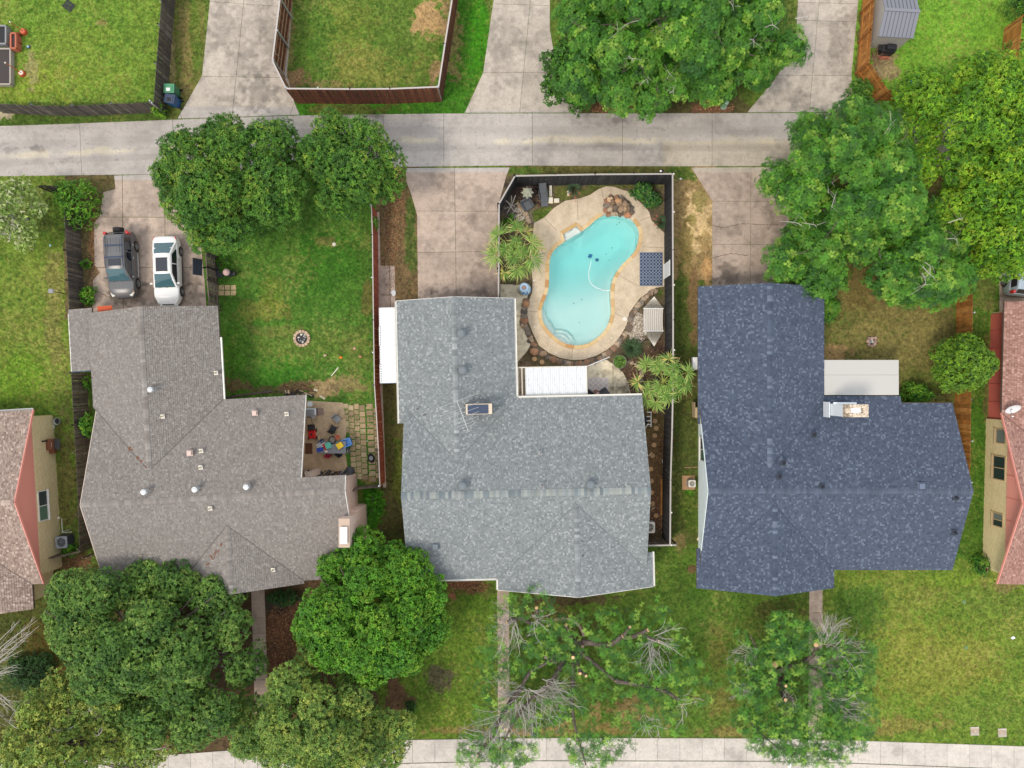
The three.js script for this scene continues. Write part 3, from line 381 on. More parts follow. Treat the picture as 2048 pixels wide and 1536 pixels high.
// --- grey-green house with the pool ---
const HM = House('grey shingled house with television antenna, beside the swimming pool', 0.023, 0.8, 5, [C(160, 166, 167), C(139, 145, 147), C(127, 134, 136)], 0.118);
{ const H = HM, e = 0.95, rv = 6.94, hf = 5.99;
  slope(H, 'N', e, [[-7.19, 0], [8.65, 0], [8.65, hf], [-7.19, hf]]); slope(H, 'S', 12.93, [[-7.19, 0], [8.65, 0], [8.65, hf], [-7.19, hf]]);
  const lightcap = [C(150, 156, 155), C(156, 161, 157), C(142, 150, 151), C(122, 133, 138)]; ridge(H, H.L(-7.19, rv, EAVE + PITCH * hf), H.L(8.65, rv, EAVE + PITCH * hf), 0.22, 0.06, lightcap);
  crossGable(H, -7.57, 0.26, -5.7, e, true, 2.45, undefined, 0.38); crossGable(H, -1.24, 9.1, 13.7, 12.93, false, undefined, 11.4, 0, 0.45);
  finishRoof(H);
  for (const w of [[-7.1, -5.2, -0.2, -5.2], [-7.1, -5.2, -7.1, 2.4], [-0.2, -5.2, -0.2, 1.5], [-0.2, 1.5, 8.2, 1.5], [8.2, 1.5, 8.2, 13.2], [-6.7, 2.4, -6.7, 12.4], [-6.7, 12.4, -0.8, 12.4], [-0.8, 12.4, -0.8, 13.2], [-0.8, 13.2, 8.6, 13.2]]) wall(H, ...w, brickCream);
  gableWall(H, [[-7.1, -5.2, 2.5], [-0.2, -5.2, 2.5], [-3.65, -5.2, 3.9]], sidingTan); gableWall(H, [[-0.8, 13.2, 2.5], [8.6, 13.2, 2.5], [3.9, 13.2, 4.4]], sidingTan); gableWall(H, [[8.2, 1.5, 2.5], [8.2, 12.4, 2.5], [8.2, rv, 4.75]], sidingTan); gableWall(H, [[-6.7, 1.5, 2.5], [-6.7, 12.4, 2.5], [-6.7, rv, 4.75]], sidingTan);
  for (const [a, b] of [[[0.33, e - 0.06, EAVE], [8.65, e - 0.06, EAVE]], [[-7.63, -5.7, EAVE], [-7.63, 2.45, EAVE]], [[-7.19, 12.99, EAVE], [-1.3, 12.99, EAVE]], [[9.16, 11.4, EAVE], [9.16, 13.7, EAVE]], [[0.32, -5.7, EAVE], [0.32, 0.9, EAVE]], [[-1.3, 12.99, EAVE], [-1.3, 13.7, EAVE]]]) gutter(H, a, b, trimWhite);
  strip(H, [-7.57, -5.72, EAVE], [-3.65, -5.72, EAVE + PITCH * 3.91], 0.03, 0.14, trimWhite, 'fascia', -0.09); strip(H, [0.26, -5.72, EAVE], [-3.65, -5.72, EAVE + PITCH * 3.91], 0.03, 0.14, trimWhite, 'fascia', -0.09);
  strip(H, [-1.24, 13.72, EAVE], [3.93, 13.72, EAVE + PITCH * 5.17], 0.03, 0.14, trimWhite, 'fascia', -0.09); strip(H, [9.1, 13.72, EAVE], [3.93, 13.72, EAVE + PITCH * 5.17], 0.03, 0.14, trimWhite, 'fascia', -0.09);
  mesh('garage_door', mg([0, 1, 2, 3].map(i => bx(4.6, 0.5, 0.06, 0, 0, 0).translate(-3.65 - H.uc, 0.28 + i * 0.53, -5.29 - H.vc))), trimWhite, H.g);
  const gv = std(C(116, 124, 130), 0.7); drumVent(H, 923, 667, 4.15, gv); drumVent(H, 926, 740, 4.15, gv); drumVent(H, 926, 971, 4.95, gv); drumVent(H, 1181, 968, 4.95, gv);
  boxVent(H, 871, 1093, 3.75, std(C(112, 122, 128), 0.8), 0.36); pipe(H, 835, 818, 3.3, MT.grey); pipe(H, 849, 830, 3.4, MT.grey); pipe(H, 1080, 906, 4.3, MT.white); pipe(H, 1084, 970, 5.0, MT.grey); pipe(H, 1162, 1080, 4.35, MT.grey); pipe(H, 1178, 1079, 4.3, MT.galv); pipe(H, 1165, 1110, 4.5, MT.darkgrey, 0.04); pipe(H, 914, 667, 4.1, MT.grey, 0.02);
  // clad chimney with a dark cover at the valley
  { const g = onRoof(H, 'chimney', 958, 818, 4.6); mesh('shaft', bx(1.75, 1.5, 0.66, 0, -0.75, 0), std(C(108, 112, 114), 0.9), g); mesh('crown', rb(1.68, 0.1, 0.68, 0.02, 0, 0.02, 0), std(C(214, 200, 178), 0.85), g); mesh('cover', rb(1.32, 0.05, 0.58, 0.02, -0.06, 0.1, 0.01), std(C(52, 66, 92), 0.5), g); }
}
// --- brown house ---
const HB = House('brown shingled house with white turbine vents, behind the two parked cars', 0.0559, -19.3, 4, [C(154, 149, 144), C(142, 136, 131), C(134, 127, 122)], 0.122);
{ const H = HB, e = -0.05, hf = 6.18, rv = 6.13;
  slope(H, 'N', e, [[-27.67, 0], [-13.77, 0], [-13.77, 5.24], [-10.95, 5.24], [-10.95, hf], [-27.67, hf]]); slope(H, 'S', 12.3, [[-27.67, 0], [-10.95, 0], [-10.95, hf], [-27.67, hf]]);
  const cap = [C(152, 145, 139), C(147, 140, 135), C(140, 133, 128)]; ridge(H, H.L(-27.67, rv, EAVE + PITCH * hf), H.L(-10.95, rv, EAVE + PITCH * hf), 0.16, 0.05, cap);
  crossGable(H, -27.93, -19.27, -6.3, e, true); crossGable(H, -23.05, -14.55, 12.5, 12.3, false);
  slope(H, 'W', -29.6, [[-6.68, 0], [-2.5, 0], [-2.5, 1.75], [-6.68, 1.75]], 2.1, 0.16);
  finishRoof(H);
  for (const w of [[-27.4, -5.8, -20.4, -5.8], [-27.4, -5.8, -27.4, 11.8], [-20.4, -5.8, -20.4, 0.5], [-20.4, 0.5, -15.4, 0.5], [-15.4, 0.5, -15.4, 5.8], [-27.4, 11.8, -22.6, 11.8], [-22.6, 12, -15, 12], [-15, 11.8, -11.35, 11.8]]) wall(H, ...w, brickPink);
  wall(H, -15.4, 5.75, -11.35, 5.75, sidingTan, 0, 4.5); gableWall(H, [[-11.35, 5.75, 0], [-11.35, 5.75, 4.75], [-11.35, rv, 4.85], [-11.35, 11.8, 2.7], [-11.35, 11.8, 0]], brickPink); gableWall(H, [[-15.4, 0.5, 2.5], [-15.4, 5.75, 2.5], [-15.4, 5.75, 4.5]], sidingTan);
  gableWall(H, [[-27.4, -5.8, 2.5], [-20.4, -5.8, 2.5], [-23.6, -5.8, 3.9]], sidingTan); gableWall(H, [[-27.4, 0.5, 2.5], [-27.4, 11.8, 2.5], [-27.4, rv, 4.75]], sidingTan); gableWall(H, [[-22.6, 12, 2.5], [-15, 12, 2.5], [-18.8, 12, 3.9]], sidingTan);
  strip(H, [-13.74, e, EAVE], [-13.74, 5.24, EAVE + PITCH * 5.29], 0.035, 0.15, trimWhite, 'fascia', -0.06); strip(H, [-10.92, 5.24, EAVE + PITCH * 5.29], [-10.92, rv, EAVE + PITCH * hf], 0.035, 0.15, trimWhite, 'fascia', -0.06); strip(H, [-10.92, 12.3, EAVE], [-10.92, rv, EAVE + PITCH * hf], 0.035, 0.15, trimWhite, 'fascia', -0.06); strip(H, [-27.7, 12.3, EAVE], [-27.7, rv, EAVE + PITCH * hf], 0.035, 0.13, sidingTan, 'fascia', -0.06); strip(H, [-27.7, e, EAVE], [-27.7, rv, EAVE + PITCH * hf], 0.035, 0.13, sidingTan, 'fascia', -0.06);
  strip(H, [-19.2, -4.2, EAVE], [-19.2, e, EAVE], 0.1, 0.12, trimWhite, 'gutter', -0.08); strip(H, [-29.62, -6.4, 2.04], [-29.62, -2.5, 2.04], 0.05, 0.14, trimWhite, 'fascia'); strip(H, [-29.6, -2.47, 2.1], [-27.9, -2.47, 2.36], 0.04, 0.14, MT.paintedblue, 'fascia', -0.05);
  wall(H, -29.3, -6.4, -29.3, -2.7, sidingTan, 0, 2.0); wall(H, -29.3, -2.7, -27.4, -2.7, sidingTan, 0, 2.0); wall(H, -29.3, -6.4, -27.4, -6.4, sidingTan, 0, 2.0);
  mesh('garage_door', mg([0, 1, 2, 3].map(i => bx(4.8, 0.5, 0.06, 0, 0, 0).translate(-23.4 - H.uc, 0.28 + i * 0.53, -5.89 - H.vc))), trimWhite, H.g);
  mesh('column', bx(0.4, 2.6, 0.4, -13.95 - H.uc, 1.3, 5.35 - H.vc), sidingTan, H.g);
  for (const [x, y, h] of [[308, 779, 4.2], [295, 982, 4.85], [396, 977, 4.85], [498, 972, 4.85]]) turbine(H, x, y, h, MT.galv, 1.25);
  const pv = std(C(214, 190, 180), 0.8); boxVent(H, 510, 826, 3.3, pv, 0.28); boxVent(H, 380, 906, 4.2, pv, 0.3);
  for (const [x, y, h] of [[325, 833, 4.1], [402, 902, 4.2], [401, 935, 4.5], [420, 1017, 5.05], [573, 828, 3.4], [546, 1140, 3.5], [432, 746, 3.0], [284, 1110, 3.6]]) pipe(H, x, y, h, MT.cream, 0.045, MT.offwhite);
  // litter caught in the valleys
  { const rnd = rng(3), gs = []; const lp = (x, y, n, s) => { for (let i = 0; i < n; i++) { const q = P(x + (rnd() - 0.5) * s, y + (rnd() - 0.5) * s, 0); gs.push([x + (rnd() - 0.5) * s, y + (rnd() - 0.5) * s]); } };
    lp(261, 898, 14, 7); lp(275, 915, 9, 5); lp(283, 923, 6, 4); lp(292, 935, 3, 3); lp(434, 1105, 10, 9); lp(425, 1115, 10, 9); lp(415, 1128, 8, 8); lp(442, 1090, 5, 5); const geos = gs.map(([x, y]) => { const h = roofH(x, y); const p = P(x, y, h + 0.03); const g = bx(0.09, 0.02, 0.06, 0, 0, 0, rnd() * 6, 0.3, 0.2); const d = p.sub(H.g.position), lx = d.x * Math.cos(H.a) - d.z * Math.sin(H.a), lz = d.x * Math.sin(H.a) + d.z * Math.cos(H.a); return g.translate(lx, p.y, lz); });
    function roofH(x, y) { let h = 3.8; for (let k = 0; k < 6; k++) { const w = P(x, y, h), u = w.x * Math.cos(H.a) - w.z * Math.sin(H.a), v = w.x * Math.sin(H.a) + w.z * Math.cos(H.a); const m = Math.min(v - e, 12.3 - v), wg = v < 5 ? Math.min(u + 27.93, -19.27 - u) : Math.min(u + 23.05, -14.55 - u); h = EAVE + PITCH * Math.max(m, wg); } return h; }
    const m = mesh('leaf_litter', mg(geos), std(C(128, 82, 56), 0.95), H.roof); m.userData.kind = 'stuff'; }
  // brick chimney with shoulders and a white metal cap
  { const g = onRoof(H, 'chimney', 712, 1040, 0); const ch = brickPink; g.rotation.y = -H.a;
    const Q = (x, y, h) => P(x, y, h).sub(P(712, 1040, 0)); const b0 = Q(714, 1007, 0), b1 = Q(731, 1080, 0); const w = 0.66, d = b1.z - b0.z; b1.x += 0.12;
    const prof = new THREE.Shape([[0, 0], [d, 0], [d, 2.1], [d - 0.75, 3.0], [d - 0.75, 5.35], [0.05, 5.35], [0.05, 3.0], [0, 2.8]].map(p => new THREE.Vector2(...p))); const sg = new THREE.ExtrudeGeometry(prof, { depth: w, bevelEnabled: false }); sg.rotateY(-Math.PI / 2); sg.translate(b1.x, 0, b0.z); mesh('shaft', sg, ch, g);
    mesh('crown', bx(w + 0.04, 0.12, d - 0.75, b1.x - w / 2, 5.41, b0.z + (d - 0.7) / 2), std(C(196, 174, 156), 0.9), g); mesh('cap', mg([bx(0.46, 0.06, 1.05, b1.x - w / 2, 5.62, b0.z + 1.05), bx(0.36, 0.14, 1.0, b1.x - w / 2, 5.53, b0.z + 1.05)]), MT.white, g); }
}
// --- blue house ---
const HU = House('dark blue shingled house with white sided gable and white chimney', 0, 20.8, 4, [C(106, 117, 136), C(81, 92, 112), C(71, 81, 100)], 0.118);
{ const H = HU, hf = 5.58, rv = 6.81, hr = EAVE + PITCH * hf;
  slope(H, 'N', 1.23, [[12.5, -0.43], [25.95, -0.43], [25.95, 0], [29.33, 0], [29.33, hf], [12.5, hf]]); slope(H, 'S', 12.39, [[12.5, 0], [29.33, 0], [29.33, hf], [12.5, hf]]);
  const cap = [C(88, 98, 116), C(92, 103, 121), C(85, 95, 112)]; ridge(H, H.L(12.5, rv, hr), H.L(29.33, rv, hr), 0.17, 0.05, cap);
  crossGable(H, 12.39, 20.79, -6.5, 1.23, true, 2.66, undefined, 0.12); crossGable(H, 12.3, 21.45, 13.6, 12.39, false, 10.96, undefined, 0.22);
  finishRoof(H);
  for (const w of [[13.0, -6, 20.3, -6], [20.3, -6, 20.3, 1.7], [20.3, 1.7, 28.8, 1.7], [28.8, 1.7, 28.8, 11.9], [21, 11.9, 28.8, 11.9], [21, 11.9, 21, 13.1], [13, 13.1, 21, 13.1]]) wall(H, ...w, brickCream);
  // pale lap siding, board by board, on the west side
  { const w = new THREE.Group(); w.name = 'wall'; H.g.add(w); const lapG = {}; for (let i = 0; i < 24; i++) { const h0 = i * 0.19; const top = h0 + 0.19; const lim = h0 < 2.5 ? [-6, 13.1] : [rv - (hr - 0.12 - top) / PITCH, rv + (hr - 0.12 - top) / PITCH]; if (lim[1] - lim[0] < 0.4) continue; const L = lim[1] - lim[0]; const g = bx(0.03, 0.2, L, 0, 0, 0, 0, 0, 0.06); g.translate(13.12 - H.uc, h0 + 0.095, (lim[0] + lim[1]) / 2 - H.vc); mesh('board', g, sidingWhite, w); } }
  gableWall(H, [[20.3, -6, 2.5], [13, -6, 2.5], [16.6, -6, 3.9]], sidingWhite); gableWall(H, [[28.8, 1.7, 2.5], [28.8, 11.9, 2.5], [28.8, rv, 4.6]], sidingWhite); gableWall(H, [[13, 13.1, 2.5], [21, 13.1, 2.5], [16.9, 13.1, 4.1]], sidingWhite);
  windowIn(H, 13.1, 3.7, 5.25, 0.95, 2.1, -1, trimWhite, 2, [std(C(58, 60, 62), 0.5), std(C(42, 84, 66), 0.4)]);
  strip(H, [12.47, rv, hr], [12.47, 2.66, EAVE + PITCH * 1.43], 0.035, 0.14, sidingWhite, 'fascia', -0.08); strip(H, [12.47, rv, hr], [12.47, 10.96, EAVE + PITCH * 1.43], 0.035, 0.14, sidingWhite, 'fascia', -0.08);
  mesh('garage_door', mg([0, 1, 2, 3].map(i => bx(4.8, 0.5, 0.06, 0, 0, 0).translate(16.6 - H.uc, 0.28 + i * 0.53, -6.09 - H.vc))), trimWhite, H.g);
  // flat patio cover
  { const c = new THREE.Group(); c.name = 'patio_cover'; H.g.add(c); const x0 = wx(1648, 2.6), x1 = wx(1797, 2.6), z0 = wz(720, 2.6), z1 = wz(790, 2.6); const cm = std(C(192, 190, 186), 0.8, { bumpMap: grainTex, bumpScale: 0.01 }); for (let i = 0; i < 2; i++) { const a = mix(z0, z1, i * 0.43), b = mix(z0, z1, i ? 1 : 0.425); mesh('roof_sheet', bx(x1 - x0, 0.05, b - a, (x0 + x1) / 2 - H.uc, 2.6 + (i ? 0.012 : 0), (a + b) / 2 - H.vc), cm, c); } mesh('beam', bx(x1 - x0, 0.18, 0.1, (x0 + x1) / 2 - H.uc, 2.48, z0 + 0.1 - H.vc), MT.offwhite, c); for (const x of [x0 + 0.15, x1 - 0.15]) mesh('post', bx(0.1, 2.42, 0.1, x - H.uc, 1.21, z0 + 0.1 - H.vc), MT.offwhite, c); }
  // chimney: white clad sides, stained crown, dark flue slot
  { const g = onRoof(H, 'chimney', 1711, 821.5, 5.6), k = 44.4 / 1420, w = 50 * k, d = 25.5 * k; mesh('shaft', bx(w - 0.06, 3.2, d - 0.05, 0, -1.6, 0), std(C(238, 244, 248), 0.6), g); const cm = std(C(228, 220, 208), 0.9, { map: tex(128, 64, (x, y) => { const n = fbm(x / 5, y / 5, 4), s = sst(0.5, 0.68, n + (x < 30 ? 0.14 : 0)); return [mix(250, 120, s), mix(240, 105, s), mix(228, 92, s)]; }) });
    mesh('crown', mg([bx(w, 0.1, d * 0.3, 0, 0.03, -d * 0.35), bx(w, 0.1, d * 0.32, 0, 0.03, d * 0.34), bx(w * 0.29, 0.1, d * 0.38, -w * 0.355, 0.03, -d * 0.01), bx(w * 0.29, 0.1, d * 0.38, w * 0.355, 0.03, -d * 0.01)]), cm, g); mesh('flue', bx(w * 0.44, 0.02, d * 0.36, 0, -0.06, 0), MT.black, g);
    mesh('side_flashing', mg([bx(0.04, 0.9, d + 0.2, -w / 2 - 0.1, -2.1, 0), bx(w * 0.95, 0.05, 0.12, -0.1, -1.2, -d / 2 - 0.04)]), std(C(240, 245, 248), 0.5), g); }
  const dm = std(C(48, 54, 66), 0.6); for (const [x, y, h] of [[1628, 870, 4.0], [1567, 926, 4.6], [1559, 953, 4.75], [1644, 974, 4.85], [1911, 995, 4.75], [1909, 1065, 4.0]]) pipe(H, x, y, h, dm, 0.06, dm);
  boxVent(H, 1551, 802, 3.95, std(C(78, 90, 112), 0.8), 0.3); boxVent(H, 1842, 972, 4.8, std(C(104, 116, 138), 0.7), 0.36);
  { const ac = new THREE.Group(); ac.name = 'window_unit'; H.g.add(ac); ac.position.set(wx(1388, 1.6) - H.uc, 1.6, wz(727, 1.6) - H.vc); mesh('case', rb(0.5, 0.42, 0.85, 0.03, 0.12, 0, 0), MT.white, ac); mesh('grille', mg([...Array(7)].map((_, i) => bx(0.02, 0.36, 0.03, -0.14, 0, -0.36 + i * 0.12))), MT.grey, ac); }
}
// --- neighbour's house at the left edge ---
const HL = House('mauve shingled house with salmon gable siding at the left edge', 0.06, -40, 6, [C(192, 172, 160), C(166, 146, 134), C(144, 124, 114)], 0.135);
{ const H = HL, e = -0.2, s = 11.4, hf = 5.8, rv = 5.6; slope(H, 'N', e, [[-50, 0], [-32.0, 0], [-32.0, hf], [-50, hf]]); slope(H, 'S', s, [[-50, 0], [-32.0, 0], [-32.0, hf], [-50, hf]]); ridge(H, H.L(-50, rv, EAVE + PITCH * hf), H.L(-32, rv, EAVE + PITCH * hf)); crossGable(H, -41.5, -32.7, 13.05, s, false); finishRoof(H);
  const u = -32.45; wall(H, u, 0.3, u, 10.9, brickTan, 0, 2.3); gableWall(H, [[u, -0.1, 2.3], [u, 11.3, 2.3], [u, 11.3, 2.45], [u, rv, 4.75], [u, -0.1, 2.45]], sidingSalmon); wall(H, -50, 0.3, u, 0.3, brickTan); wall(H, -50, 10.9, u, 10.9, brickTan); wall(H, -33.1, 10.9, -33.1, 12.6, brickTan); wall(H, -41, 12.6, -33.1, 12.6, brickTan);
  strip(H, [-31.97, e, EAVE], [-31.97, rv, EAVE + PITCH * hf], 0.05, 0.16, sidingSalmon, 'fascia', -0.07); strip(H, [-31.97, s, EAVE], [-31.97, rv, EAVE + PITCH * hf], 0.05, 0.16, sidingSalmon, 'fascia', -0.07); gutter(H, [-50, e - 0.06, EAVE], [-32, e - 0.06, EAVE], trimGrey);
  windowIn(H, u, 5.35, 7.35, 1.2, 2.12, 1, trimWhite, 2, [std(C(62, 72, 76), 0.35), std(C(96, 128, 110), 0.35)]); }
// --- neighbour's house at the right edge ---
const HR = House('red shingled house with pink gable siding at the right edge', -0.025, 41, 4, [C(188, 150, 137), C(170, 131, 119), C(154, 115, 104)], 0.15);
{ const H = HR, e = 1.1, s = 12.5, hf = 5.7, rv = 6.8, hr = EAVE + PITCH * hf; slope(H, 'N', e, [[32.7, 0], [50, 0], [50, hf], [32.7, hf]]); slope(H, 'S', s, [[32.7, 0], [50, 0], [50, hf], [32.7, hf]]); ridge(H, H.L(32.7, rv, hr), H.L(50, rv, hr)); crossGable(H, 32.65, 41, -6.3, e, true, 1.3, undefined, 0.05); finishRoof(H);
  const u = 33.5; wall(H, u, 1.6, u, 12.0, brickTan, 0, 2.5); gableWall(H, [[u - 0.1, 1.2, 2.35], [u - 0.1, 12.4, 2.35], [u - 0.1, 12.4, 2.5], [u - 0.1, rv, 4.6], [u - 0.1, 1.2, 2.5]], sidingSalmon, 0.08); wall(H, u, 12.0, 50, 12.0, brickTan); wall(H, u + 0.2, -5.8, 41, -5.8, brickTan);
  { const w = new THREE.Group(); w.name = 'wall'; H.g.add(w); for (let i = 0; i < 6; i++) mesh('panel', bx(0.06, 2.5, 1.2, u + 0.12 - H.uc, 1.25, -5.15 + i * 1.24 - H.vc), sidingRed, w); for (let i = 0; i < 6; i++) mesh('batten', bx(0.05, 2.5, 0.08, u + 0.07 - H.uc, 1.25, -4.53 + i * 1.24 - H.vc), sidingRed, w); }
  for (let i = 0; i < 7; i++) mesh('seam_batten', bx(0.05, 2.1 - Math.abs(i - 3) * 0.6, 0.05, u - 0.16 - H.uc, 2.4 + (2.1 - Math.abs(i - 3) * 0.6) / 2, 2.3 + i * 1.5 - H.vc), sidingSalmon, H.g);
  const gl = std(C(120, 128, 124), 0.35), gd = std(C(46, 60, 62), 0.3); windowIn(H, u, 2.25, 3.2, 1.1, 2.05, -1, MT.tan, 1, [gl]); windowIn(H, u, 4.1, 5.7, 0.9, 2.1, -1, MT.tan, 2, [gd, gd]); windowIn(H, u, 8.0, 8.9, 1.0, 2.0, -1, MT.tan, 2, [gl, gd]);
  strip(H, [32.67, e, EAVE], [32.67, rv, hr], 0.05, 0.14, sidingSalmon, 'fascia', -0.07); strip(H, [32.67, s, EAVE], [32.67, rv, hr], 0.05, 0.14, sidingSalmon, 'fascia', -0.07); wall(H, 33.0, 11.9, 33.5, 12.2, sidingSalmon, 0, 0.5, 'step_wall'); }
for (const H of [HM, HB, HU, HL, HR]) { const q = { HM: 0 }; }
const footprint = (H, pts) => hard(pts.map(([u, v]) => { const w = H.W(u, v, 0); return [1024 + w.x * 28.4, 768 + w.z * 28.4]; }));
footprint(HM, [[-7.1, -5.2], [-0.2, -5.2], [-0.2, 1.5], [8.2, 1.5], [8.2, 13.2], [-0.8, 13.2], [-0.8, 12.4], [-6.7, 12.4], [-7.1, 2.4]]); footprint(HB, [[-27.4, -5.8], [-19.8, -5.8], [-19.8, 0.5], [-14.3, 0.5], [-14.3, 5.8], [-11.3, 5.8], [-11.3, 12], [-27.4, 12]]); footprint(HU, [[13, -6], [20.3, -6], [20.3, 1.7], [28.8, 1.7], [28.8, 11.9], [21, 13.1], [13, 13.1]]); footprint(HL, [[-50, 0.3], [-32.4, 0.3], [-32.4, 10.9], [-33, 12.6], [-50, 12.6]]); footprint(HR, [[33.5, -6], [50, -6], [50, 12], [33.5, 12]]);
// ---------- swimming pool ----------
const pool = thing('swimming_pool', 'kidney shaped turquoise swimming pool with sandstone coping', 'swimming pool', P(1180, 560, 0));
{ const O = pool.position, lx = px => wx(px) - O.x, lz = py => wz(py) - O.z;
  const rim = poolRim.map(([x, y]) => [lx(x), lz(y)]), n = rim.length;
  const segD = (x, z) => { let m = 1e9; for (let i = 0; i < n; i++) { const [ax, az] = rim[i], [bx_, bz] = rim[(i + 1) % n], dx = bx_ - ax, dz = bz - az, t = clamp(((x - ax) * dx + (z - az) * dz) / (dx * dx + dz * dz + 1e-9)), q = Math.hypot(x - ax - t * dx, z - az - t * dz); if (q < m) m = q; } return m; };
  const steps = [lx(1119), lz(690)];
  const alc = [[1129, 484], [1125, 467], [1153, 451], [1165, 463]], bench = [[1080, 612], [1088, 614], [1096, 636], [1112, 660], [1108, 676], [1080, 650]];
  const depth = (x, z) => {
    const px = 1024 + (x + O.x) * 28.4, py = 768 + (z + O.z) * 28.4;
    let d = mix(0.95, 2.35, sst(612, 500, py + (px - 1180) * 0.25)); const ed = segD(x, z);
    d *= mix(0.72, 1, sst(0, 1.1, ed));
    const r = Math.hypot(x - steps[0], z - steps[1]); if (r < 0.55) d = 0.14; else if (r < 0.85) d = 0.34; else if (r < 1.15) d = 0.56;
    if (inPoly(px, py, bench)) d = Math.min(d, 0.4); if (inPoly(px, py, alc)) d = 0.12; return d;
  };
  // floor: a fine grid under the whole outline, hidden behind the walls where it runs past them
  const bb = bbox(rim), st = 0.075, nx = Math.ceil((bb[2] - bb[0] + 0.4) / st), nz = Math.ceil((bb[3] - bb[1] + 0.4) / st), pos = [], idx = [], id = new Int32Array((nx + 1) * (nz + 1)).fill(-1);
  const inR = (x, z) => inPoly(x, z, rim) || segD(x, z) < 0.14; const keep = new Uint8Array((nx + 1) * (nz + 1));
  for (let j = 0; j <= nz; j++) for (let i = 0; i <= nx; i++) { const x = bb[0] - 0.2 + i * st, z = bb[1] - 0.2 + j * st; if (inR(x, z)) { id[j * (nx + 1) + i] = pos.length / 3; pos.push(x, -depth(x, z) - 0.1, z); } }
  for (let j = 0; j < nz; j++) for (let i = 0; i < nx; i++) { const a = id[j * (nx + 1) + i], b = id[j * (nx + 1) + i + 1], c = id[(j + 1) * (nx + 1) + i], d = id[(j + 1) * (nx + 1) + i + 1]; if (a >= 0 && b >= 0 && c >= 0 && d >= 0) idx.push(a, c, b, b, c, d); }
  const fg = new THREE.BufferGeometry(); fg.setAttribute('position', new THREE.Float32BufferAttribute(pos, 3)); fg.setIndex(idx); fg.computeVertexNormals();
  const plaster = std(C(250, 251, 246), 0.8, { side: THREE.DoubleSide });
  mesh('basin_floor', fg, plaster, pool);
  const wp = []; for (let i = 0; i < n; i++) { const [a, b] = rim[i], [c, d] = rim[(i + 1) % n]; wp.push(a, -0.02, b, c, -0.02, d, c, -2.9, d, a, -0.02, b, c, -2.9, d, a, -2.9, b); }
  const wg = new THREE.BufferGeometry(); wg.setAttribute('position', new THREE.Float32BufferAttribute(wp, 3)); wg.computeVertexNormals(); mesh('basin_wall', wg, plaster, pool);
  // water: a closed body a little wider than the basin
  const cx = rim.reduce((s, p) => s + p[0], 0) / n, cz = rim.reduce((s, p) => s + p[1], 0) / n;
  const grown = rim.map(([x, z], i) => { const [a, b] = rim[(i + n - 1) % n], [c, d] = rim[(i + 1) % n]; let nx_ = d - b, nz_ = -(c - a); const l = Math.hypot(nx_, nz_) || 1; return [x + nx_ / l * 0.012, z + nz_ / l * 0.012]; });
  const out = inPoly(grown[5][0], grown[5][1], rim) ? rim.map(([x, z], i) => [2 * x - grown[i][0], 2 * z - grown[i][1]]) : grown;
  const ws = new THREE.Shape(out.map(([x, z]) => new THREE.Vector2(x, -z))), wgeo = new THREE.ExtrudeGeometry(ws, { depth: 2.85, bevelEnabled: false }); wgeo.rotateX(-Math.PI / 2); wgeo.translate(0, -2.98, 0);
  const rip = tex(256, 256, (x, y) => { const k = 128 + 200 * (wrapN(x, y, 256, 9) - 0.5); return [k, k, k]; }, false); rip.repeat.set(0.35, 0.35);
  mesh('water', wgeo, phy(0xffffff, 0.02, { transmission: 1, thickness: 2, ior: 1.33, attenuationColor: new THREE.Color().setRGB(0.81, 0.985, 0.99), attenuationDistance: 1, bumpMap: rip, bumpScale: 0.035, specularIntensity: 1 }), pool);
  // coping stones, one by one
  const cop = [0, 1, 2, 3].map(i => std([C(206, 178, 130), C(194, 160, 108), C(214, 188, 144), C(200, 166, 118)][i], 0.85, { bumpMap: grainTex, bumpScale: 0.01 }));
  const rust = std(C(184, 140, 92), 0.9);
  const off = 0.27; let acc = 0; const full = [...rim];
  const nrm = i => { const [a, b] = full[(i + n - 1) % n], [c, d] = full[(i + 1) % n]; let x = d - b, z = -(c - a); const l = Math.hypot(x, z) || 1; x /= l; z /= l; return inPoly(full[i][0] + x * 0.05, full[i][1] + z * 0.05, rim) ? [-x, -z] : [x, z]; };
  let i0 = 0; while (i0 < n) {
    let len = 0, i1 = i0; const want = rr(0.34, 0.52); while (i1 < n && len < want) { len += Math.hypot(full[(i1 + 1) % n][0] - full[i1][0], full[(i1 + 1) % n][1] - full[i1][1]); i1++; }
    const py = 768 + (full[i0][1] + O.z) * 28.4, px = 1024 + (full[i0][0] + O.x) * 28.4; const q = [], p = []; for (let k = i0; k <= i1; k++) { const [x, z] = full[k % n], [a, b] = nrm(k % n); q.push([x - a * 0.03, z - b * 0.03]); p.push([x + a * off, z + b * off]); }
    const sh = new THREE.Shape(shrink([...q, ...p.reverse()], 0.012).map(([x, z]) => new THREE.Vector2(x, -z)));
    if (!(px > 1203 && px < 1262 && py < 440)) { const g = new THREE.ExtrudeGeometry(sh, { depth: 0.07, bevelEnabled: true, bevelThickness: 0.012, bevelSize: 0.008, bevelOffset: -0.008, bevelSegments: 1 }); g.rotateX(-Math.PI / 2); g.translate(0, 0.012 + rr(0, 0.006), 0); mesh('coping_stone', g, R() < 0.03 ? rust : pick(cop), pool); }
    i0 = i1;
  }
  for (const [px, py] of [[1249, 638], [1222, 676], [1178, 712], [1112, 706], [1069, 654], [1068, 561]]) mesh('skimmer_lid', cy(px === 1249 ? 0.15 : 0.06, px === 1249 ? 0.15 : 0.06, 0.02, lx(px), 0.085, lz(py), 20), MT.offwhite, pool);
}
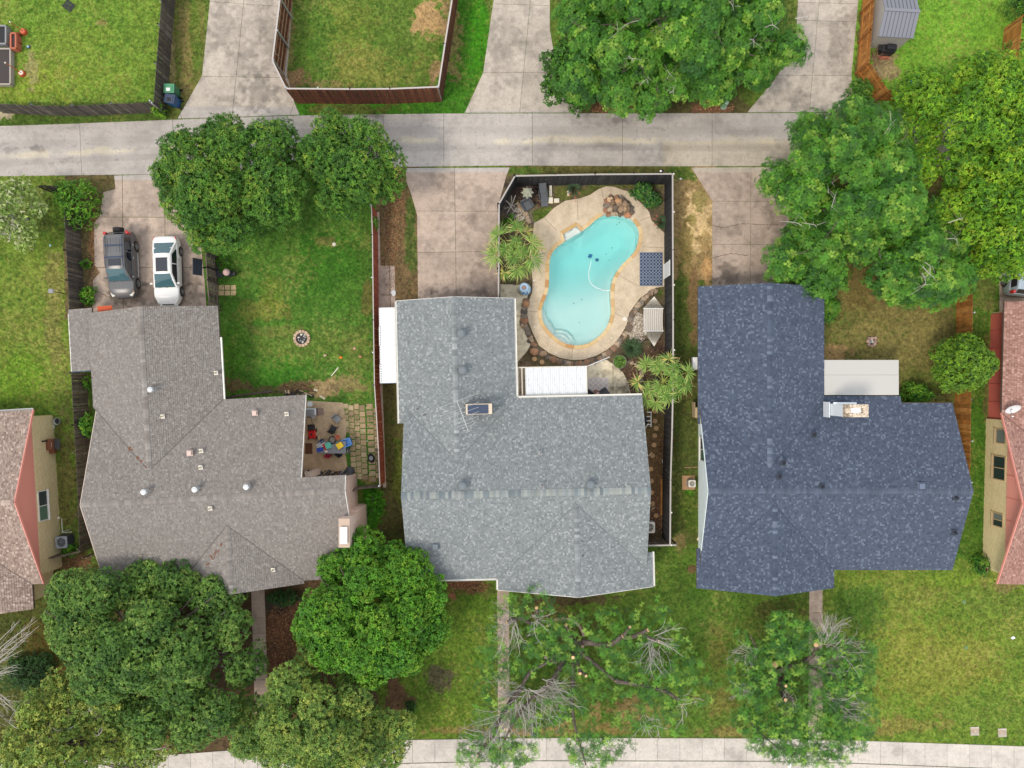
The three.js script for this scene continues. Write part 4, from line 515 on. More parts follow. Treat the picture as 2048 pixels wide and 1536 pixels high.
// pool deck in exposed aggregate
const DECK = [[1068, 446], [1088, 436], [1108, 416], [1130, 402], [1160, 397], [1180, 390], [1196, 379], [1212, 373], [1228, 374], [1244, 380], [1262, 385], [1272, 398], [1288, 412], [1298, 424], [1303, 442], [1318, 456], [1328, 466], [1328, 573], [1311, 576], [1299, 583], [1279, 597], [1268, 612], [1258, 626], [1256, 638], [1252, 653], [1242, 669], [1230, 687], [1213, 700], [1191, 712], [1168, 719], [1144, 720], [1121, 716], [1098, 706], [1078, 691], [1066, 667], [1057, 644], [1054, 624], [1058, 601], [1064, 585], [1065, 562], [1064, 548], [1062, 510], [1064, 482]];
{ const outer = hard(DECK), aggr = tex(512, 512, (x, y) => { const v = PERM[(Math.floor(x / 2) * 71 + Math.floor(y / 2) * 613) & 65535], n = wrapN(x, y, 512, 7) - 0.5, k = v < 0.12 ? 0.72 : v > 0.9 ? 1.14 : 0.94 + v * 0.1; return [204 * k * (1 + n * 0.3), 186 * k * (1 + n * 0.32), 160 * k * (1 + n * 0.36)]; });
  aggr.repeat.set(TXS / 28.4 / 2.6, TYS / 28.4 / 2.6);
  const s = new THREE.Shape(outer.map(([x, y]) => new THREE.Vector2(wx(x), -wz(y)))); s.holes.push(new THREE.Path(poolRim.map(([x, y]) => new THREE.Vector2(wx(x), -wz(y)))));
  const g = new THREE.ExtrudeGeometry(s, { depth: 0.07, bevelEnabled: false, curveSegments: 2 }); g.rotateX(-Math.PI / 2); g.translate(0, -0.005, 0);
  const d = structGroup('pool_deck'); mesh('deck_slab', siteUV(g), std(0xffffff, 0.92, { map: aggr, bumpMap: aggr, bumpScale: 0.006 }), d);
  const jm = std(C(120, 104, 88), 0.95); for (const [a, b] of [[[1089, 437], [1114, 462]], [[1154, 398], [1156, 440]], [[1202, 377], [1208, 404]], [[1255, 382], [1248, 396]], [[1279, 442], [1304, 432]], [[1284, 494], [1327, 496]], [[1239, 552], [1278, 573]], [[1229, 626], [1257, 640]], [[1145, 699], [1143, 719]], [[1062, 482], [1092, 512]], [[1055, 622], [1076, 624]], [[1200, 690], [1212, 700]]]) { const A = P(...a, 0), B = P(...b, 0), L = A.distanceTo(B); mesh('expansion_joint', place(new THREE.BoxGeometry(L, 0.006, 0.022), (A.x + B.x) / 2, 0.067, (A.z + B.z) / 2, -Math.atan2(B.z - A.z, B.x - A.x)), jm, d); } }
// rocks
const rockGeo = [0, 1, 2, 3, 4].map(k => { const r = rng(40 + k), g = new THREE.IcosahedronGeometry(1, 1), p = g.attributes.position, m = {}; for (let i = 0; i < p.count; i++) { const key = [p.getX(i), p.getY(i), p.getZ(i)].map(v => v.toFixed(3)).join(); const q = m[key] ??= 0.72 + r() * 0.5; p.setXYZ(i, p.getX(i) * q, p.getY(i) * q * 0.75, p.getZ(i) * q); } g.computeVertexNormals(); return g; });
const rockMat = [[150, 126, 102], [108, 94, 80], [132, 108, 88], [96, 88, 80], [172, 152, 128], [150, 114, 90], [126, 116, 104]].map(c => std(C(...c), 0.9, { bumpMap: grainTex, bumpScale: 0.02 }));
const rockAt = (parent, px, py, y, s, mat, flat_ = 1) => { const p = P(px, py, 0).sub(parent.position), m = mesh('rock', pick(rockGeo), mat || pick(rockMat), parent); m.position.set(p.x, y, p.z); m.rotation.set(rr(-0.3, 0.3), rr(0, 6.3), rr(-0.3, 0.3)); m.scale.set(s * rr(0.8, 1.25), s * rr(0.7, 1) * flat_, s * rr(0.8, 1.2)); return m; };
{ const g = thing('rock_waterfall', 'stacked brown rock waterfall at the north end of the pool', 'rock waterfall', P(1237, 418, 0));
  for (const [x, y, h, s] of [[1214, 402, .1, .2], [1222, 398, .18, .24], [1234, 400, .25, .26], [1246, 402, .22, .24], [1256, 408, .12, .22], [1262, 416, .1, .2], [1213, 412, .2, .24], [1224, 408, .4, .26], [1236, 408, .5, .26], [1248, 411, .36, .24], [1212, 422, .14, .24], [1220, 420, .3, .24], [1230, 418, .42, .24], [1241, 420, .4, .24], [1252, 420, .26, .22], [1262, 425, .12, .22], [1218, 430, .1, .22], [1228, 429, .2, .24], [1240, 429, .22, .24], [1216, 405, .28, .18], [1240, 398, .36, .16]]) rockAt(g, x, y, h, s);
  rockAt(g, 1255, 431, .1, .26, std(C(178, 126, 94), 0.85)); rockAt(g, 1247, 421, .4, .16, std(C(194, 160, 122), 0.85)); rockAt(g, 1234, 405, .6, .22, std(C(180, 140, 102), 0.85)); rockAt(g, 1219, 402, .36, .2, std(C(206, 176, 140), 0.85)); }
{ const g = thing('rock_border', 'border of brown rocks curving round the south side of the pool deck', 'rock border', P(1110, 700, 0));
  const line = curve([[1053, 602], [1048, 622], [1047, 642], [1052, 660], [1060, 678], [1070, 694], [1082, 706], [1100, 716], [1122, 724], [1146, 728], [1170, 727], [1194, 719], [1214, 708], [1230, 695]], 46);
  line.forEach(([x, y], i) => { rockAt(g, x + rr(-1.5, 1.5), y + rr(-1.5, 1.5), 0.06, rr(0.15, 0.26), null, 0.8); if (R() < 0.4) rockAt(g, x + rr(-5, 2), y + rr(0, 6), 0.04, rr(0.1, 0.18), null, 0.8); });
  rockAt(g, 1052, 608, .1, .28, std(C(176, 130, 94), 0.85)); rockAt(g, 1068, 704, .1, .3, std(C(166, 124, 96), 0.85)); rockAt(g, 1050, 642, .08, .26, std(C(156, 114, 88), 0.85)); }
{ const g = thing('rock_border', 'border of tan rocks curving between the pool deck and the hammock', 'rock border', P(1270, 620, 0));
  curve([[1309, 581], [1296, 589], [1283, 602], [1272, 616], [1263, 630], [1259, 645], [1255, 660], [1245, 675], [1234, 690]], 26).forEach(([x, y]) => rockAt(g, x + rr(-1, 2), y + rr(-1, 2), 0.05, rr(0.14, 0.24), pick([rockMat[0], rockMat[4], rockMat[1], rockMat[6]]), 0.8)); }
{ const g = thing('rock_border', 'short curved row of pale stones by the mulch under the leaning driftwood', 'rock border', P(1045, 425, 0)); curve([[1035, 408], [1046, 418], [1053, 430], [1058, 444]], 12).forEach(([x, y]) => rockAt(g, x, y, 0.05, rr(0.12, 0.2), rockMat[4], 0.8)); }
{ const g = thing('rock_border', 'row of small grey edging stones by the lower palm', 'rock border', P(1280, 750, 0)); curve([[1250, 722], [1264, 726], [1276, 732], [1282, 742], [1282, 756], [1279, 770], [1280, 780]], 11).forEach(([x, y]) => rockAt(g, x, y, 0.05, rr(0.12, 0.18), pick([rockMat[4], rockMat[6]]), 0.8)); }
// gravel beds: uncountable
{ const gg = new THREE.IcosahedronGeometry(0.05, 0), pts = []; const bed = (x, y, rx, ry, n, cs) => { for (let i = 0; i < n; i++) { const a = rr(0, 6.3), r = Math.sqrt(R()); pts.push([x + Math.cos(a) * r * rx, y + Math.sin(a) * r * ry, pick(cs)]); } };
  const W = [C(214, 204, 190), C(186, 172, 156), C(150, 136, 122), C(226, 218, 206)], B = [C(96, 70, 56), C(78, 58, 48), C(120, 90, 70), C(146, 118, 92)], L = [C(150, 108, 74), C(120, 82, 58), C(172, 132, 92), C(96, 70, 52)];
  bed(1274, 656, 20, 32, 900, W); bed(1040, 428, 16, 14, 300, W); bed(1315, 705, 20, 26, 500, B); bed(1272, 750, 34, 36, 900, B); bed(1062, 390, 34, 26, 500, B); bed(1305, 900, 22, 110, 700, L); bed(1310, 1040, 22, 40, 400, L); bed(930, 1172, 44, 18, 900, L); bed(575, 1280, 44, 95, 2600, L); bed(600, 1400, 60, 70, 1800, L); bed(790, 420, 22, 90, 900, L); bed(780, 520, 14, 80, 500, L); bed(1135, 1275, 24, 24, 400, B); bed(340, 1480, 60, 26, 700, L); bed(1215, 212, 50, 14, 500, L); bed(1430, 213, 40, 12, 400, L); bed(186, 500, 8, 90, 300, L); bed(160, 1135, 26, 18, 300, L); bed(600, 772, 40, 14, 200, L);
  const im = new THREE.InstancedMesh(gg, std(0xffffff, 0.95), pts.length), o = new THREE.Object3D(); pts.forEach(([x, y, c], i) => { const p = P(x, y, 0); o.position.set(p.x, 0.012, p.z); o.rotation.set(rr(0, 6), rr(0, 6), 0); const s = rr(0.4, 1.2); o.scale.set(s, s * 0.5, s * rr(0.7, 1.2)); o.updateMatrix(); im.setMatrixAt(i, o.matrix); im.setColorAt(i, c); }); im.name = 'gravel_and_leaf_litter'; im.userData = { kind: 'stuff', label: 'loose gravel, bark chips and fallen leaves in the beds' }; scene.add(im); }

// ---------- fences ----------
const woodMats = (cols, n = 4) => cols.map(c => { const t = woodTex.clone(); t.repeat.set(0.9, 0.5); t.offset.set(R(), R()); t.needsUpdate = true; return std(C(...c), 0.9, { map: t }); });
const WM = {
  grey: woodMats([[118, 112, 106], [102, 97, 92], [132, 126, 120], [90, 86, 82], [110, 102, 94]]), cedar: woodMats([[126, 72, 50], [114, 64, 46], [136, 80, 56], [106, 58, 42]]), black: woodMats([[58, 60, 64], [50, 52, 57], [66, 67, 70], [44, 46, 51]]),
  red: woodMats([[186, 96, 72], [174, 88, 66], [194, 106, 80]]), honey: woodMats([[216, 150, 76], [204, 138, 66], [226, 162, 88], [190, 126, 60]]), rail: woodMats([[196, 164, 124], [180, 150, 114]]), old: woodMats([[150, 138, 124], [128, 118, 108], [166, 154, 140], [112, 102, 94]]),
};
const pickGeo = {};
function fence(label, pts, h, mats, o = {}) { // pts: site-plan positions of the fence TOP line
  const w = o.w || 0.14, Q = pts.map(([x, y]) => P(x, y, h)), c = Q[0].clone().add(Q[Q.length - 1]).multiplyScalar(0.5).setY(0), g = thing('fence', label, 'fence', c, 0, 'board fences around the yards');
  const pg = pickGeo[h + '_' + w] ??= (() => { const s = new THREE.Shape([[-w / 2 + 0.004, 0.03], [w / 2 - 0.004, 0.03], [w / 2 - 0.004, h - 0.03], [w / 2 - 0.03, h], [-w / 2 + 0.03, h], [-w / 2 + 0.004, h - 0.03]].map(p => new THREE.Vector2(...p))); const e = new THREE.ExtrudeGeometry(s, { depth: 0.018, bevelEnabled: false }); e.translate(0, 0, -0.009); return e; })();
  const side = o.side || 1; let carry = 0;
  for (let i = 0; i + 1 < Q.length; i++) {
    const a = Q[i], b = Q[i + 1], d = b.clone().sub(a).setY(0), L = d.length(); d.normalize(); const ry = -Math.atan2(d.z, d.x), nx = -d.z * side, nz = d.x * side;
    for (let s = w / 2; s < L; s += w) { const m = mesh('picket', pg, pick(mats), g), k = R() < (o.gap || 0) ? null : 1; m.position.set(a.x + d.x * s - c.x + nx * 0.03, rr(-0.025, 0.015), a.z + d.z * s - c.z + nz * 0.03); m.rotation.set(rr(-0.012, 0.012), ry, rr(-0.008, 0.008) * (o.wob || 1)); }
    const rm = o.rail || mats; for (const rh of (o.rails || [0.3, h * 0.5, h - 0.25])) mesh('rail', place(new THREE.BoxGeometry(L, 0.085, 0.04), (a.x + b.x) / 2 - c.x - nx * 0.01, rh, (a.z + b.z) / 2 - c.z - nz * 0.01, ry), rm[0], g);
    const np = Math.max(1, Math.round(L / 2.4)); for (let k = 0; k <= np; k++) { const s = L * k / np; mesh('post', bx(0.09, h + (o.postUp ?? 0.06), 0.09, a.x + d.x * s - c.x - nx * 0.075, (h + (o.postUp ?? 0.06)) / 2, a.z + d.z * s - c.z - nz * 0.075, ry), o.post || rm[rm.length - 1], g); if (o.cap2) mesh('post_cap', bx(0.1, 0.03, 0.1, a.x + d.x * s - c.x - nx * 0.075, h + 0.09, a.z + d.z * s - c.z - nz * 0.075, ry), MT.white, g); }
    if (o.cap) mesh('cap_rail', place(new THREE.BoxGeometry(L + 0.06, 0.035, o.capw || 0.1), (a.x + b.x) / 2 - c.x, h + 0.025, (a.z + b.z) / 2 - c.z, ry), o.cap, g);
  }
  return g;
}
const capGrey = std(C(172, 166, 160), 0.85), capPale = std(C(190, 182, 178), 0.85), steelPost = std(C(196, 198, 200), 0.4, { metalness: 0.4 });
fence('weathered grey picket fence on the east side of the top left yard', [[326, -40], [322, 0], [318, 48], [312, 125], [306, 206]], 1.85, WM.grey, { side: -1, post: steelPost });
fence('weathered grey picket fence between the top left yard and the alley', [[300, 204], [220, 207], [142, 211], [60, 210], [-30, 205]], 1.83, WM.grey, { side: -1, post: steelPost });
fence('dark red cedar fence with three pale rails, left side of the top middle yard', [[564, -40], [560, 0], [545, 122]], 2.44, WM.cedar, { side: 1, rail: WM.rail, cap: capPale, rails: [0.25, 0.9, 1.5, 2.15], post: steelPost });
fence('short diagonal corner of the dark red cedar fence', [[545, 122], [572, 177]], 2.44, WM.cedar, { side: 1, rail: WM.rail, cap: capPale, post: steelPost });
fence('dark red cedar fence facing the alley, south side of the top middle yard', [[572, 177.5], [700, 178.5], [780, 178], [877, 174]], 2.44, WM.cedar, { side: 1, rail: WM.rail, cap: capPale, post: steelPost });
fence('dark red cedar fence on the right side of the top middle yard', [[877, 174], [890, 88], [904, 0], [910, -40]], 2.44, WM.cedar, { side: 1, rail: WM.rail, cap: capPale, post: steelPost });
fence('black stained fence with pale cap along the north of the pool yard', [[1030, 352], [1190, 349], [1345, 348]], 2.4, WM.black, { side: 1, cap: capGrey });
fence('short diagonal black fence by the closed patio umbrella', [[998, 408], [1030, 352]], 2.4, WM.black, { side: 1, cap: capGrey });
fence('black stained fence between the middle driveway and the fan palm', [[997, 600], [998, 408]], 2.4, WM.black, { side: 1, cap: capGrey });
fence('black stained fence behind the hammock, upper east side of the pool yard', [[1345, 348], [1345.5, 500], [1346, 640], [1346, 760]], 2.4, WM.black, { side: 1, cap: capGrey, post: MT.offwhite });
fence('dark fence with pale cap beside the row of stepping stones', [[1346, 760], [1344, 860], [1341, 960], [1340, 1090]], 2.4, WM.black, { side: 1, cap: capGrey, post: MT.offwhite });
fence('low slatted gate fence closing the stepping stone passage', [[1296, 1091], [1352, 1090]], 1.9, WM.old, { side: 1, w: 0.2, cap: capGrey });
fence('rust red fence with white top edge between the brown and grey houses', [[743, 410], [745, 470], [747, 640], [749, 770], [753, 830]], 1.83, WM.red, { side: -1, cap: capPale, capw: 0.06, post: steelPost });
fence('rust red fence beside the square paver patio', [[753, 830], [757, 900], [760, 972]], 1.83, WM.red, { side: -1, cap: capPale, capw: 0.06, post: steelPost });
fence('broken grey board fence closing the paver patio', [[704, 980], [757, 975]], 1.5, WM.old, { side: -1, w: 0.2, wob: 5 });
fence('old grey board fence left of the parked suv', [[127, 410], [131, 500], [135, 560], [137, 620]], 1.83, WM.grey, { side: -1 });
fence('old grey board fence running past the brown house', [[141, 745], [147, 850], [153, 960], [158, 1098]], 1.83, WM.grey, { side: -1 });
fence('short dark fence stub behind the bright round bush at the alley', [[78, 371], [128, 374]], 1.6, WM.grey, { side: -1, w: 0.2 });
fence('crooked grey boards between the air conditioner and the brown house', [[100, 1118], [160, 1104]], 1.6, WM.old, { side: 1, w: 0.16 });
fence('short broken fence of brown boards at the corner of the brown house', [[166, 1118], [192, 1108]], 1.1, WM.old, { side: 1, w: 0.18, wob: 6 });
fence('honey coloured cedar fence left of the metal shed', [[1751, -40], [1748, 0], [1743, 60], [1738, 124]], 1.83, WM.honey, { side: -1, rails: [0.4, 1.4] });
fence('diagonal corner of the honey coloured fence below the metal shed', [[1738, 124], [1776, 181]], 1.83, WM.honey, { side: -1, rails: [0.4, 1.4] });
fence('honey coloured fence along the alley under the yellow green tree', [[1776, 181], [1880, 181], [1990, 182]], 1.83, WM.honey, { side: -1, rails: [0.4, 1.4] });
fence('honey coloured fence at the top right edge of the picture', [[2046, 30], [2042, 80], [2038, 118]], 1.83, WM.honey, { side: 1 });
fence('honey coloured cedar fence right of the dry back yard', [[1950, 470], [1947, 560], [1945, 690], [1943, 800], [1941, 965]], 1.83, WM.honey, { side: 1, rail: WM.honey, post: steelPost });
fence('old low picket fence under the big tree by the alley', [[1180, 188], [1250, 187], [1430, 182], [1472, 176]], 1.2, WM.old, { side: -1, w: 0.16 });
fence('grey open fence behind the basketball hoop', [[411, 505], [414, 560], [419, 616]], 1.8, WM.old, { side: 1, w: 0.3, wob: 6, rail: WM.old, rails: [0.4, 1.0, 1.75] });
// ---------- leaves and trees ----------
const leafMat = (rough = 0.6) => std(0xffffff, rough, { side: THREE.DoubleSide });
const LM = leafMat();
function leafTris(pos, o, dir, up, len, wid, fold = 0.25) { // a folded leaf: two triangles pairs about the midrib
  const side = new V3().crossVectors(dir, up).normalize(), tip = o.clone().addScaledVector(dir, len), mid = o.clone().addScaledVector(dir, len * 0.45), l = mid.clone().addScaledVector(side, wid / 2).addScaledVector(up, wid * fold), r = mid.clone().addScaledVector(side, -wid / 2).addScaledVector(up, wid * fold);
  for (const t of [[o, l, tip], [o, tip, r]]) for (const p of t) pos.push(p.x, p.y, p.z);
}
const geoOf = pos => { const g = new THREE.BufferGeometry(); g.setAttribute('position', new THREE.Float32BufferAttribute(pos, 3)); g.computeVertexNormals(); return g; };
function sprig(n, len, wid, droop, spread, seed) { // rosette of leaves about +y
  const r = rng(seed), pos = []; for (let i = 0; i < n; i++) { const a = i * 2.4 + r(), el = 0.9 - droop * r() - i / n * 0.5, d = new V3(Math.cos(a) * Math.cos(el), Math.sin(el), Math.sin(a) * Math.cos(el)), o = new V3((r() - 0.5) * spread, (r() - 0.5) * spread * 0.5, (r() - 0.5) * spread); leafTris(pos, o, d, new V3(-d.x * d.y, 1 - d.y * d.y, -d.z * d.y).normalize(), len * (0.7 + r() * 0.5), wid * (0.8 + r() * 0.4)); } return geoOf(pos);
}
function frondSprig(nf, nl, flen, len, wid, seed) { // compound leaves: leaflets in pairs on drooping stalks
  const r = rng(seed), pos = []; for (let f = 0; f < nf; f++) { const a = f * 2.4 + r() * 0.8, el = 0.5 + r() * 0.3; for (let k = 1; k <= nl; k++) { const t = k / nl, e = el - t * t * 1.1, rad = flen * t * 0.85, o = new V3(Math.cos(a) * rad, flen * (Math.sin(el) * t - 0.45 * t * t), Math.sin(a) * rad); for (const s of k === nl ? [0] : [-1, 1]) { const b = a + s * 0.95, d = new V3(Math.cos(b) * Math.cos(e), Math.sin(e) * 0.6 - 0.15, Math.sin(b) * Math.cos(e)).normalize(); leafTris(pos, o, d, new V3(0, 1, 0), len, wid, 0.15); } } } return geoOf(pos);
}
const SPRIG = { oak: sprig(11, 0.17, 0.1, 1.0, 0.2, 1), maple: sprig(10, 0.21, 0.16, 1.1, 0.24, 2), small: sprig(12, 0.12, 0.07, 1.0, 0.16, 3), pecan: frondSprig(5, 5, 0.5, 0.19, 0.08, 4), loose: frondSprig(4, 4, 0.34, 0.13, 0.055, 8), shrub: sprig(12, 0.13, 0.07, 0.9, 0.16, 5), wispy: frondSprig(4, 6, 0.42, 0.1, 0.04, 6) };
function leaves(parent, items, geo, name = 'crown', mat = LM) { // items: [Vector3, normal, scale, Color]
  const im = new THREE.InstancedMesh(geo, mat, items.length), q = new THREE.Quaternion(), q2 = new THREE.Quaternion(), m = new THREE.Matrix4(), Y = new V3(0, 1, 0);
  items.forEach(([p, n, s, c], i) => { q.setFromUnitVectors(Y, n); q2.setFromAxisAngle(Y, R() * 6.283); q.multiply(q2); m.compose(p, q, new V3(s, s * rr(0.8, 1.1), s)); im.setMatrixAt(i, m); im.setColorAt(i, c); });
  im.name = name; im.userData.kind = 'stuff'; parent.add(im); return im;
}
const tint = (cols, r1, r2) => { const i = Math.min(cols.length - 1, Math.floor(r1 * cols.length)), a = cols[i], k = 0.5 + r2 * 0.62; return new THREE.Color(a.r * k, a.g * k, a.b * k); };
function crownItems(o) { // o: lobes [[x,z,y,rx,rz,ry]...] in the tree's own frame; rounded clumps of leaf sprigs over each dome
  const items = [], cl = [], boughs = [];
  if (o.bough) for (const [cx, cz, y, rx, rz, ry] of o.lobes) { // domes of foliage held apart by gaps
    const ph = R() * 6.3; for (let t = 0; t < rx * rz * 30; t++) { const a = rr(0, 6.283), r = Math.sqrt(R()) * (o.ragged ? 1.05 : 1), B = o.bough * rr(0.7, 1.25), wob = 1 + 0.1 * Math.sin(3 * a + ph) + 0.07 * Math.sin(5 * a + ph * 2), e = Math.max(0.25, 1 - B * (o.ragged ? 0.8 : 0.66) / Math.min(rx, rz)), hg = Math.sqrt(Math.max(0, 1 - r * r)), p = new V3(cx + Math.cos(a) * r * rx * wob * e, y + ry * hg * rr(0.75, 1.05) - B * 0.55 - (r > 0.75 ? rr(0, 0.9) : 0), cz + Math.sin(a) * r * rz * wob * e);
      if (boughs.every(b => Math.hypot(b[0] - p.x, (b[2] - p.y) * 0.6, b[1] - p.z) > (b[3] + B) * (o.apart ?? 0.74))) boughs.push([p.x, p.z, p.y, B * rr(0.9, 1.15), B * rr(0.9, 1.15), B * 0.85]); } }
  const under = o.bough ? o.lobes.map(l => [...l.slice(0, 2), l[2] - 0.4, l[3] * 0.82, l[4] * 0.82, l[5] * 0.55, 1]) : [];
  for (const [cx, cz, y, rx, rz, ry, low] of o.bough ? [...boughs, ...under] : o.lobes) {
    const ph = R() * 6.3, tries = low ? 0 : Math.round(rx * rz * 40 / (o.rc * o.rc)), inner = Math.round(rx * rz * (low ? 0.5 : o.bough ? 0.3 : o.fill ?? 1.1) / (o.rc * o.rc));
    for (let t = 0; t < tries + inner; t++) {
      const a = rr(0, 6.283), r = Math.sqrt(R()), deep = t >= tries, wob = 1 + 0.11 * Math.sin(3 * a + ph) + 0.07 * Math.sin(5 * a + ph * 2) + 0.05 * Math.sin(9 * a + ph), k = deep ? rr(0.3, 0.7) : 1, rc = o.rc * rr(0.7, 1.2), e = Math.max(0.3, 1 - rc * 0.7 / Math.min(rx, rz));
      const hgt = Math.sqrt(Math.max(0, 1 - r * r)), p = new V3(cx + Math.cos(a) * r * rx * wob * e, y + ry * (hgt * (deep ? 0.45 : 1) - (r > 0.8 ? rr(0, 0.5) : 0)) * rr(0.82, 1) - rc * 0.4, cz + Math.sin(a) * r * rz * wob * e);
      let ok = true; if (!deep) for (const c of cl) if (Math.hypot(c.p.x - p.x, (c.p.y - p.y) * 0.8, c.p.z - p.z) < (c.rc + rc) * (o.pack ?? 0.56)) { ok = false; break; }
      if (ok) cl.push({ p, rc: deep ? rc * 1.1 : rc, c: R(), k: deep ? 0.35 : 1, out: new V3(Math.cos(a) * r, 0.5 + hgt, Math.sin(a) * r).normalize(), q: [R() * 50, R() * 50] });
    }
  }
  for (const c of cl) { const n = Math.round(o.dens * c.rc * c.rc * c.k); for (let i = 0; i < n; i++) {
    const d = new V3(rr(-1, 1), rr(-0.5, 1), rr(-1, 1)); if (d.lengthSq() > 1 || d.lengthSq() < 0.01) { i -= 0.5; continue; } d.normalize(); const bump = vn(d.x * 2.6 + c.q[0] + d.y * 2, d.z * 2.6 + c.q[1]) - 0.5, rad = c.rc * (o.open ? (0.45 + 0.6 * Math.sqrt(R())) * (1 + bump * 0.9) : rr(0.8, 1.04) * (1 + bump * 0.42)), p = c.p.clone().addScaledVector(d, rad); p.y -= d.y > 0 ? 0.22 * d.y * rad : 0; if (p.y < 0.12) continue;
    const nrm = d.clone().multiplyScalar(0.75).addScaledVector(c.out, 0.35).add(new V3(rr(-0.4, 0.4), rr(0.1, 0.7), rr(-0.4, 0.4))).normalize(); items.push([p, nrm, (o.size || 1) * rr(0.7, 1.25), tint(o.cols, clamp(c.c * 0.5 + R() * 0.5, 0, 0.999), R())]);
  } }
  return items;
}
function tree(name, label, cat, px, py, o, group = 'trees in the yards') { // px, py = trunk foot on the site plan
  const g = thing(name, label, cat, P(px, py, 0), 0, group), O = g.position; R = rng(o.seed || 77);
  o.lobes = o.lobes.map(([x, y, h, rx, ry, rh]) => { const k = (HC - h) / FOCAL; return [(x - 1024) * k - O.x, (y - 768) * k - O.z, h, rx * k, ry * k, rh]; });
  if (o.trunk !== 0) {
    const tr = o.trunk || 0.24, L0 = o.lobes[0], fork = new V3(L0[0] * 0.25, Math.min(2.4, L0[2] * 0.5), L0[1] * 0.25), gs = [limb([[0, -0.05, 0], [rr(-0.1, 0.1), fork.y * 0.5, rr(-0.1, 0.1)], fork], tr * 1.25, tr * 0.85, 9)]; mesh('trunk', mg(gs), o.bark || MT.bark, g);
    for (const [cx, cz, y, rx, rz, ry] of o.lobes) for (let i = 0; i < (o.limbs ?? 5); i++) { const a = i / (o.limbs ?? 5) * 6.28 + rr(-0.4, 0.4), e = new V3(cx + Math.cos(a) * rx * 0.5, y + ry * rr(0.0, 0.3), cz + Math.sin(a) * rz * 0.5), mid = fork.clone().lerp(e, 0.5).add(new V3(rr(-0.3, 0.3), rr(0.2, 0.7), rr(-0.3, 0.3))); mesh('branch', limb([fork, mid, e], tr * 0.5, 0.03, 6, 8), o.bark || MT.bark, g); }
  }
  for (let i = 0; i < (o.pale || 0); i++) { // thin pale twigs that show between the leaves
    const [cx, cz, y, rx, rz, ry] = pick(o.lobes), a = rr(0, 6.28), r = rr(0.3, 0.95), q = (k, up) => new V3(cx + Math.cos(a) * rx * k, y + ry * Math.sqrt(Math.max(0, 1 - k * k)) * 0.98 + up, cz + Math.sin(a) * rz * k), A = q(r * 0.72, -0.5), B = q(r * 0.9, 0.1), E = q(Math.min(1, r * 1.08), 0.12).add(new V3(rr(-0.5, 0.5), 0, rr(-0.5, 0.5))), gs = [limb([A, B, E], 0.026, 0.008, 5, 6)]; for (let k = 0; k < 4; k++) { const S = B.clone().lerp(E, rr(-0.3, 0.7)), T = S.clone().add(new V3(rr(-0.6, 0.6), rr(0, 0.2), rr(-0.6, 0.6))); gs.push(limb([S, S.clone().lerp(T, 0.5).add(new V3(0, 0.05, 0)), T], 0.011, 0.005, 4, 4)); } mesh('branch', mg(gs), i % 2 ? MT.twig : MT.bark, g); }
  leaves(g, crownItems(o), SPRIG[o.leaf || 'oak']); return g;
}
const G = { mid: [C(56, 104, 30), C(72, 124, 34), C(90, 142, 40), C(110, 156, 46), C(140, 168, 56)], dark: [C(62, 104, 38), C(80, 124, 44), C(98, 142, 52), C(118, 156, 60), C(142, 170, 76)], bright: [C(62, 122, 24), C(80, 142, 26), C(96, 158, 30), C(112, 166, 34), C(128, 170, 42)], yellow: [C(62, 114, 18), C(86, 142, 20), C(112, 166, 24), C(134, 180, 30), C(158, 190, 46)], pecan: [C(40, 94, 20), C(58, 116, 25), C(78, 138, 31), C(100, 158, 40), C(146, 186, 64)], olive: [C(88, 128, 54), C(108, 148, 62), C(132, 166, 70), C(158, 182, 78), C(186, 196, 88)], pale: [C(122, 160, 66), C(150, 182, 84), C(186, 206, 120), C(232, 236, 190)] };
tree('oak_tree', 'large dense green tree overhanging the alley and the parked cars', 'tree', 500, 400, { lobes: [[470, 365, 4.6, 168, 142, 3.4], [400, 320, 5, 85, 80, 2.2], [560, 300, 5, 80, 90, 2.4]], rc: 0.62, dens: 300, cols: G.mid, leaf: 'oak', size: 0.66, pack: 0.5, bough: 1.75, apart: 0.66, seed: 21, trunk: 0.3 });
tree('oak_tree', 'smaller green tree beside the large one, over the rust red fence', 'tree', 715, 370, { lobes: [[703, 326, 4.6, 100, 108, 3]], rc: 0.58, dens: 300, cols: G.mid, leaf: 'oak', size: 0.66, pack: 0.5, bough: 1.5, apart: 0.64, seed: 22 });
tree('pecan_tree', 'huge bright green tree at the top of the picture beside the alley', 'tree', 1340, 110, { lobes: [[1350, 40, 5.5, 250, 140, 3.6], [1240, 100, 6, 130, 110, 2.5], [1480, 70, 6, 140, 100, 2.6], [1320, 185, 5, 66, 44, 1.4]], rc: 0.66, dens: 190, cols: G.pecan, leaf: 'pecan', size: 0.44, pack: 0.46, bough: 1.5, apart: 0.68, ragged: true, seed: 23, pale: 26, trunk: 0.34, open: true });
tree('maple_tree', 'dark green leafy tree at the left foot of the huge tree', 'tree', 1130, 160, { lobes: [[1138, 140, 3.4, 58, 66, 2]], rc: 0.5, dens: 230, cols: [C(58, 112, 24), C(76, 130, 28), C(52, 96, 26), C(94, 146, 34)], leaf: 'maple', size: 0.55, pack: 0.5, bough: 1, apart: 0.6, ragged: true, seed: 24, trunk: 0.14 });
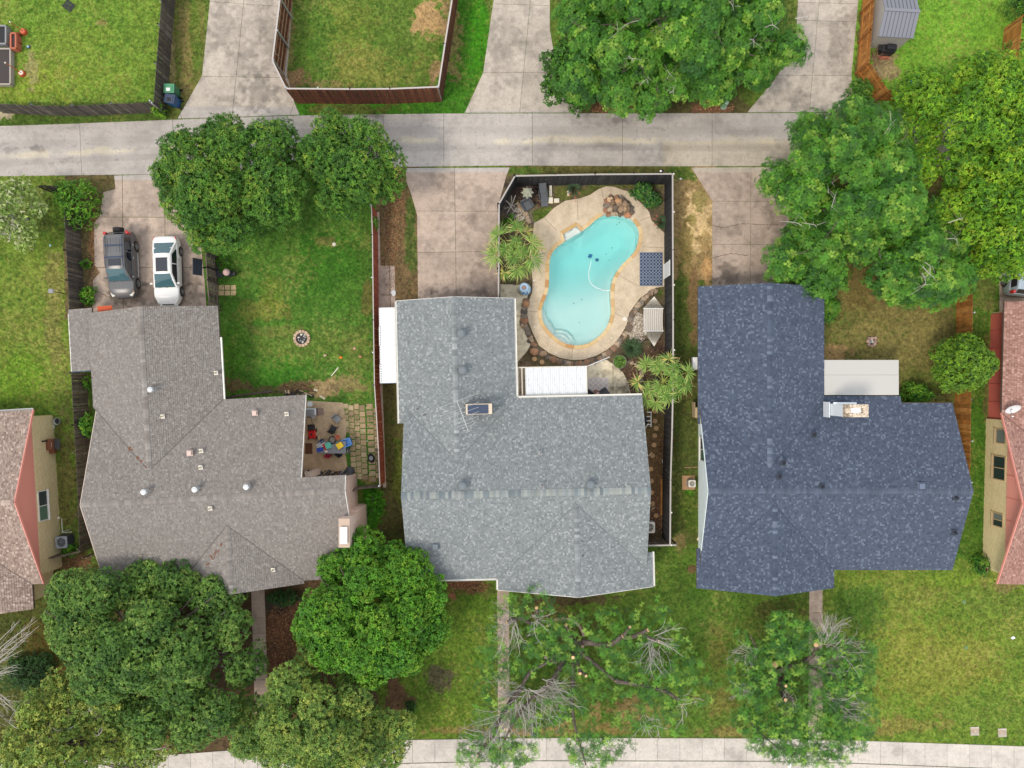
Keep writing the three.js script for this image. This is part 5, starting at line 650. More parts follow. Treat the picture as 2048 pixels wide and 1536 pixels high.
tree('pecan_tree', 'broad bright green tree over the back yard of the blue house', 'tree', 1700, 430, { lobes: [[1705, 360, 5, 152, 168, 3.2], [1655, 470, 4.6, 112, 110, 2.2], [1800, 480, 4.6, 120, 110, 2.4], [1668, 285, 5, 80, 92, 2], [1870, 500, 4, 100, 70, 1.8]], rc: 0.66, dens: 180, cols: G.pecan, leaf: 'pecan', size: 0.44, pack: 0.46, bough: 1.45, apart: 0.7, ragged: true, seed: 25, pale: 30, trunk: 0.3, open: true });
tree('pecan_tree', 'thin drooping green tree over the honey fence beside the dry yard', 'tree', 1815, 540, { lobes: [[1830, 570, 3.6, 60, 40, 1.4], [1880, 560, 4, 66, 50, 1.6]], rc: 0.6, dens: 110, cols: G.pecan, leaf: 'pecan', size: 0.58, pack: 0.5, seed: 35, trunk: 0.12, open: true });
tree('ash_tree', 'large yellow green tree at the right edge', 'tree', 1960, 330, { lobes: [[1945, 250, 5.2, 135, 150, 3.4], [1990, 400, 5, 110, 120, 3], [2040, 250, 5, 110, 130, 3], [2020, 500, 4.2, 60, 70, 2]], rc: 0.6, dens: 330, cols: G.yellow, leaf: 'small', size: 0.8, pack: 0.5, bough: 1.5, apart: 0.6, ragged: true, seed: 26, trunk: 0.3 });
tree('ash_tree', 'small round bright tree over the honey fence right of the blue house', 'tree', 1918, 735, { lobes: [[1926, 728, 2.8, 54, 58, 1.9]], rc: 0.42, dens: 480, cols: [C(82, 128, 24), C(104, 150, 28), C(126, 168, 34), C(62, 104, 22)], leaf: 'small', size: 0.7, pack: 0.46, seed: 27, trunk: 0.1 });
tree('live_oak_tree', 'very large dark green tree in front of the brown house', 'tree', 335, 1290, { lobes: [[290, 1290, 4.6, 190, 170, 3.4], [395, 1380, 4.4, 112, 118, 3], [190, 1220, 5, 110, 100, 2.2], [125, 1200, 4.6, 62, 70, 1.8], [415, 1225, 4.8, 88, 84, 2.4], [500, 1320, 4, 40, 34, 1.4]], rc: 0.62, dens: 360, cols: G.dark, leaf: 'small', size: 0.82, pack: 0.5, bough: 1.85, apart: 0.66, seed: 28, trunk: 0.36 });
tree('elm_tree', 'yellow green tree in the bottom left corner', 'tree', 160, 1460, { lobes: [[120, 1490, 5.2, 120, 120, 2.8], [80, 1430, 5, 70, 80, 2], [270, 1500, 4.8, 80, 70, 2], [200, 1420, 5, 60, 60, 1.6]], rc: 0.62, dens: 190, cols: G.olive.slice(1).concat([C(124, 150, 56)]), leaf: 'maple', size: 0.52, pack: 0.5, bough: 1.5, apart: 0.62, ragged: true, seed: 29, pale: 16, trunk: 0.22, open: true });
tree('maple_tree', 'bright green rounded tree in front of the grey house', 'tree', 770, 1220, { lobes: [[740, 1225, 4.4, 138, 158, 3.2], [836, 1195, 3.4, 66, 76, 1.8], [680, 1170, 4.6, 80, 85, 2.2]], rc: 0.6, dens: 320, cols: G.bright, leaf: 'maple', size: 0.55, pack: 0.5, bough: 1.6, apart: 0.64, seed: 30, trunk: 0.28 });
tree('elm_tree', 'olive green tree over the sidewalk at the bottom', 'tree', 670, 1420, { lobes: [[640, 1460, 5.2, 130, 115, 2.8], [725, 1485, 4.8, 95, 84, 2.2], [600, 1360, 5, 60, 60, 1.8], [520, 1470, 5, 70, 80, 2]], rc: 0.6, dens: 280, cols: G.olive, leaf: 'oak', size: 0.66, pack: 0.5, bough: 1.4, apart: 0.6, ragged: true, seed: 31, trunk: 0.24 });
tree('blossom_tree', 'pale flowering tree at the left edge below the alley', 'tree', 55, 440, { lobes: [[26, 415, 3.2, 54, 70, 1.8], [20, 465, 3, 34, 36, 1.2]], rc: 0.5, dens: 210, cols: G.pale, leaf: 'small', size: 0.7, pack: 0.5, bough: 0.9, apart: 0.62, ragged: true, seed: 32, pale: 8, trunk: 0.1, open: true, bark: MT.twig });
// pruned trees: explicit limbs with sawn ends, thin new leaves and bare twigs
let i_ = 0;
function prunedTree(label, px, py, limbs, twigs, tufts, seed, r0 = 0.3, leafy = 0.62) {
  const g = thing('pruned_tree', label, 'tree', P(px, py, 0), 0, 'trees in the yards'), O = g.position; R = rng(seed); const at = (x, y, h) => P(x, y, h).sub(O);
  mesh('trunk', limb([[0, -0.05, 0], [0.05, 1, 0.03], [0, 2.0, 0]], r0 * 1.3, r0), MT.bark, g);
  for (const [ra, rb_, ...pts] of limbs) { const q = pts.map(p => at(...p)), b = mesh('limb', limb(q, ra * 1.2, rb_ * 1.15, 8, 12), MT.bark, g); if (rb_ > 0.045) { const d = q[q.length - 1].clone().sub(q[q.length - 2]).normalize(), c = new THREE.CylinderGeometry(rb_ * 1.18, rb_ * 1.18, 0.03, 14); c.applyQuaternion(new THREE.Quaternion().setFromUnitVectors(new V3(0, 1, 0), d)); const e = q[q.length - 1].clone().addScaledVector(d, 0.008); c.translate(e.x, e.y, e.z); mesh('sawn_end', c, MT.cutwood, b); } }
  for (const [x, y, h, n, len, ang, sprd] of twigs) { const gs = []; for (let i = 0; i < n * 1.1; i++) { const a = ang + rr(-sprd, sprd) * 1.15, L = len * rr(0.45, 1.15), o = at(x + rr(-14, 14), y + rr(-14, 14), h + rr(-0.3, 0.2)), m = o.clone().add(new V3(Math.cos(a) * L * 0.5 + rr(-0.12, 0.12), L * rr(0.0, 0.35), Math.sin(a) * L * 0.5 + rr(-0.12, 0.12))), b2 = a + rr(-0.7, 0.7), e = m.clone().add(new V3(Math.cos(b2) * L * 0.5, L * rr(-0.15, 0.3), Math.sin(b2) * L * 0.5)); gs.push(limb([o, m, e], 0.02, 0.007, 4, 5)); for (let k = 0; k < 4; k++) { const s = (k < 2 ? o.clone().lerp(m, rr(0.3, 1)) : m.clone().lerp(e, rr(0, 0.8))), b = a + rr(-1.2, 1.2), f = L * rr(0.2, 0.4); gs.push(limb([s, s.clone().add(new V3(Math.cos(b) * f * 0.5, rr(0, 0.1), Math.sin(b) * f * 0.5)), s.clone().add(new V3(Math.cos(b + 0.3) * f, rr(-0.05, 0.2), Math.sin(b + 0.3) * f))], 0.012, 0.006, 3, 3)); } } const m = mesh('twig_fan', mg(gs), i_ % 4 === 3 ? MT.palebark : MT.twig, g); i_++; m.userData.kind = 'stuff'; }
  const items = []; for (const [x, y, h, rx, ry, n] of tufts) for (let i = 0; i < n * leafy; i++) { const a = rr(0, 6.28), r = Math.sqrt(R()) * (1 + 0.25 * Math.sin(3 * a + x)), p = at(x + Math.cos(a) * r * rx, y + Math.sin(a) * r * ry, h + rr(-0.6, 0.6)); items.push([p, new V3(rr(-0.5, 0.5), 1, rr(-0.5, 0.5)).normalize(), rr(0.5, 0.95), tint(G.pecan, R() * 0.95, R())]); } leaves(g, items, SPRIG.loose);
  return g;
}
prunedTree('pruned tree with sawn limbs and bare grey twigs in front of the grey house', 1145, 1285, [
  [0.2, 0.13, [1145, 1285, 2], [1180, 1285, 2.6], [1215, 1290, 3.1], [1246, 1272, 3.6]], [0.13, 0.11, [1240, 1274, 3.4], [1262, 1274, 3.7], [1296, 1260, 4.3]], [0.1, 0.07, [1246, 1272, 3.6], [1254, 1262, 3.9], [1260, 1254, 4.2]], [0.1, 0.06, [1285, 1268, 4.0], [1300, 1276, 4.2], [1317, 1283, 4.5]],
  [0.17, 0.05, [1145, 1290, 2], [1170, 1312, 2.6], [1200, 1336, 3.0], [1230, 1362, 3.3]], [0.12, 0.1, [1230, 1362, 3.3], [1310, 1376, 3.2], [1345, 1390, 3.3], [1365, 1410, 3.6]], [0.2, 0.12, [1143, 1292, 2], [1125, 1325, 2.6], [1112, 1350, 3.2], [1095, 1372, 3.8]], [0.16, 0.09, [1140, 1290, 2], [1100, 1320, 2.8], [1060, 1345, 3.6], [1040, 1380, 4.2]],
  [0.15, 0.04, [1146, 1292, 2], [1146, 1360, 3], [1144, 1420, 3.8], [1160, 1490, 4.4], [1172, 1530, 4.6]], [0.14, 0.1, [1140, 1280, 2], [1095, 1258, 2.8], [1060, 1246, 3.2], [1036, 1236, 3.6], [1014, 1246, 4]], [0.1, 0.09, [1085, 1255, 2.9], [1076, 1236, 3.6], [1073, 1216, 4.2]], [0.09, 0.085, [1144, 1280, 2.2], [1136, 1262, 3], [1132, 1250, 3.6]], [0.1, 0.09, [1146, 1300, 2.2], [1148, 1308, 3], [1146, 1315, 3.8]], [0.1, 0.09, [1148, 1310, 2.4], [1156, 1330, 3.2], [1160, 1347, 3.8]], [0.08, 0.075, [1156, 1335, 3.2], [1166, 1346, 3.7], [1172, 1352, 4]],
  [0.15, 0.06, [1040, 1380, 4.2], [1010, 1420, 4.8], [985, 1470, 5.2], [955, 1510, 5.6]], [0.12, 0.04, [1095, 1372, 3.8], [1060, 1400, 4.4], [1030, 1440, 5], [1000, 1500, 5.4]]],
  [[1095, 1372, 3.8, 26, 2.1, 0.6, 1.0], [1060, 1390, 4.2, 26, 2.2, 0.9, 1.1], [1030, 1410, 4.6, 26, 2.2, 1.8, 1.2], [1040, 1380, 4.2, 20, 1.9, 2.6, 0.9], [1000, 1440, 5, 20, 2, 2.2, 1.3], [985, 1470, 5.2, 18, 2, 2, 1.4], [1305, 1275, 4.4, 12, 1.6, -0.2, 0.5], [1308, 1290, 4.2, 20, 1.6, 1.9, 0.9], [1075, 1235, 3.6, 12, 1.2, 1.2, 1.6], [1020, 1250, 3.9, 16, 1.7, 1.8, 0.7], [1300, 1440, 3.4, 12, 1.2, 1.6, 1.4], [1030, 1240, 3.7, 10, 1.6, 3.6, 0.9], [1365, 1405, 3.6, 8, 1.4, 0.6, 1.2]],
  [[1090, 1285, 3.2, 60, 36, 240], [1110, 1262, 3.2, 40, 30, 160], [1060, 1210, 3.6, 60, 36, 150], [1210, 1250, 3.2, 60, 40, 130], [1300, 1250, 3.8, 60, 50, 130], [1240, 1300, 3, 50, 24, 150], [1270, 1350, 3, 80, 50, 260], [1340, 1380, 3.2, 80, 60, 330], [1300, 1430, 3.2, 70, 40, 220], [1160, 1370, 3, 40, 50, 130], [1150, 1440, 3.8, 40, 50, 160], [1190, 1500, 4.2, 70, 36, 300], [1090, 1430, 4, 40, 40, 150], [1000, 1460, 5, 70, 60, 240], [1020, 1510, 5, 50, 30, 220], [950, 1500, 5.2, 40, 36, 160], [985, 1350, 4, 40, 70, 120], [985, 1280, 3.6, 30, 50, 80], [1370, 1320, 3, 30, 40, 80], [1040, 1330, 3.4, 50, 30, 100], [1140, 1310, 2.8, 24, 20, 90]], 51);
prunedTree('pruned tree with loose green leaves in front of the blue house', 1548, 1345, [
  [0.24, 0.17, [1548, 1345, 2], [1546, 1338, 2.6], [1549, 1330, 3.4]], [0.18, 0.04, [1550, 1352, 2], [1575, 1390, 2.8], [1605, 1415, 3.4], [1650, 1440, 4]], [0.12, 0.08, [1556, 1360, 2.2], [1566, 1370, 3], [1572, 1372, 3.6]], [0.11, 0.09, [1560, 1380, 2.4], [1566, 1395, 3.2], [1571, 1400, 3.8]], [0.14, 0.12, [1600, 1330, 2.6], [1630, 1305, 3.4], [1632, 1290, 4.2]], [0.16, 0.04, [1548, 1345, 2], [1600, 1330, 2.6], [1650, 1345, 3.2], [1700, 1360, 3.8]], [0.12, 0.03, [1545, 1350, 2], [1520, 1390, 3], [1500, 1440, 3.8], [1560, 1500, 4.4]], [0.05, 0.02, [1571, 1372, 3.4], [1580, 1400, 3.9], [1576, 1430, 4.2]], [0.14, 0.03, [1548, 1342, 2], [1520, 1310, 3], [1500, 1270, 3.8]]],
  [[1650, 1280, 4, 26, 1.7, -1.2, 0.5], [1660, 1300, 3.8, 20, 1.9, -0.3, 0.9], [1650, 1330, 3.6, 20, 1.8, 0.2, 0.8], [1660, 1400, 3.8, 26, 1.9, 0.4, 0.9], [1500, 1300, 3.6, 14, 1.4, 2.4, 1.2], [1580, 1390, 3.4, 10, 1.4, 1.6, 1], [1680, 1420, 4, 16, 1.6, 0.8, 0.9], [1500, 1370, 3.4, 14, 1.3, 2.8, 1]],
  [[1585, 1270, 3.8, 56, 40, 320], [1560, 1300, 3.4, 50, 30, 200], [1680, 1310, 3.8, 56, 50, 300], [1720, 1330, 3.6, 36, 44, 170], [1690, 1390, 3.8, 60, 50, 340], [1640, 1440, 4, 80, 50, 420], [1570, 1470, 4.2, 70, 50, 380], [1520, 1390, 3.6, 44, 60, 280], [1490, 1330, 3.4, 36, 60, 170], [1700, 1460, 4, 56, 40, 240], [1620, 1510, 4.4, 80, 24, 220], [1600, 1360, 3.2, 60, 36, 130], [1500, 1440, 3.8, 30, 40, 130]], 52, 0.34, 0.85);
// bare grey tree at the left edge
{ const g = thing('bare_tree', 'leafless grey branches reaching in at the left edge', 'tree', P(-70, 1370, 0)), O = g.position, at = (x, y, h) => P(x, y, h).sub(O); R = rng(60); mesh('trunk', limb([[0, -0.05, 0], [0.3, 1.6, 0], [0.6, 3, -0.2]], 0.2, 0.12), MT.bark, g);
  const gs = []; for (const [tx, ty] of [[75, 1240], [60, 1262], [78, 1252], [45, 1300], [50, 1280], [30, 1330], [70, 1236], [20, 1290], [36, 1340], [10, 1350], [40, 1240], [30, 1410], [20, 1420], [50, 1440], [24, 1450]]) { const o = at(-52, 1355, 3), e = at(tx, ty, rr(4, 5.2)), m = o.clone().lerp(e, 0.5).add(new V3(rr(-0.3, 0.3), 0.3, rr(-0.3, 0.3))); gs.push(limb([o, m, e], 0.05, 0.01, 5, 8)); for (let k = 0; k < 7; k++) { const s = o.clone().lerp(e, rr(0.45, 0.95)), d = e.clone().sub(o).normalize(), f = s.clone().addScaledVector(d, rr(0.4, 0.9)).add(new V3(rr(-0.4, 0.4), rr(-0.2, 0.3), rr(-0.4, 0.4))); gs.push(limb([s, s.clone().lerp(f, 0.5).add(new V3(rr(-0.06, 0.06), 0.03, rr(-0.06, 0.06))), f], 0.016, 0.005, 4, 4)); } } for (const q of gs) mesh('branch', q, MT.twig, g); }
// shrubs
function shrub(name, label, px, py, rx, ry, h, cols, seed, o = {}) { return tree(name, label, o.cat || 'shrub', px, py, { lobes: o.lobes || [[px, py, h * 0.42, rx, ry, h * 0.58]], rc: o.rc || 0.32, dens: (o.dens || 130) * 1.6, cols, leaf: o.leaf || 'shrub', size: (o.size || 1) * 0.75, seed, trunk: 0.05, limbs: 3, pack: 0.45, fill: 0.4 }, 'shrubs and plants'); }
shrub('bush', 'bright green round bush beside the alley at the brown driveway', 155, 405, 42, 52, 2.2, G.bright, 61, { rc: 0.42, dens: 90 });
shrub('bush', 'small yellow green bush at the fence corner beside the bins', 319, 220, 13, 17, 1.3, G.yellow, 62);
shrub('bush', 'tiny bush against the old fence beside the grey suv', 172, 528, 9, 10, 0.7, G.bright, 63, { rc: 0.2 }); shrub('bush', 'bright bush between the old fence and the front of the suv', 178, 592, 15, 20, 1, G.bright, 64, { rc: 0.25 });
shrub('bush', 'tall narrow green bush squeezed between old fence and brown house', 180, 850, 12, 34, 1.8, G.bright, 65, { rc: 0.3 }); shrub('bush', 'green weeds at the foot of the fence below the orange roof edge', 176, 765, 9, 14, 1, G.bright, 66, { rc: 0.2 });
shrub('bush', 'bright green shrub at the back wall of the blue house', 1830, 790, 32, 24, 1.6, G.bright, 67); shrub('bush', 'dark leafy shrub against the east wall of the blue house wing', 1656, 617, 16, 28, 1.2, G.pecan, 68, { leaf: 'wispy', size: 1.3 });
shrub('bush', 'feathery green shrub in the upper right corner of the pool yard', 1292, 388, 28, 22, 1.1, [C(84, 140, 44), C(70, 124, 46), C(60, 110, 52), C(102, 156, 54)], 69, { rc: 0.28, lobes: [[1285, 383, 0.5, 24, 18, 0.7], [1305, 400, 0.5, 18, 16, 0.6]] });
shrub('bush', 'dark green shrub beside the left house lawn', 62, 1345, 50, 40, 1.2, [C(46, 84, 36), C(58, 100, 40), C(70, 114, 46)], 70, { rc: 0.4 }); shrub('bush', 'dark hedge under the front eave of the brown house', 568, 1196, 44, 16, 1.0, [C(36, 76, 24), C(46, 92, 28), C(60, 108, 32)], 71); shrub('bush', 'small dark round shrub on the lawn near the sidewalk', 821, 1415, 12, 14, 0.8, [C(44, 86, 22), C(58, 104, 26)], 72, { rc: 0.2 });
shrub('bush', 'low bright creeping plants beside the brown house chimney', 748, 1010, 20, 42, 0.35, [C(72, 150, 14), C(86, 164, 20), C(62, 134, 14)], 73, { rc: 0.2, dens: 160, leaf: 'small' }); shrub('bush', 'leafy weeds behind the air conditioner of the left house', 140, 1100, 16, 14, 0.9, G.bright, 74, { rc: 0.22 }); shrub('bush', 'rangy green shrub beside the red roofed house lawn', 1962, 1130, 18, 24, 0.9, G.pecan, 75, { rc: 0.28 }); shrub('bush', 'green tree canopy in the top right corner', 2046, 14, 34, 26, 3, G.mid, 76, { cat: 'tree', rc: 0.45 }); shrub('bush', 'dark bush under the honey fence at the top right', 2025, 95, 16, 16, 1.2, G.mid, 77); shrub('bush', 'weedy bush at the honey fence corner by the alley', 1720, 185, 24, 26, 1.4, G.mid, 78); shrub('bush', 'low green plant by the driveway fence and basketball hoop', 447, 528, 14, 20, 0.5, G.bright, 79, { rc: 0.18 }); shrub('bush', 'small leafy plant behind the upper fan palm', 1020, 440, 14, 10, 0.7, G.bright, 80, { rc: 0.2 }); shrub('bush', 'dark ivy growing through the rust red fence', 752, 448, 4, 22, 1.9, G.mid, 81, { rc: 0.15 });
// palms
const palmMats = [std(C(132, 156, 78), 0.7, { side: THREE.DoubleSide }), std(C(108, 136, 74), 0.7, { side: THREE.DoubleSide }), std(C(158, 168, 80), 0.7, { side: THREE.DoubleSide }), std(C(222, 196, 128), 0.8, { side: THREE.DoubleSide }), std(C(196, 184, 92), 0.8, { side: THREE.DoubleSide })];
function fanLeaf(seed, dry, blades = 24) { // pleated fan of pointed blades; x outwards; tips droop and dry to straw
  const r = rng(seed), pos = [], col = [], gr = [C(100, 142, 58), C(126, 162, 70), C(152, 180, 88)], st = C(222, 198, 134), ye = C(186, 178, 84); for (let i = 0; i < blades; i++) { const a = (i / (blades - 1) - 0.5) * 4.5 + (r() - 0.5) * 0.1, L = 0.86 * (0.7 + r() * 0.5) * (1 - 0.14 * Math.abs(a) / 2.1), w = 0.058; const c = Math.cos(a), s = Math.sin(a), p = (t, k, y) => new V3(c * L * t - s * k, y, s * L * t + c * k); const d1 = 0.04 - r() * 0.1, d2 = -0.1 - r() * 0.34; const A = p(0.02, 0, 0), B = p(0.5, w / 2, d1), B2 = p(0.5, -w / 2, d1), M = p(0.45, 0, d1 + 0.03), T = p(1, (r() - 0.5) * 0.12, d2), g = r() < dry ? (r() < 0.5 ? st : ye) : gr[Math.floor(r() * 3)], tip = r() < 0.3 + dry ? st : g; for (const t of [[A, B, M], [A, M, B2], [M, B, T], [M, T, B2]]) for (const q of t) { pos.push(q.x, q.y, q.z); const k = q === T ? tip : g; col.push(k.r, k.g, k.b); } } const g = geoOf(pos); g.setAttribute('color', new THREE.Float32BufferAttribute(col, 3)); return g;
}
const fanMat = std(0xffffff, 0.7, { side: THREE.DoubleSide, vertexColors: true });
const fans = [[0.03, 1], [0.03, 2], [0.15, 3], [0.6, 4], [0.35, 5]].map(([d, k]) => fanLeaf(k, d));
function fanPalm(label, px, py, trunkH, fronds, seed) {
  R = rng(seed); const g = thing('fan_palm', label, 'palm tree', P(px, py, 0), 0, 'fan palms in the pool yard'), hub = fronds[0] && g;
  mesh('trunk', limb([[0, -0.05, 0], [0.04, trunkH * 0.5, 0], [0, trunkH, 0]], 0.22, 0.16, 12), MT.bark, g); const O = g.position;
  for (const [ang, len, el, m, sc, tilt] of fronds) { const f = new THREE.Group(); f.name = 'frond'; g.add(f); f.position.set(0, trunkH, 0); const e = new V3(Math.cos(ang) * len * Math.cos(el), len * Math.sin(el), Math.sin(ang) * len * Math.cos(el)); mesh('stalk', limb([[0, 0, 0], [e.x * 0.5, e.y * 0.62, e.z * 0.5], e], 0.022, 0.014, 5, 6), palmMats[2], f); const b = mesh('fan', fans[m], fanMat, f); b.position.copy(e); b.rotation.order = 'YXZ'; b.rotation.set(rr(-0.25, 0.25), -ang, tilt); b.scale.setScalar(sc); }
  return g;
}
const ring = (n, len, el, ms, sc, tilt, a0 = 0) => [...Array(n)].map((_, i) => [a0 + i / n * 6.283 + rr(-0.25, 0.25), len * rr(0.85, 1.15), el + rr(-0.15, 0.15), pick(ms), sc * rr(0.85, 1.15), tilt + rr(-0.2, 0.2)]);
R = rng(90); fanPalm('full fan palm with drooping fronds beside the middle driveway', 1029, 512, 2.2, [...ring(6, 1.5, -0.05, [2, 3, 4, 3, 4], 1.2, -0.35), ...ring(6, 1.35, 0.32, [0, 2, 1], 1.15, -0.15, 0.5), ...ring(4, 0.7, 0.7, [1, 0, 0], 1.0, 0.0, 0.1), ...ring(3, 0.35, 1.2, [1], 0.7, 0.2)], 91);
R = rng(92); fanPalm('loose open fan palm leaning over the fence by the blue house', 1312, 762, 2.4, [[-2.4, 1.6, 0.1, 2, 1.05, -0.3], [-1.35, 1.5, 0.15, 4, 1.05, -0.3], [-0.35, 1.7, 0.15, 2, 1.1, -0.3], [3.1, 1.7, 0, 4, 1.0, -0.4], [-0.0, 0.9, 0.3, 0, 1.05, -0.2], [0.6, 1.1, 0.1, 0, 1.1, -0.3], [1.3, 1.2, 0.1, 2, 1.15, -0.3], [1.9, 1.55, 0.0, 2, 1.15, -0.4], [2.6, 1.1, 0.1, 1, 1.0, -0.4], [-1.9, 0.8, 0.4, 1, 0.95, -0.1], [2.2, 0.6, 0.6, 1, 0.95, 0], [0.9, 0.5, 0.8, 1, 0.95, 0.2], [-0.8, 0.6, 0.6, 1, 0.95, 0], [0.2, 1.5, 0.1, 0, 1.1, -0.3], [1.6, 0.9, 0.3, 0, 1.1, -0.2], [-2.0, 1.2, 0.2, 1, 1.05, -0.3], [2.3, 1.7, 0.0, 2, 1.1, -0.4], [-0.9, 1.1, 0.3, 0, 1.05, -0.2]], 93);
// yuccas: stiff blades from a centre
function yucca(label, px, py, rad, n, col, seed, stalks) { R = rng(seed); const g = thing('yucca', label, 'plant', P(px, py, 0), 0, 'shrubs and plants'), pos = []; for (let i = 0; i < n; i++) { const a = rr(0, 6.283), el = Math.asin(rr(0.12, 1)), L = rad * rr(0.8, 1.1), w = 0.03, d = new V3(Math.cos(a) * Math.cos(el), Math.sin(el), Math.sin(a) * Math.cos(el)), s = new V3(-Math.sin(a), 0, Math.cos(a)), o = new V3(0, 0.15, 0), m = o.clone().addScaledVector(d, L * 0.6), t = o.clone().addScaledVector(d, L).add(new V3(0, -L * 0.12, 0)); const A = m.clone().addScaledVector(s, w), B = m.clone().addScaledVector(s, -w); for (const q of [[o, A, t], [o, t, B]]) for (const p of q) pos.push(p.x, p.y, p.z); } const b = mesh('blades', geoOf(pos), std(col, 0.7, { side: THREE.DoubleSide }), g); b.name = 'leaf_rosette'; b.userData.kind = 'stuff';
  for (const [dx, dz, h] of stalks || []) { const st = mesh('flower_stalk', limb([[0, 0.2, 0], [dx * 0.5, h * 0.8, dz * 0.5], [dx, h, dz]], 0.012, 0.008, 5, 6), MT.terracotta, g), fs = []; for (let i = 0; i < 14; i++) { const t = rr(0.55, 1); fs.push(sp(0.016, dx * t + rr(-0.06, 0.06), h * (0.8 + 0.2 * t) + rr(-0.04, 0.04), dz * t + rr(-0.06, 0.06), 1, 1.6, 1)); } const f = mesh('flower_cluster', mg(fs), std(C(206, 112, 104), 0.7), st); f.userData.kind = 'stuff'; } return g; }
yucca('blue green yucca clump below the hammock', 1263, 697, 0.85, 320, C(104, 132, 92), 95); yucca('yucca with red flower spikes beside the east pool fence', 1322, 446, 0.6, 160, C(88, 116, 80), 96, [[-0.8, -0.1, 0.9], [-0.7, 0.35, 0.8], [-0.55, -0.35, 0.9]]); yucca('yucca with red flower spikes at the north edge of the pool deck', 1147, 378, 0.62, 160, C(92, 118, 84), 97, [[-0.4, 0.75, 0.8], [0.1, 1.1, 0.7], [0.4, 0.6, 0.8]]);
// ---------- turf ----------
{ R = rng(200); const pos = []; for (let i = 0; i < 9; i++) { const a = i * 2.4 + R(), L = rr(0.09, 0.17), el = rr(0.25, 1.1), o = new V3(rr(-0.09, 0.09), 0, rr(-0.09, 0.09)), d = new V3(Math.cos(a) * Math.cos(el), Math.sin(el), Math.sin(a) * Math.cos(el)), s = new V3(-Math.sin(a), 0, Math.cos(a)), t = o.clone().addScaledVector(d, L), A = o.clone().addScaledVector(s, 0.011), B = o.clone().addScaledVector(s, -0.011); for (const p of [A, B, t]) pos.push(p.x, p.y, p.z); }
  const blade = geoOf(pos), pts = [], cols = [];
  for (let i = 0; i < 330000 && pts.length < 190000; i++) { const x = rr(-60, 2110), y = rr(-60, 1600); let ok = true; for (const [p, b] of HARD) if (x > b[0] - 1 && x < b[2] + 1 && y > b[1] - 1 && y < b[3] + 1 && inPoly(x, y, p)) { ok = false; break; } if (!ok) continue; const c = groundAt(x, y); if (R() > c[3]) continue; const k = rr(0.85, 1.2); pts.push([x, y]); cols.push(C(Math.min(255, c[0] * k), Math.min(255, c[1] * k), Math.min(255, c[2] * k))); }
  const im = new THREE.InstancedMesh(blade, std(0xffffff, 0.9, { side: THREE.DoubleSide }), pts.length), o = new THREE.Object3D(); pts.forEach(([x, y], i) => { o.position.set(wx(x), 0.004, wz(y)); o.rotation.set(0, rr(0, 6.28), 0); const s = rr(0.6, 1.15); o.scale.set(s, s * 0.7, s); o.updateMatrix(); im.setMatrixAt(i, o.matrix); im.setColorAt(i, cols[i]); }); im.name = 'grass'; im.userData = { kind: 'stuff', label: 'short mown grass and dry tufts over the yards' }; scene.add(im); }
const std0 = { a: std(C(120, 92, 74), 0.9), b: std(C(150, 120, 100), 0.9), paver: std(C(196, 172, 132), 0.9) };
// ---------- vehicles ----------
R = rng(300);
function loftBody(st, prof) { // st: stations; prof(s) -> half outline [[x,y]...] from sill to centre line; mirrored and skinned
  const rings = st.map(s => { const h = prof(s); return [...h.map(([x, y]) => new V3(x, y, s[0])), ...h.slice(0, -1).reverse().map(([x, y]) => new V3(-x, y, s[0]))]; }), pos = [], idx = [], m = rings[0].length;
  rings.forEach(r => r.forEach(p => pos.push(p.x, p.y, p.z))); for (let i = 0; i + 1 < rings.length; i++) for (let j = 0; j < m - 1; j++) { const a = i * m + j, b = a + 1, c = a + m, d = c + 1; idx.push(a, b, c, b, d, c); }
  for (const e of [0, rings.length - 1]) { const b = e * m; for (let j = 1; j < m - 1; j++) e ? idx.push(b, b + j, b + j + 1) : idx.push(b, b + j + 1, b + j); }
  const g = new THREE.BufferGeometry(); g.setAttribute('position', new THREE.Float32BufferAttribute(pos, 3)); g.setIndex(idx); return toCreasedNormals(g, 0.6);
}
const patch4 = (a, b, c, d, n = 4, bulge = 0.03, up = new V3(0, 1, 0)) => { const pos = [], idx = []; for (let i = 0; i <= n; i++) for (let j = 0; j <= n; j++) { const u = i / n, v = j / n, p = a.clone().lerp(b, u).lerp(d.clone().lerp(c, u), v); p.addScaledVector(up, bulge * 4 * u * (1 - u) * (0.6 + 0.4 * 4 * v * (1 - v))); pos.push(p.x, p.y, p.z); } for (let i = 0; i < n; i++) for (let j = 0; j < n; j++) { const k = i * (n + 1) + j; idx.push(k, k + 1, k + n + 1, k + 1, k + n + 2, k + n + 1); } const g = new THREE.BufferGeometry(); g.setAttribute('position', new THREE.Float32BufferAttribute(pos, 3)); g.setIndex(idx); g.computeVertexNormals(); return g; };
const carGlass = phy(C(70, 104, 112), 0.05, { clearcoat: 1, clearcoatRoughness: 0.03, specularIntensity: 1 }), darkGlass = phy(C(26, 32, 42), 0.06, { clearcoat: 1, clearcoatRoughness: 0.03 });
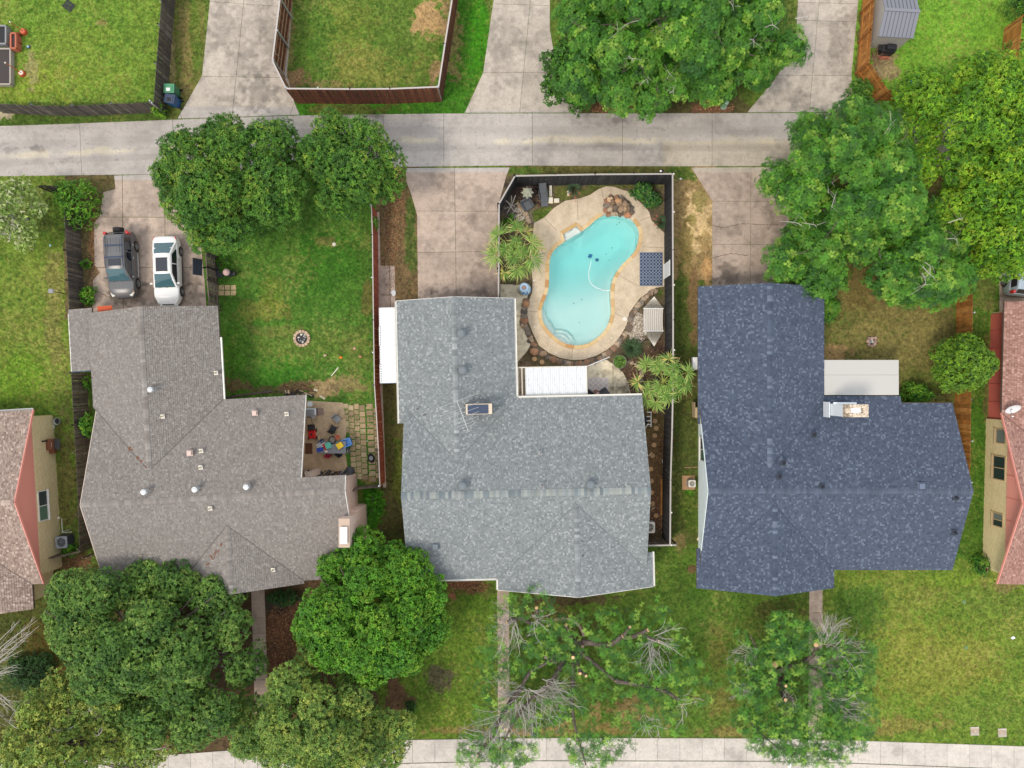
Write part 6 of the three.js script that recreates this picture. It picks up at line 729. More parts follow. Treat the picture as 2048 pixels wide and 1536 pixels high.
function car(name, label, cat, pos, ry, o) {
  const g = thing(name, label, cat, pos, ry, 'parked vehicles'), paint = phy(o.col, o.rough ?? 0.35, { clearcoat: 0.6, clearcoatRoughness: 0.28, metalness: o.metal ?? 0 });
  const body = loftBody(o.st, ([z, w, yb, yt]) => { const hm = yt - yb; return [[w * 0.9, yb], [w * 0.985, yb + hm * 0.12], [w, yb + hm * 0.5], [w * 0.985, yb + hm * 0.74], [w * 0.94, yb + hm * 0.9], [w * 0.8, yb + hm * 0.985], [w * 0.4, yt + 0.025], [0, yt + 0.035]]; });
  mesh('body', body, paint, g);
  const { rb: rB, rr: rR, rf, wb, belt, roof, wB, wT } = o; // rear base, roof rear, roof front, windscreen base
  const gh = [[rB, 0], [mix(rB, rR, 0.5), 0.55], [rR, 0.96], [mix(rR, rf, 0.33), 1], [mix(rR, rf, 0.67), 1], [rf, 0.96], [mix(rf, wb, 0.5), 0.55], [wb, 0]];
  mesh('cabin', loftBody(gh, ([z, k]) => { const y = mix(belt, roof, k), wt = mix(wB, wT, k); return [[wB * (k > 0 ? 1 : 0.92), belt - 0.04], [mix(wB, wt, 0.5), mix(belt - 0.04, y, 0.5)], [wt, y - 0.05 * k], [wt * 0.9, y], [wt * 0.5, y + 0.025 * (0.3 + k)], [0, y + 0.035 * (0.3 + k)]]; }), paint, g);
  const V = (x, y, z) => new V3(x, y, z), up = 0.022;
  mesh('windscreen', patch4(V(-wB * 0.86, belt + 0.045, wb - 0.02), V(wB * 0.86, belt + 0.045, wb - 0.02), V(wT * 0.86, roof - 0.0, rf + 0.02), V(-wT * 0.86, roof - 0.0, rf + 0.02), 6, 0.045, V(0, 0.75, 0.5)), carGlass, g);
  mesh('rear_window', patch4(V(-wB * 0.84, belt + 0.05, rB + 0.03), V(wB * 0.84, belt + 0.05, rB + 0.03), V(wT * 0.84, roof, rR - 0.02), V(-wT * 0.84, roof, rR - 0.02), 6, 0.04, V(0, 0.6, -0.6)), o.suv ? darkGlass : carGlass, g);
  for (const s of [-1, 1]) {
    const lo = z => V(s * (wB + 0.012), belt + 0.01, z), hi = z => V(s * (wT + 0.03), roof - 0.1, z), mid = mix(rR, rf, 0.5);
    const zr = o.suv ? rB + 0.35 : mix(rB, rR, 0.55), zf = mix(rf, wb, 0.82);
    mesh('side_window', patch4(lo(zr), lo(mid - 0.04), hi(mid - 0.04), hi(o.suv ? rR + 0.2 : rR + 0.05), 3, 0.01, V(s, 0.3, 0)), darkGlass, g); mesh('side_window', patch4(lo(mid + 0.04), lo(zf), hi(rf - 0.02), hi(mid + 0.04), 3, 0.01, V(s, 0.3, 0)), darkGlass, g);
    const mi = mesh('mirror', rb(0.2, 0.13, 0.1, 0.04, s * (wB + 0.13), belt + 0.06, zf - 0.12), paint, g);
    for (const dz of [mid - 0.55, mid + 0.35]) mesh('door_handle', rb(0.03, 0.03, 0.17, 0.012, s * (o.st[4][1] + 0.006), belt - 0.13, dz), o.suv ? MT.galv : paint, g);
    mesh('sill', bx(0.06, 0.08, 1.7, s * (o.st[4][1] - 0.02), 0.3, 0), o.suv ? MT.galv : MT.darkgrey, g);
    mesh('headlight', rb(0.24, 0.14, 0.36, 0.05, s * o.hl[0], o.hl[1], o.hl[2], s * -0.45), phy(C(222, 220, 210), 0.08, { clearcoat: 1 }), g); if (o.amber) mesh('turn_signal', rb(0.14, 0.1, 0.16, 0.03, s * (o.hl[0] + 0.09), o.hl[1] + 0.035, o.hl[2] - 0.17, s * -0.45), phy(C(238, 150, 50), 0.2, {}), g);
    mesh('tail_light', rb(0.2, o.suv ? 0.42 : 0.15, 0.22, 0.05, s * o.tl[0], o.tl[1], o.tl[2], s * 0.4), phy(C(200, 24, 28), 0.15, { clearcoat: 1 }), g);
    for (const z of o.ax) { const w = new THREE.Group(); w.name = 'wheel'; g.add(w); w.position.set(s * (o.st[4][1] - 0.11), o.wr, z); const t = new THREE.TorusGeometry(o.wr - 0.075, 0.085, 10, 28); t.scale(1, 1, 1.25); t.rotateY(Math.PI / 2); mesh('tyre', t, MT.rubber, w); const sp_ = [cy(o.wr - 0.11, o.wr - 0.11, 0.05, 0, 0, 0, 24, 0, Math.PI / 2)]; mesh('wheel_well', sp_[0], MT.black, w); const sk = [cy(0.05, 0.05, 0.05, s * 0.07, 0, 0, 12, 0, Math.PI / 2), (() => { const q = new THREE.TorusGeometry(o.wr - 0.13, 0.022, 6, 28); q.rotateY(Math.PI / 2); q.translate(s * 0.07, 0, 0); return q; })()]; for (let i = 0; i < 5; i++) { const a = i / 5 * 6.283, q = bx(0.03, o.wr - 0.16, 0.05, 0, (o.wr - 0.16) / 2 + 0.02, 0); q.rotateX(a); q.translate(s * 0.07, 0, 0); sk.push(q); } mesh('rim', mg(sk), MT.steel, w); }
  }
  if (o.sunroof) mesh('sunroof', rb(wT * 1.25, 0.02, o.sunroof[1], 0.008, 0, roof + 0.058, o.sunroof[0]), darkGlass, g);
  mesh('bumper', mg([rb(o.st[4][1] * 1.4, 0.12, 0.1, 0.04, 0, 0.46, o.st[o.st.length - 1][0] - 0.0), rb(o.st[4][1] * 1.6, 0.14, 0.1, 0.04, 0, 0.5, o.st[0][0] + 0.02)]), o.suv ? MT.darkgrey : paint, g);
  mesh('grille', rb(0.8, 0.16, 0.06, 0.02, 0, 0.64, o.st[o.st.length - 1][0] - 0.02), MT.black, g); mesh('wiper', mg([bar([0.05, belt + 0.06, wb + 0.02], [0.5, belt + 0.09, wb - 0.06], 0.01), bar([-0.45, belt + 0.06, wb + 0.02], [0.0, belt + 0.09, wb - 0.06], 0.01)]), MT.black, g); mesh('underbody', bx(o.st[4][1] * 1.6, 0.2, o.st[o.st.length - 1][0] - o.st[0][0] - 0.4, 0, 0.34, 0), MT.black, g);
  if (o.rack) { for (const s of [-1, 1]) mesh('roof_rail', mg([tb([[s * wT * 0.93, roof + 0.02, rR + 0.1], [s * wT * 0.93, roof + 0.085, rR + 0.3], [s * wT * 0.93, roof + 0.085, rf - 0.3], [s * wT * 0.93, roof + 0.02, rf - 0.1]], 0.022, 16, 6)]), MT.navy, g); for (const z of o.rack) mesh('cross_bar', rb(wT * 1.86, 0.03, 0.08, 0.012, 0, roof + 0.1, z), MT.navy, g); for (let i = -2; i <= 2; i++) mesh('roof_rib', bx(0.012, 0.012, 1.0, i * 0.2, roof + 0.04, rR + 0.75), MT.darkgrey, g); }
  if (o.spare) { const t = mesh('spare_wheel', cy(0.35, 0.35, 0.2, 0, 0.98, o.st[0][0] - 0.1, 26, Math.PI / 2), MT.rubber, g); mesh('cover', mg([cy(0.36, 0.3, 0.05, 0, 0.98, o.st[0][0] - 0.22, 26, -Math.PI / 2)]), MT.darkgrey, t); }
  return g;
}
const arch = (z, w, yt, r = 0.42, b = 0.27) => [[z - r, w, b, yt + 0.0], [z - r * 0.86, w, b + 0.24, yt], [z - r * 0.45, w, b + 0.42, yt], [z + r * 0.45, w, b + 0.42, yt], [z + r * 0.86, w, b + 0.24, yt], [z + r, w, b, yt]];
const suvSpec = { col: C(98, 98, 100), metal: 0.2, rough: 0.5, suv: true, st: [[-2.24, .72, .5, .95], [-2.16, .85, .38, 1.06], [-1.98, .9, .3, 1.08], ...arch(-1.3, .915, 1.07), [0, .915, .27, 1.05], ...arch(1.32, .9, .99), [1.95, .85, .32, .92], [2.18, .76, .36, .84], [2.3, .6, .42, .72]], rb: -2.14, rr: -1.9, rf: 0.42, wb: 1.2, belt: 1.04, roof: 1.66, wB: 0.84, wT: 0.66, hl: [0.66, 0.8, 2.05], tl: [0.76, 1.2, -2.08], ax: [-1.3, 1.32], wr: 0.35, sunroof: [0.0, 0.5], rack: [-1.15, -0.35], spare: true, amber: true };
car('suv', 'grey suv with roof rack and spare wheel on the brown driveway', 'suv', new V3(-27.05, 0.035, -8.28), 0.045, suvSpec);
car('sedan', 'white sedan with dark sunroof parked beside the grey suv', 'sedan', new V3(-23.95, 0.035, -7.85), 0.03, { col: C(240, 240, 238), rough: 0.4, st: [[-2.36, .68, .48, .88], [-2.26, .82, .38, .97], [-1.95, .87, .3, 1.0], ...arch(-1.38, .89, .97, .4, .24), [0, .89, .22, .93], ...arch(1.42, .87, .88, .4, .24), [1.98, .82, .28, .8], [2.26, .68, .32, .7], [2.36, .5, .38, .6]], rb: -1.92, rr: -1.08, rf: 0.28, wb: 1.2, belt: 0.95, roof: 1.41, wB: 0.81, wT: 0.62, hl: [0.62, 0.68, 2.06], tl: [0.7, 0.86, -2.2], ax: [-1.38, 1.42], wr: 0.33, sunroof: [-0.32, 0.95] });
car('suv', 'silver blue car under the yellow green tree at the right edge', 'car', new V3(wx(2046, 0.8), 0.035, wz(528, 0.8)), 3.02, { ...suvSpec, col: C(176, 190, 202), rack: null, spare: false, amber: false, roof: 1.52, metal: 0.5 });

// ---------- pool yard ----------
{ // hammock on a steel stand
  const g = thing('hammock', 'cream striped hammock between pool deck and black fence', 'hammock', P(1307, 645, 0)), h = 0.75, k = (HC - h) / FOCAL, L = py => (py - 645) * k + (645 - 768) * (k - HC / FOCAL), X = px => (px - 1307) * k + (1307 - 1024) * (k - HC / FOCAL); const x0 = X(1287), x1 = X(1326), z0 = L(617), z1 = L(662), zm = (z0 + z1) / 2, xc = (x0 + x1) / 2; const sag = z => h - 0.14 * (1 - ((z - zm) / (z1 - zm)) ** 2);
  const fa = std(C(216, 210, 200), 0.9, { side: THREE.DoubleSide }), fb = std(C(186, 178, 168), 0.9, { side: THREE.DoubleSide }); for (let i = 0; i < 18; i++) { const a = mix(x0, x1, i / 18), b = mix(x0, x1, (i + 0.86) / 18), pos = []; for (let j = 0; j < 10; j++) { const p = mix(z0, z1, j / 10), q = mix(z0, z1, (j + 1) / 10), y = s => 0.05 * ((s - xc) / (x1 - xc)) ** 2; for (const t of [[a, p], [a, q], [b, q], [a, p], [b, q], [b, p]]) pos.push(t[0], sag(t[1]) + y(t[0]), t[1]); } mesh('fabric_strip', geoOf(pos), i % 2 ? fa : fb, g); }
  const e0 = L(594), e1 = L(693); for (const [z, e] of [[z0, e0], [z1, e1]]) { mesh('spreader_bar', bar([x0 - 0.03, h + 0.04, z], [x1 + 0.03, h + 0.04, z], 0.03, 8), MT.white, g); for (let i = 0; i < 17; i++) mesh('rope', bar([mix(x0, x1, i / 16), h + 0.04, z], [xc, h + 0.3, e], 0.009, 4), MT.offwhite, g); }
  mesh('stand', mg([bar([xc, 0.05, e0], [xc, 0.05, e1], 0.035, 8), bar([xc, 0.05, e0 + 0.5], [xc, 1.1, e0 - 0.45], 0.03, 8), bar([xc, 0.05, e1 - 0.5], [xc, 1.1, e1 + 0.3], 0.03, 8), bar([xc - 0.6, 0.05, e0 + 0.5], [xc + 0.6, 0.05, e0 + 0.5], 0.03, 8), bar([xc - 0.6, 0.05, e1 - 0.5], [xc + 0.6, 0.05, e1 - 0.5], 0.03, 8)]), MT.black, g); }
function canvasTex(w, h, draw) { const c = document.createElement('canvas'); c.width = w; c.height = h; draw(c.getContext('2d'), w, h); const t = new THREE.CanvasTexture(c); t.colorSpace = THREE.SRGBColorSpace; return t; }
function rug(label, x0, y0, x1, y1, top, bg, fg, nx, ny, lw, ry = 0) { const a = P(x0, y0, 0), b = P(x1, y1, 0), w = b.x - a.x, d = b.z - a.z, t = canvasTex(512, Math.round(512 * d / w), (c, W, H) => { c.fillStyle = bg; c.fillRect(0, 0, W, H); c.strokeStyle = fg; c.lineWidth = lw; const cw = W / nx, ch = H / ny; for (let i = 0; i <= nx; i++) for (let j = 0; j <= ny; j++) { const x = i * cw, y = j * ch; c.beginPath(); c.moveTo(x, y - ch * 0.42); c.quadraticCurveTo(x + cw * 0.22, y - ch * 0.22, x + cw * 0.42, y); c.quadraticCurveTo(x + cw * 0.22, y + ch * 0.22, x, y + ch * 0.42); c.quadraticCurveTo(x - cw * 0.22, y + ch * 0.22, x - cw * 0.42, y); c.quadraticCurveTo(x - cw * 0.22, y - ch * 0.22, x, y - ch * 0.42); c.closePath(); c.stroke(); c.beginPath(); c.moveTo(x + cw * 0.42, y); c.lineTo(x + cw * 0.58, y); c.moveTo(x, y + ch * 0.42); c.lineTo(x, y + ch * 0.58); c.stroke(); } });
  const g = new THREE.BoxGeometry(w, 0.012, d), m = mesh('rug', g, [MT.navy, MT.navy, std(0xffffff, 0.95, { map: t }), MT.navy, MT.navy, MT.navy]); m.position.set((a.x + b.x) / 2, top + 0.006, (a.z + b.z) / 2); m.rotation.y = ry; tag(m, label, 'rug'); return m; }
rug('navy outdoor rug with white lattice pattern on the pool deck', 1279, 505, 1325, 572, 0.068, '#2c3e5a', '#aab2bd', 7, 10, 7); rug('pale grey lattice rug on the patio under the wicker seats', 1176, 755, 1217, 796, 0.05, '#b9b0ac', '#e2dcd6', 4, 4, 9);
{ const g = thing('hanging_panel', 'white corrugated panel leaning on the inside of the black fence', 'panel', new V3(wx(1344, 2.2) - 0.12, 0, wz(536, 2.2))); for (let i = 0; i < 8; i++) mesh('slat', bx(0.03, 1.9, 0.11, 0, 1.2, -0.5 + i * 0.13), MT.white, g); mesh('frame', mg([bx(0.03, 0.06, 1.06, -0.02, 2.12, -0.05), bx(0.03, 0.06, 1.06, -0.02, 0.28, -0.05)]), MT.white, g); }
{ const g = thing('pool_float', 'blue and white patterned round pool float beside the fan palm', 'pool float', P(1050, 580, 0)); const t = tex(256, 128, (x, y) => { const n = fbm(x / 14, y / 14, 3), m = fbm(x / 11 + 30, y / 11, 2); return n > 0.56 ? [70, 128, 170] : m > 0.6 ? [52, 96, 72] : m < 0.36 ? [150, 190, 210] : [226, 232, 232]; }); const q = sp(0.44, 0, 0.38, 0, 1, 0.72, 1); mesh('base', q, std(0xffffff, 0.35, { map: t }), g); const r = new THREE.TorusGeometry(0.24, 0.11, 10, 26); r.rotateX(Math.PI / 2); r.translate(-0.08, 0.72, -0.08); mesh('ring', r, std(C(168, 196, 222), 0.3), g); mesh('seat', sp(0.12, -0.08, 0.7, -0.08, 1, 0.5, 1), std(C(196, 140, 116), 0.6), g); }
{ const g = thing('patio_umbrella', 'closed pale green patio umbrella in the corner of the pool yard', 'umbrella', P(1054, 394, 0)); const pos = [], N = 16, top = 2.25; for (let i = 0; i < N; i++) { const a = i / N * 6.283, b = (i + 1) / N * 6.283, ra = i % 2 ? 0.3 : 0.46, rb2 = i % 2 ? 0.46 : 0.3, A = new V3(Math.cos(a) * ra, top - 1.1, Math.sin(a) * ra), B = new V3(Math.cos(b) * rb2, top - 1.1, Math.sin(b) * rb2), T = new V3(0, top, 0); for (const p of [T, A, B]) pos.push(p.x, p.y, p.z); } mesh('canopy', geoOf(pos), std(C(190, 192, 172), 0.85, { side: THREE.DoubleSide }), g); mesh('pole', mg([cy(0.022, 0.022, 2.3, 0, 1.17, 0, 8), sp(0.04, 0, 2.33, 0)]), MT.darkgrey, g); mesh('base', cy(0.24, 0.28, 0.1, 0, 0.06, 0, 18), MT.darkgrey, g); }
const wicker = std(C(92, 96, 100), 0.85, { bumpMap: grainTex, bumpScale: 0.02 });
{ const g = thing('lounge_chair', 'grey lounge chair against the north fence of the pool yard', 'lounge chair', P(1086, 390, 0), 0.12); mesh('seat', rb(0.52, 0.1, 0.7, 0.03, 0.02, 0.38, 0.25), wicker, g); mesh('leg_rest', rb(0.5, 0.09, 0.45, 0.03, 0.02, 0.3, 0.66, 0, 0.25), wicker, g); mesh('backrest', rb(0.52, 0.1, 0.72, 0.03, 0, 0.62, -0.35, 0, 0.7), wicker, g); for (const s of [-1, 1]) { mesh('arm_rest', rb(0.07, 0.05, 0.6, 0.02, s * 0.3, 0.56, 0.1), MT.darkgrey, g); for (const z of [-0.1, 0.5]) mesh('leg', bx(0.05, 0.36, 0.05, s * 0.24, 0.18, z), MT.darkgrey, g); } }
function armchair(label, px, py, ry, mat, s = 1) { const g = thing('armchair', label, 'chair', P(px, py, 0), ry, 'garden chairs'); mesh('seat', rb(0.56 * s, 0.12, 0.55 * s, 0.03, 0, 0.36, 0.02), mat, g); mesh('backrest', rb(0.6 * s, 0.5, 0.1, 0.03, 0, 0.62, -0.27 * s, 0, -0.15), mat, g); for (const k of [-1, 1]) { mesh('arm_rest', rb(0.08, 0.3, 0.55 * s, 0.03, k * 0.31 * s, 0.48, 0), mat, g); for (const z of [-0.24, 0.24]) mesh('leg', bx(0.05, 0.3, 0.05, k * 0.26 * s, 0.15, z * s), MT.darkgrey, g); } return g; }
armchair('grey wicker armchair turned towards the pool beside the mulch', 1054, 413, 0.55, wicker, 1.15);
{ for (const [x, y, w, d, h, ry, l] of [[1101, 382, 0.2, 0.85, 0.12, 0.03, 'long cream board standing beside the lounge chair'], [1101, 402, 0.34, 0.42, 0.25, 0, 'cream wooden box next to the lounge chair'], [1113, 402, 0.38, 0.3, 0.16, 0.05, 'cream wooden crate at the edge of the pool deck'], [1137, 387, 0.2, 0.36, 0.1, 0.05, 'pale concrete block beside the flowering yucca']]) { const g = thing('wood_block', l, 'block', P(x, y, 0), ry, 'cream blocks in the pool yard'); mesh('slab', rb(w, h, d, 0.015, 0, h / 2, 0), MT.cream, g); mesh('lid', rb(w * 0.8, 0.03, d * 0.8, 0.01, 0.01, h + 0.02, -0.01), MT.offwhite, g); } }
{ const g = thing('driftwood', 'crossed pale driftwood logs in the pool yard corner', 'driftwood', P(1020, 412, 0)); for (const [a, b, r] of [[[-0.5, 0.1, -0.4], [0.35, 0.5, 0.2], 0.06], [[-0.2, 0.1, 0.5], [0.4, 0.7, -0.6], 0.055], [[0.3, 0.05, 0.45], [-0.35, 0.6, -0.3], 0.05], [[-0.4, 0.06, 0.2], [0.5, 0.3, -0.1], 0.04], [[0, 0.05, 0], [0.1, 0.9, -0.5], 0.045]]) mesh('log', limb([a, [mix(a[0], b[0], 0.5) + 0.05, mix(a[1], b[1], 0.5) + 0.06, mix(a[2], b[2], 0.5)], b], r, r * 0.5, 7, 8), MT.driftwood, g); for (let i = 0; i < 12; i++) { const m = mesh('stone', pick(rockGeo), rockMat[3], g); m.position.set(rr(-0.6, 0.5), 0.05, rr(-0.4, 0.7)); m.scale.setScalar(rr(0.07, 0.14)); } }
{ const g = thing('planter', 'round grey planter of green plants near the patio', 'planter', P(1238, 724, 0)), prof = [[0.3, 0], [0.44, 0.38], [0.48, 0.42], [0.46, 0.44], [0.41, 0.42], [0.4, 0.34], [0, 0.34]].map(p => new THREE.Vector2(...p)); mesh('bowl', new THREE.LatheGeometry(prof, 28), std(C(128, 130, 112), 0.8), g); const it = []; for (let i = 0; i < 110; i++) { const a = rr(0, 6.28), r = Math.sqrt(R()) * 0.36; it.push([new V3(Math.cos(a) * r, 0.38 + rr(0, 0.08), Math.sin(a) * r), new V3(rr(-0.4, 0.4), 1, rr(-0.4, 0.4)).normalize(), rr(0.6, 1), tint(G.dark, R(), R())]); } leaves(g, it, SPRIG.shrub, 'foliage'); }
{ const g = thing('pool_hose', 'white hose curving across the pool water', 'hose', P(1200, 560, 0)), O = g.position; mesh('hose', tb([[1183, 521], [1179, 538], [1177.6, 552], [1182, 566], [1192, 574], [1206, 579.5], [1221, 581.5]].map(([x, y]) => P(x, y, 0).sub(O).setY(-0.13)), 0.026, 40, 6), MT.white, g); }
for (const [x, y, s, l] of [[1186, 503, 0.13, 'blue pool cleaner lying on the deep floor of the pool'], [1200, 511, 0.09, 'small blue cleaner part on the pool floor']]) { const g = thing('pool_cleaner', l, 'pool cleaner', P(x, y, 0).setY(-2.35), 0.5); const m = std(C(30, 110, 170), 0.5); mesh('shell', sp(s, 0, 0.05, 0, 1, 0.5, 1.2), m, g); for (const k of [-1, 1]) mesh('wheel', cy(s * 0.5, s * 0.5, 0.05, k * s, 0.04, 0, 14, 0, Math.PI / 2), MT.navy, g); mesh('skirt', tor(s * 0.9, 0.03, 0, 0.02, 0), MT.navy, g); }
{ const it = [], lm = std(C(40, 70, 60), 0.8, { side: THREE.DoubleSide }); const g = thing('sunken_leaf', 'few dark leaves lying on the pool floor', 'leaves', P(1200, 560, 0).setY(-1.4)); for (const [x, y, d] of [[1231, 487, -2.2], [1209, 527, -2.2], [1166, 596, -1.15], [1161, 643, -1.02], [1218, 500, -2.2], [1225, 512, -2.2], [1150, 604, -1.1], [1240, 440, -1.9], [1244, 436, -1.8]]) { const p = P(x, y, 0).sub(g.position); const q = []; leafTris(q, new V3(-0.06, 0, 0), new V3(1, 0, 0), new V3(0, 1, 0), 0.11, 0.06); const m = mesh('leaf', geoOf(q), lm, g); m.position.set(p.x, d + 1.4, p.z); m.rotation.y = R() * 6; } }
// corrugated patio covers
function corrugated(w, d, pitch, amp, along) { const n = Math.round(w / pitch) * 6, pos = [], idx = []; for (let i = 0; i <= n; i++) for (const z of [0, 1]) { const x = i / n * w - w / 2, y = amp * Math.sin(i / 6 * 6.283); pos.push(x, y, (z - 0.5) * d); } for (let i = 0; i < n; i++) { const a = i * 2; idx.push(a, a + 1, a + 2, a + 1, a + 3, a + 2); } const g = new THREE.BufferGeometry(); g.setAttribute('position', new THREE.Float32BufferAttribute(pos, 3)); g.setAttribute('uv', new THREE.Float32BufferAttribute(pos.flatMap((v, i) => i % 3 === 0 ? [v / 1.2, pos[i + 2] / 2] : []), 2)); g.setIndex(idx); g.computeVertexNormals(); if (along) g.rotateY(Math.PI / 2); return g; }
{ const h = 2.35, x0 = wx(1034, h), x1 = wx(1172, h), z0 = wz(735, h), z1 = wz(790, h), g = thing('patio_cover', 'white framed patio cover of corrugated plastic sheets', 'patio cover', new V3((x0 + x1) / 2, 0, (z0 + z1) / 2), 0.02), W = x1 - x0, D = z1 - z0;
  const st = tex(256, 256, (x, y) => { const n = fbm(x / 5, y / 60, 3), q = sst(0.62, 0.8, fbm(x / 8 + 9, y / 14, 3)) * 0.3 + sst(0.55, 0.8, n) * 0.18; return [mix(236, 150, q), mix(240, 160, q), mix(244, 168, q)]; });
  const pm = phy(0xffffff, 0.45, { map: st, transmission: 0.15, thickness: 0, side: THREE.DoubleSide }); for (let i = 1; i < 8; i++) { const w = W / 8; const m = mesh('sheet', corrugated(w * 1.04, D, 0.17, 0.034), pm, g); m.position.set(-W / 2 + w * (i + 0.5), h + 0.03 + (i % 2) * 0.012, 0); m.rotation.x = 0.03; }
  for (let i = 0; i < 4; i++) mesh('slat', bx(0.05, 0.04, D, -W / 2 + 0.08 + i * 0.13, h + 0.02, 0), i % 2 ? MT.darkbrown : MT.offwhite, g);
  mesh('frame', mg([bx(W + 0.16, 0.1, 0.06, 0, h, -D / 2 - 0.03), bx(W + 0.16, 0.1, 0.22, 0, h - 0.02, D / 2 + 0.08), bx(0.06, 0.1, D, -W / 2 - 0.05, h, 0), bx(0.06, 0.1, D, W / 2 + 0.05, h, 0)]), MT.offwhite, g); for (const x of [-W / 2, 0, W / 2]) mesh('post', bx(0.09, h, 0.09, x, h / 2, -D / 2 - 0.03), MT.white, g); for (let i = 1; i < 4; i++) mesh('rafter', bx(0.04, 0.09, D, -W / 2 + W * i / 4, h - 0.06, 0), MT.offwhite, g); }
{ const h = 2.3, x0 = wx(759, h), x1 = wx(795, h), z0 = wz(615, h), z1 = wz(766, h), g = thing('side_cover', 'white corrugated metal cover along the west wall of the grey house', 'cover', new V3((x0 + x1) / 2, 0, (z0 + z1) / 2), 0.02), W = x1 - x0, D = z1 - z0, m0 = std(C(232, 233, 234), 0.45, { side: THREE.DoubleSide }); for (let i = 0; i < 4; i++) { const m = mesh('sheet', corrugated(D / 4 * 0.995, W + (i % 2) * 0.06, 0.12, 0.02, true), m0, g); m.position.set(0, h - (i % 2) * 0.012, -D / 2 + D / 4 * (i + 0.5)); m.rotation.z = 0.05; } mesh('edge_beam', bx(0.06, 0.12, D, -W / 2 + 0.06, h - 0.1, 0), MT.darkgrey, g); for (const z of [-D / 2 + 0.2, 0, D / 2 - 0.2]) mesh('post', bx(0.08, h - 0.12, 0.08, -W / 2 + 0.08, (h - 0.12) / 2, z), MT.offwhite, g); mesh('end_beam', bx(W, 0.1, 0.06, 0, h - 0.09, D / 2), std(C(86, 110, 130), 0.6), g); }
tag(mesh('pipe', bar(P(1171, 734, 2.0), P(1219, 714, 1.2), 0.035, 8), MT.white), 'white pipe angling from the patio cover towards the planter', 'pipe');
armchair('black wicker chair on the pale rug beside the grey house', 1208, 786, 2.2, MT.darkgrey, 1.0); armchair('black wicker chair half under the corrugated patio cover', 1176, 789, -2.2, MT.darkgrey, 0.9);
{ const g = thing('side_table', 'small round brown table with pink cushion between the wicker chairs', 'table', P(1190, 787, 0)); mesh('top', cy(0.27, 0.27, 0.04, 0, 0.45, 0, 22), std(C(132, 96, 84), 0.7), g); mesh('stem', cy(0.05, 0.12, 0.44, 0, 0.22, 0, 10), MT.darkbrown, g); mesh('cushion', rb(0.26, 0.1, 0.2, 0.04, 0.14, 0.52, 0.02, 0.4), std(C(222, 196, 190), 0.9), g); }
{ const g0 = new THREE.CylinderGeometry(0.165, 0.17, 0.05, 18), ms = [std(C(196, 158, 114), 0.9, { bumpMap: grainTex, bumpScale: 0.01 }), std(C(182, 146, 108), 0.9)]; [[1310, 822], [1310, 842], [1312.5, 856.5], [1309.5, 871], [1308, 890], [1305, 911.5], [1301.5, 938], [1303, 962], [1303, 985], [1305, 1007], [1312, 1031], [1299, 795], [1047 + 22, 718], [1084, 724]].forEach(([x, y], i) => { const m = mesh('stepping_stone', g0, ms[i % 2]); const p = P(x, y, 0); m.position.set(p.x, 0.02, p.z); m.rotation.y = i; const row = ['second', 'third', 'fourth', 'fifth', 'sixth', 'seventh', 'eighth', 'ninth', 'tenth', 'eleventh', 'twelfth', 'first']; tag(m, i < 12 ? `round tan stepping stone, ${row[i]} from the loose palm along the dark fence` : i === 12 ? 'round pale stepping stone nearest the grey house wall by the patio cover' : 'round stepping stone beside the rock border above the patio cover', 'stepping stone', 'round stepping stones'); }); }
tag(mesh('pole', bar(P(1337, 815, 1.2), P(1336, 886, 1.1), 0.025, 8), MT.white), 'long white pole hung along the dark fence', 'pole');
{ const g = thing('bucket', 'blue bucket hanging at the end of the white pole', 'bucket', P(1331, 884, 0)); mesh('pail', cy(0.13, 0.1, 0.26, 0, 0.14, 0, 16), std(C(36, 70, 190), 0.4), g); mesh('handle', tor(0.12, 0.008, 0, 0.28, 0, 0.5), MT.steel, g); }
{ const g = thing('garden_hose', 'coiled white hose lying by the dark fence', 'hose', P(1331, 934, 0)), pts = []; for (let i = 0; i < 60; i++) { const a = i * 0.42; pts.push([Math.cos(a) * (0.14 + 0.06 * Math.sin(i * 0.7)), 0.03 + i * 0.002, Math.sin(a) * (0.22 + 0.05 * Math.cos(i * 0.5))]); } pts.unshift([-0.25, 0.02, -0.55], [-0.2, 0.02, -0.3]); mesh('coil', tb(pts, 0.018, 240, 5), MT.white, g); }
{ const g = thing('pipe_rack', 'stack of white plastic pipes beside the grey house', 'pipes', P(1296, 838, 0)); for (const [a, b] of [[[0.1, 0.6, -0.5], [0.1, 0.6, 0.5]], [[-0.2, 0.62, -0.5], [0.1, 0.62, -0.5]], [[-0.2, 0.55, -0.2], [0.1, 0.55, -0.2]], [[-0.2, 0.55, 0.1], [0.1, 0.58, 0.1]], [[-0.2, 0.6, 0.35], [0.1, 0.6, 0.35]], [[0.1, 0, -0.5], [0.1, 0.6, -0.5]], [[0.1, 0, 0.5], [0.1, 0.6, 0.5]], [[-0.25, 0.3, 0.6], [-0.05, 0.5, 0.3]]]) mesh('pipe', bar(a, b, 0.03, 8), MT.white, g); mesh('pump', mg([cy(0.16, 0.16, 0.4, -0.2, 0.2, 0, 14), rb(0.3, 0.2, 0.25, 0.04, -0.2, 0.12, 0.3)]), MT.black, g); }
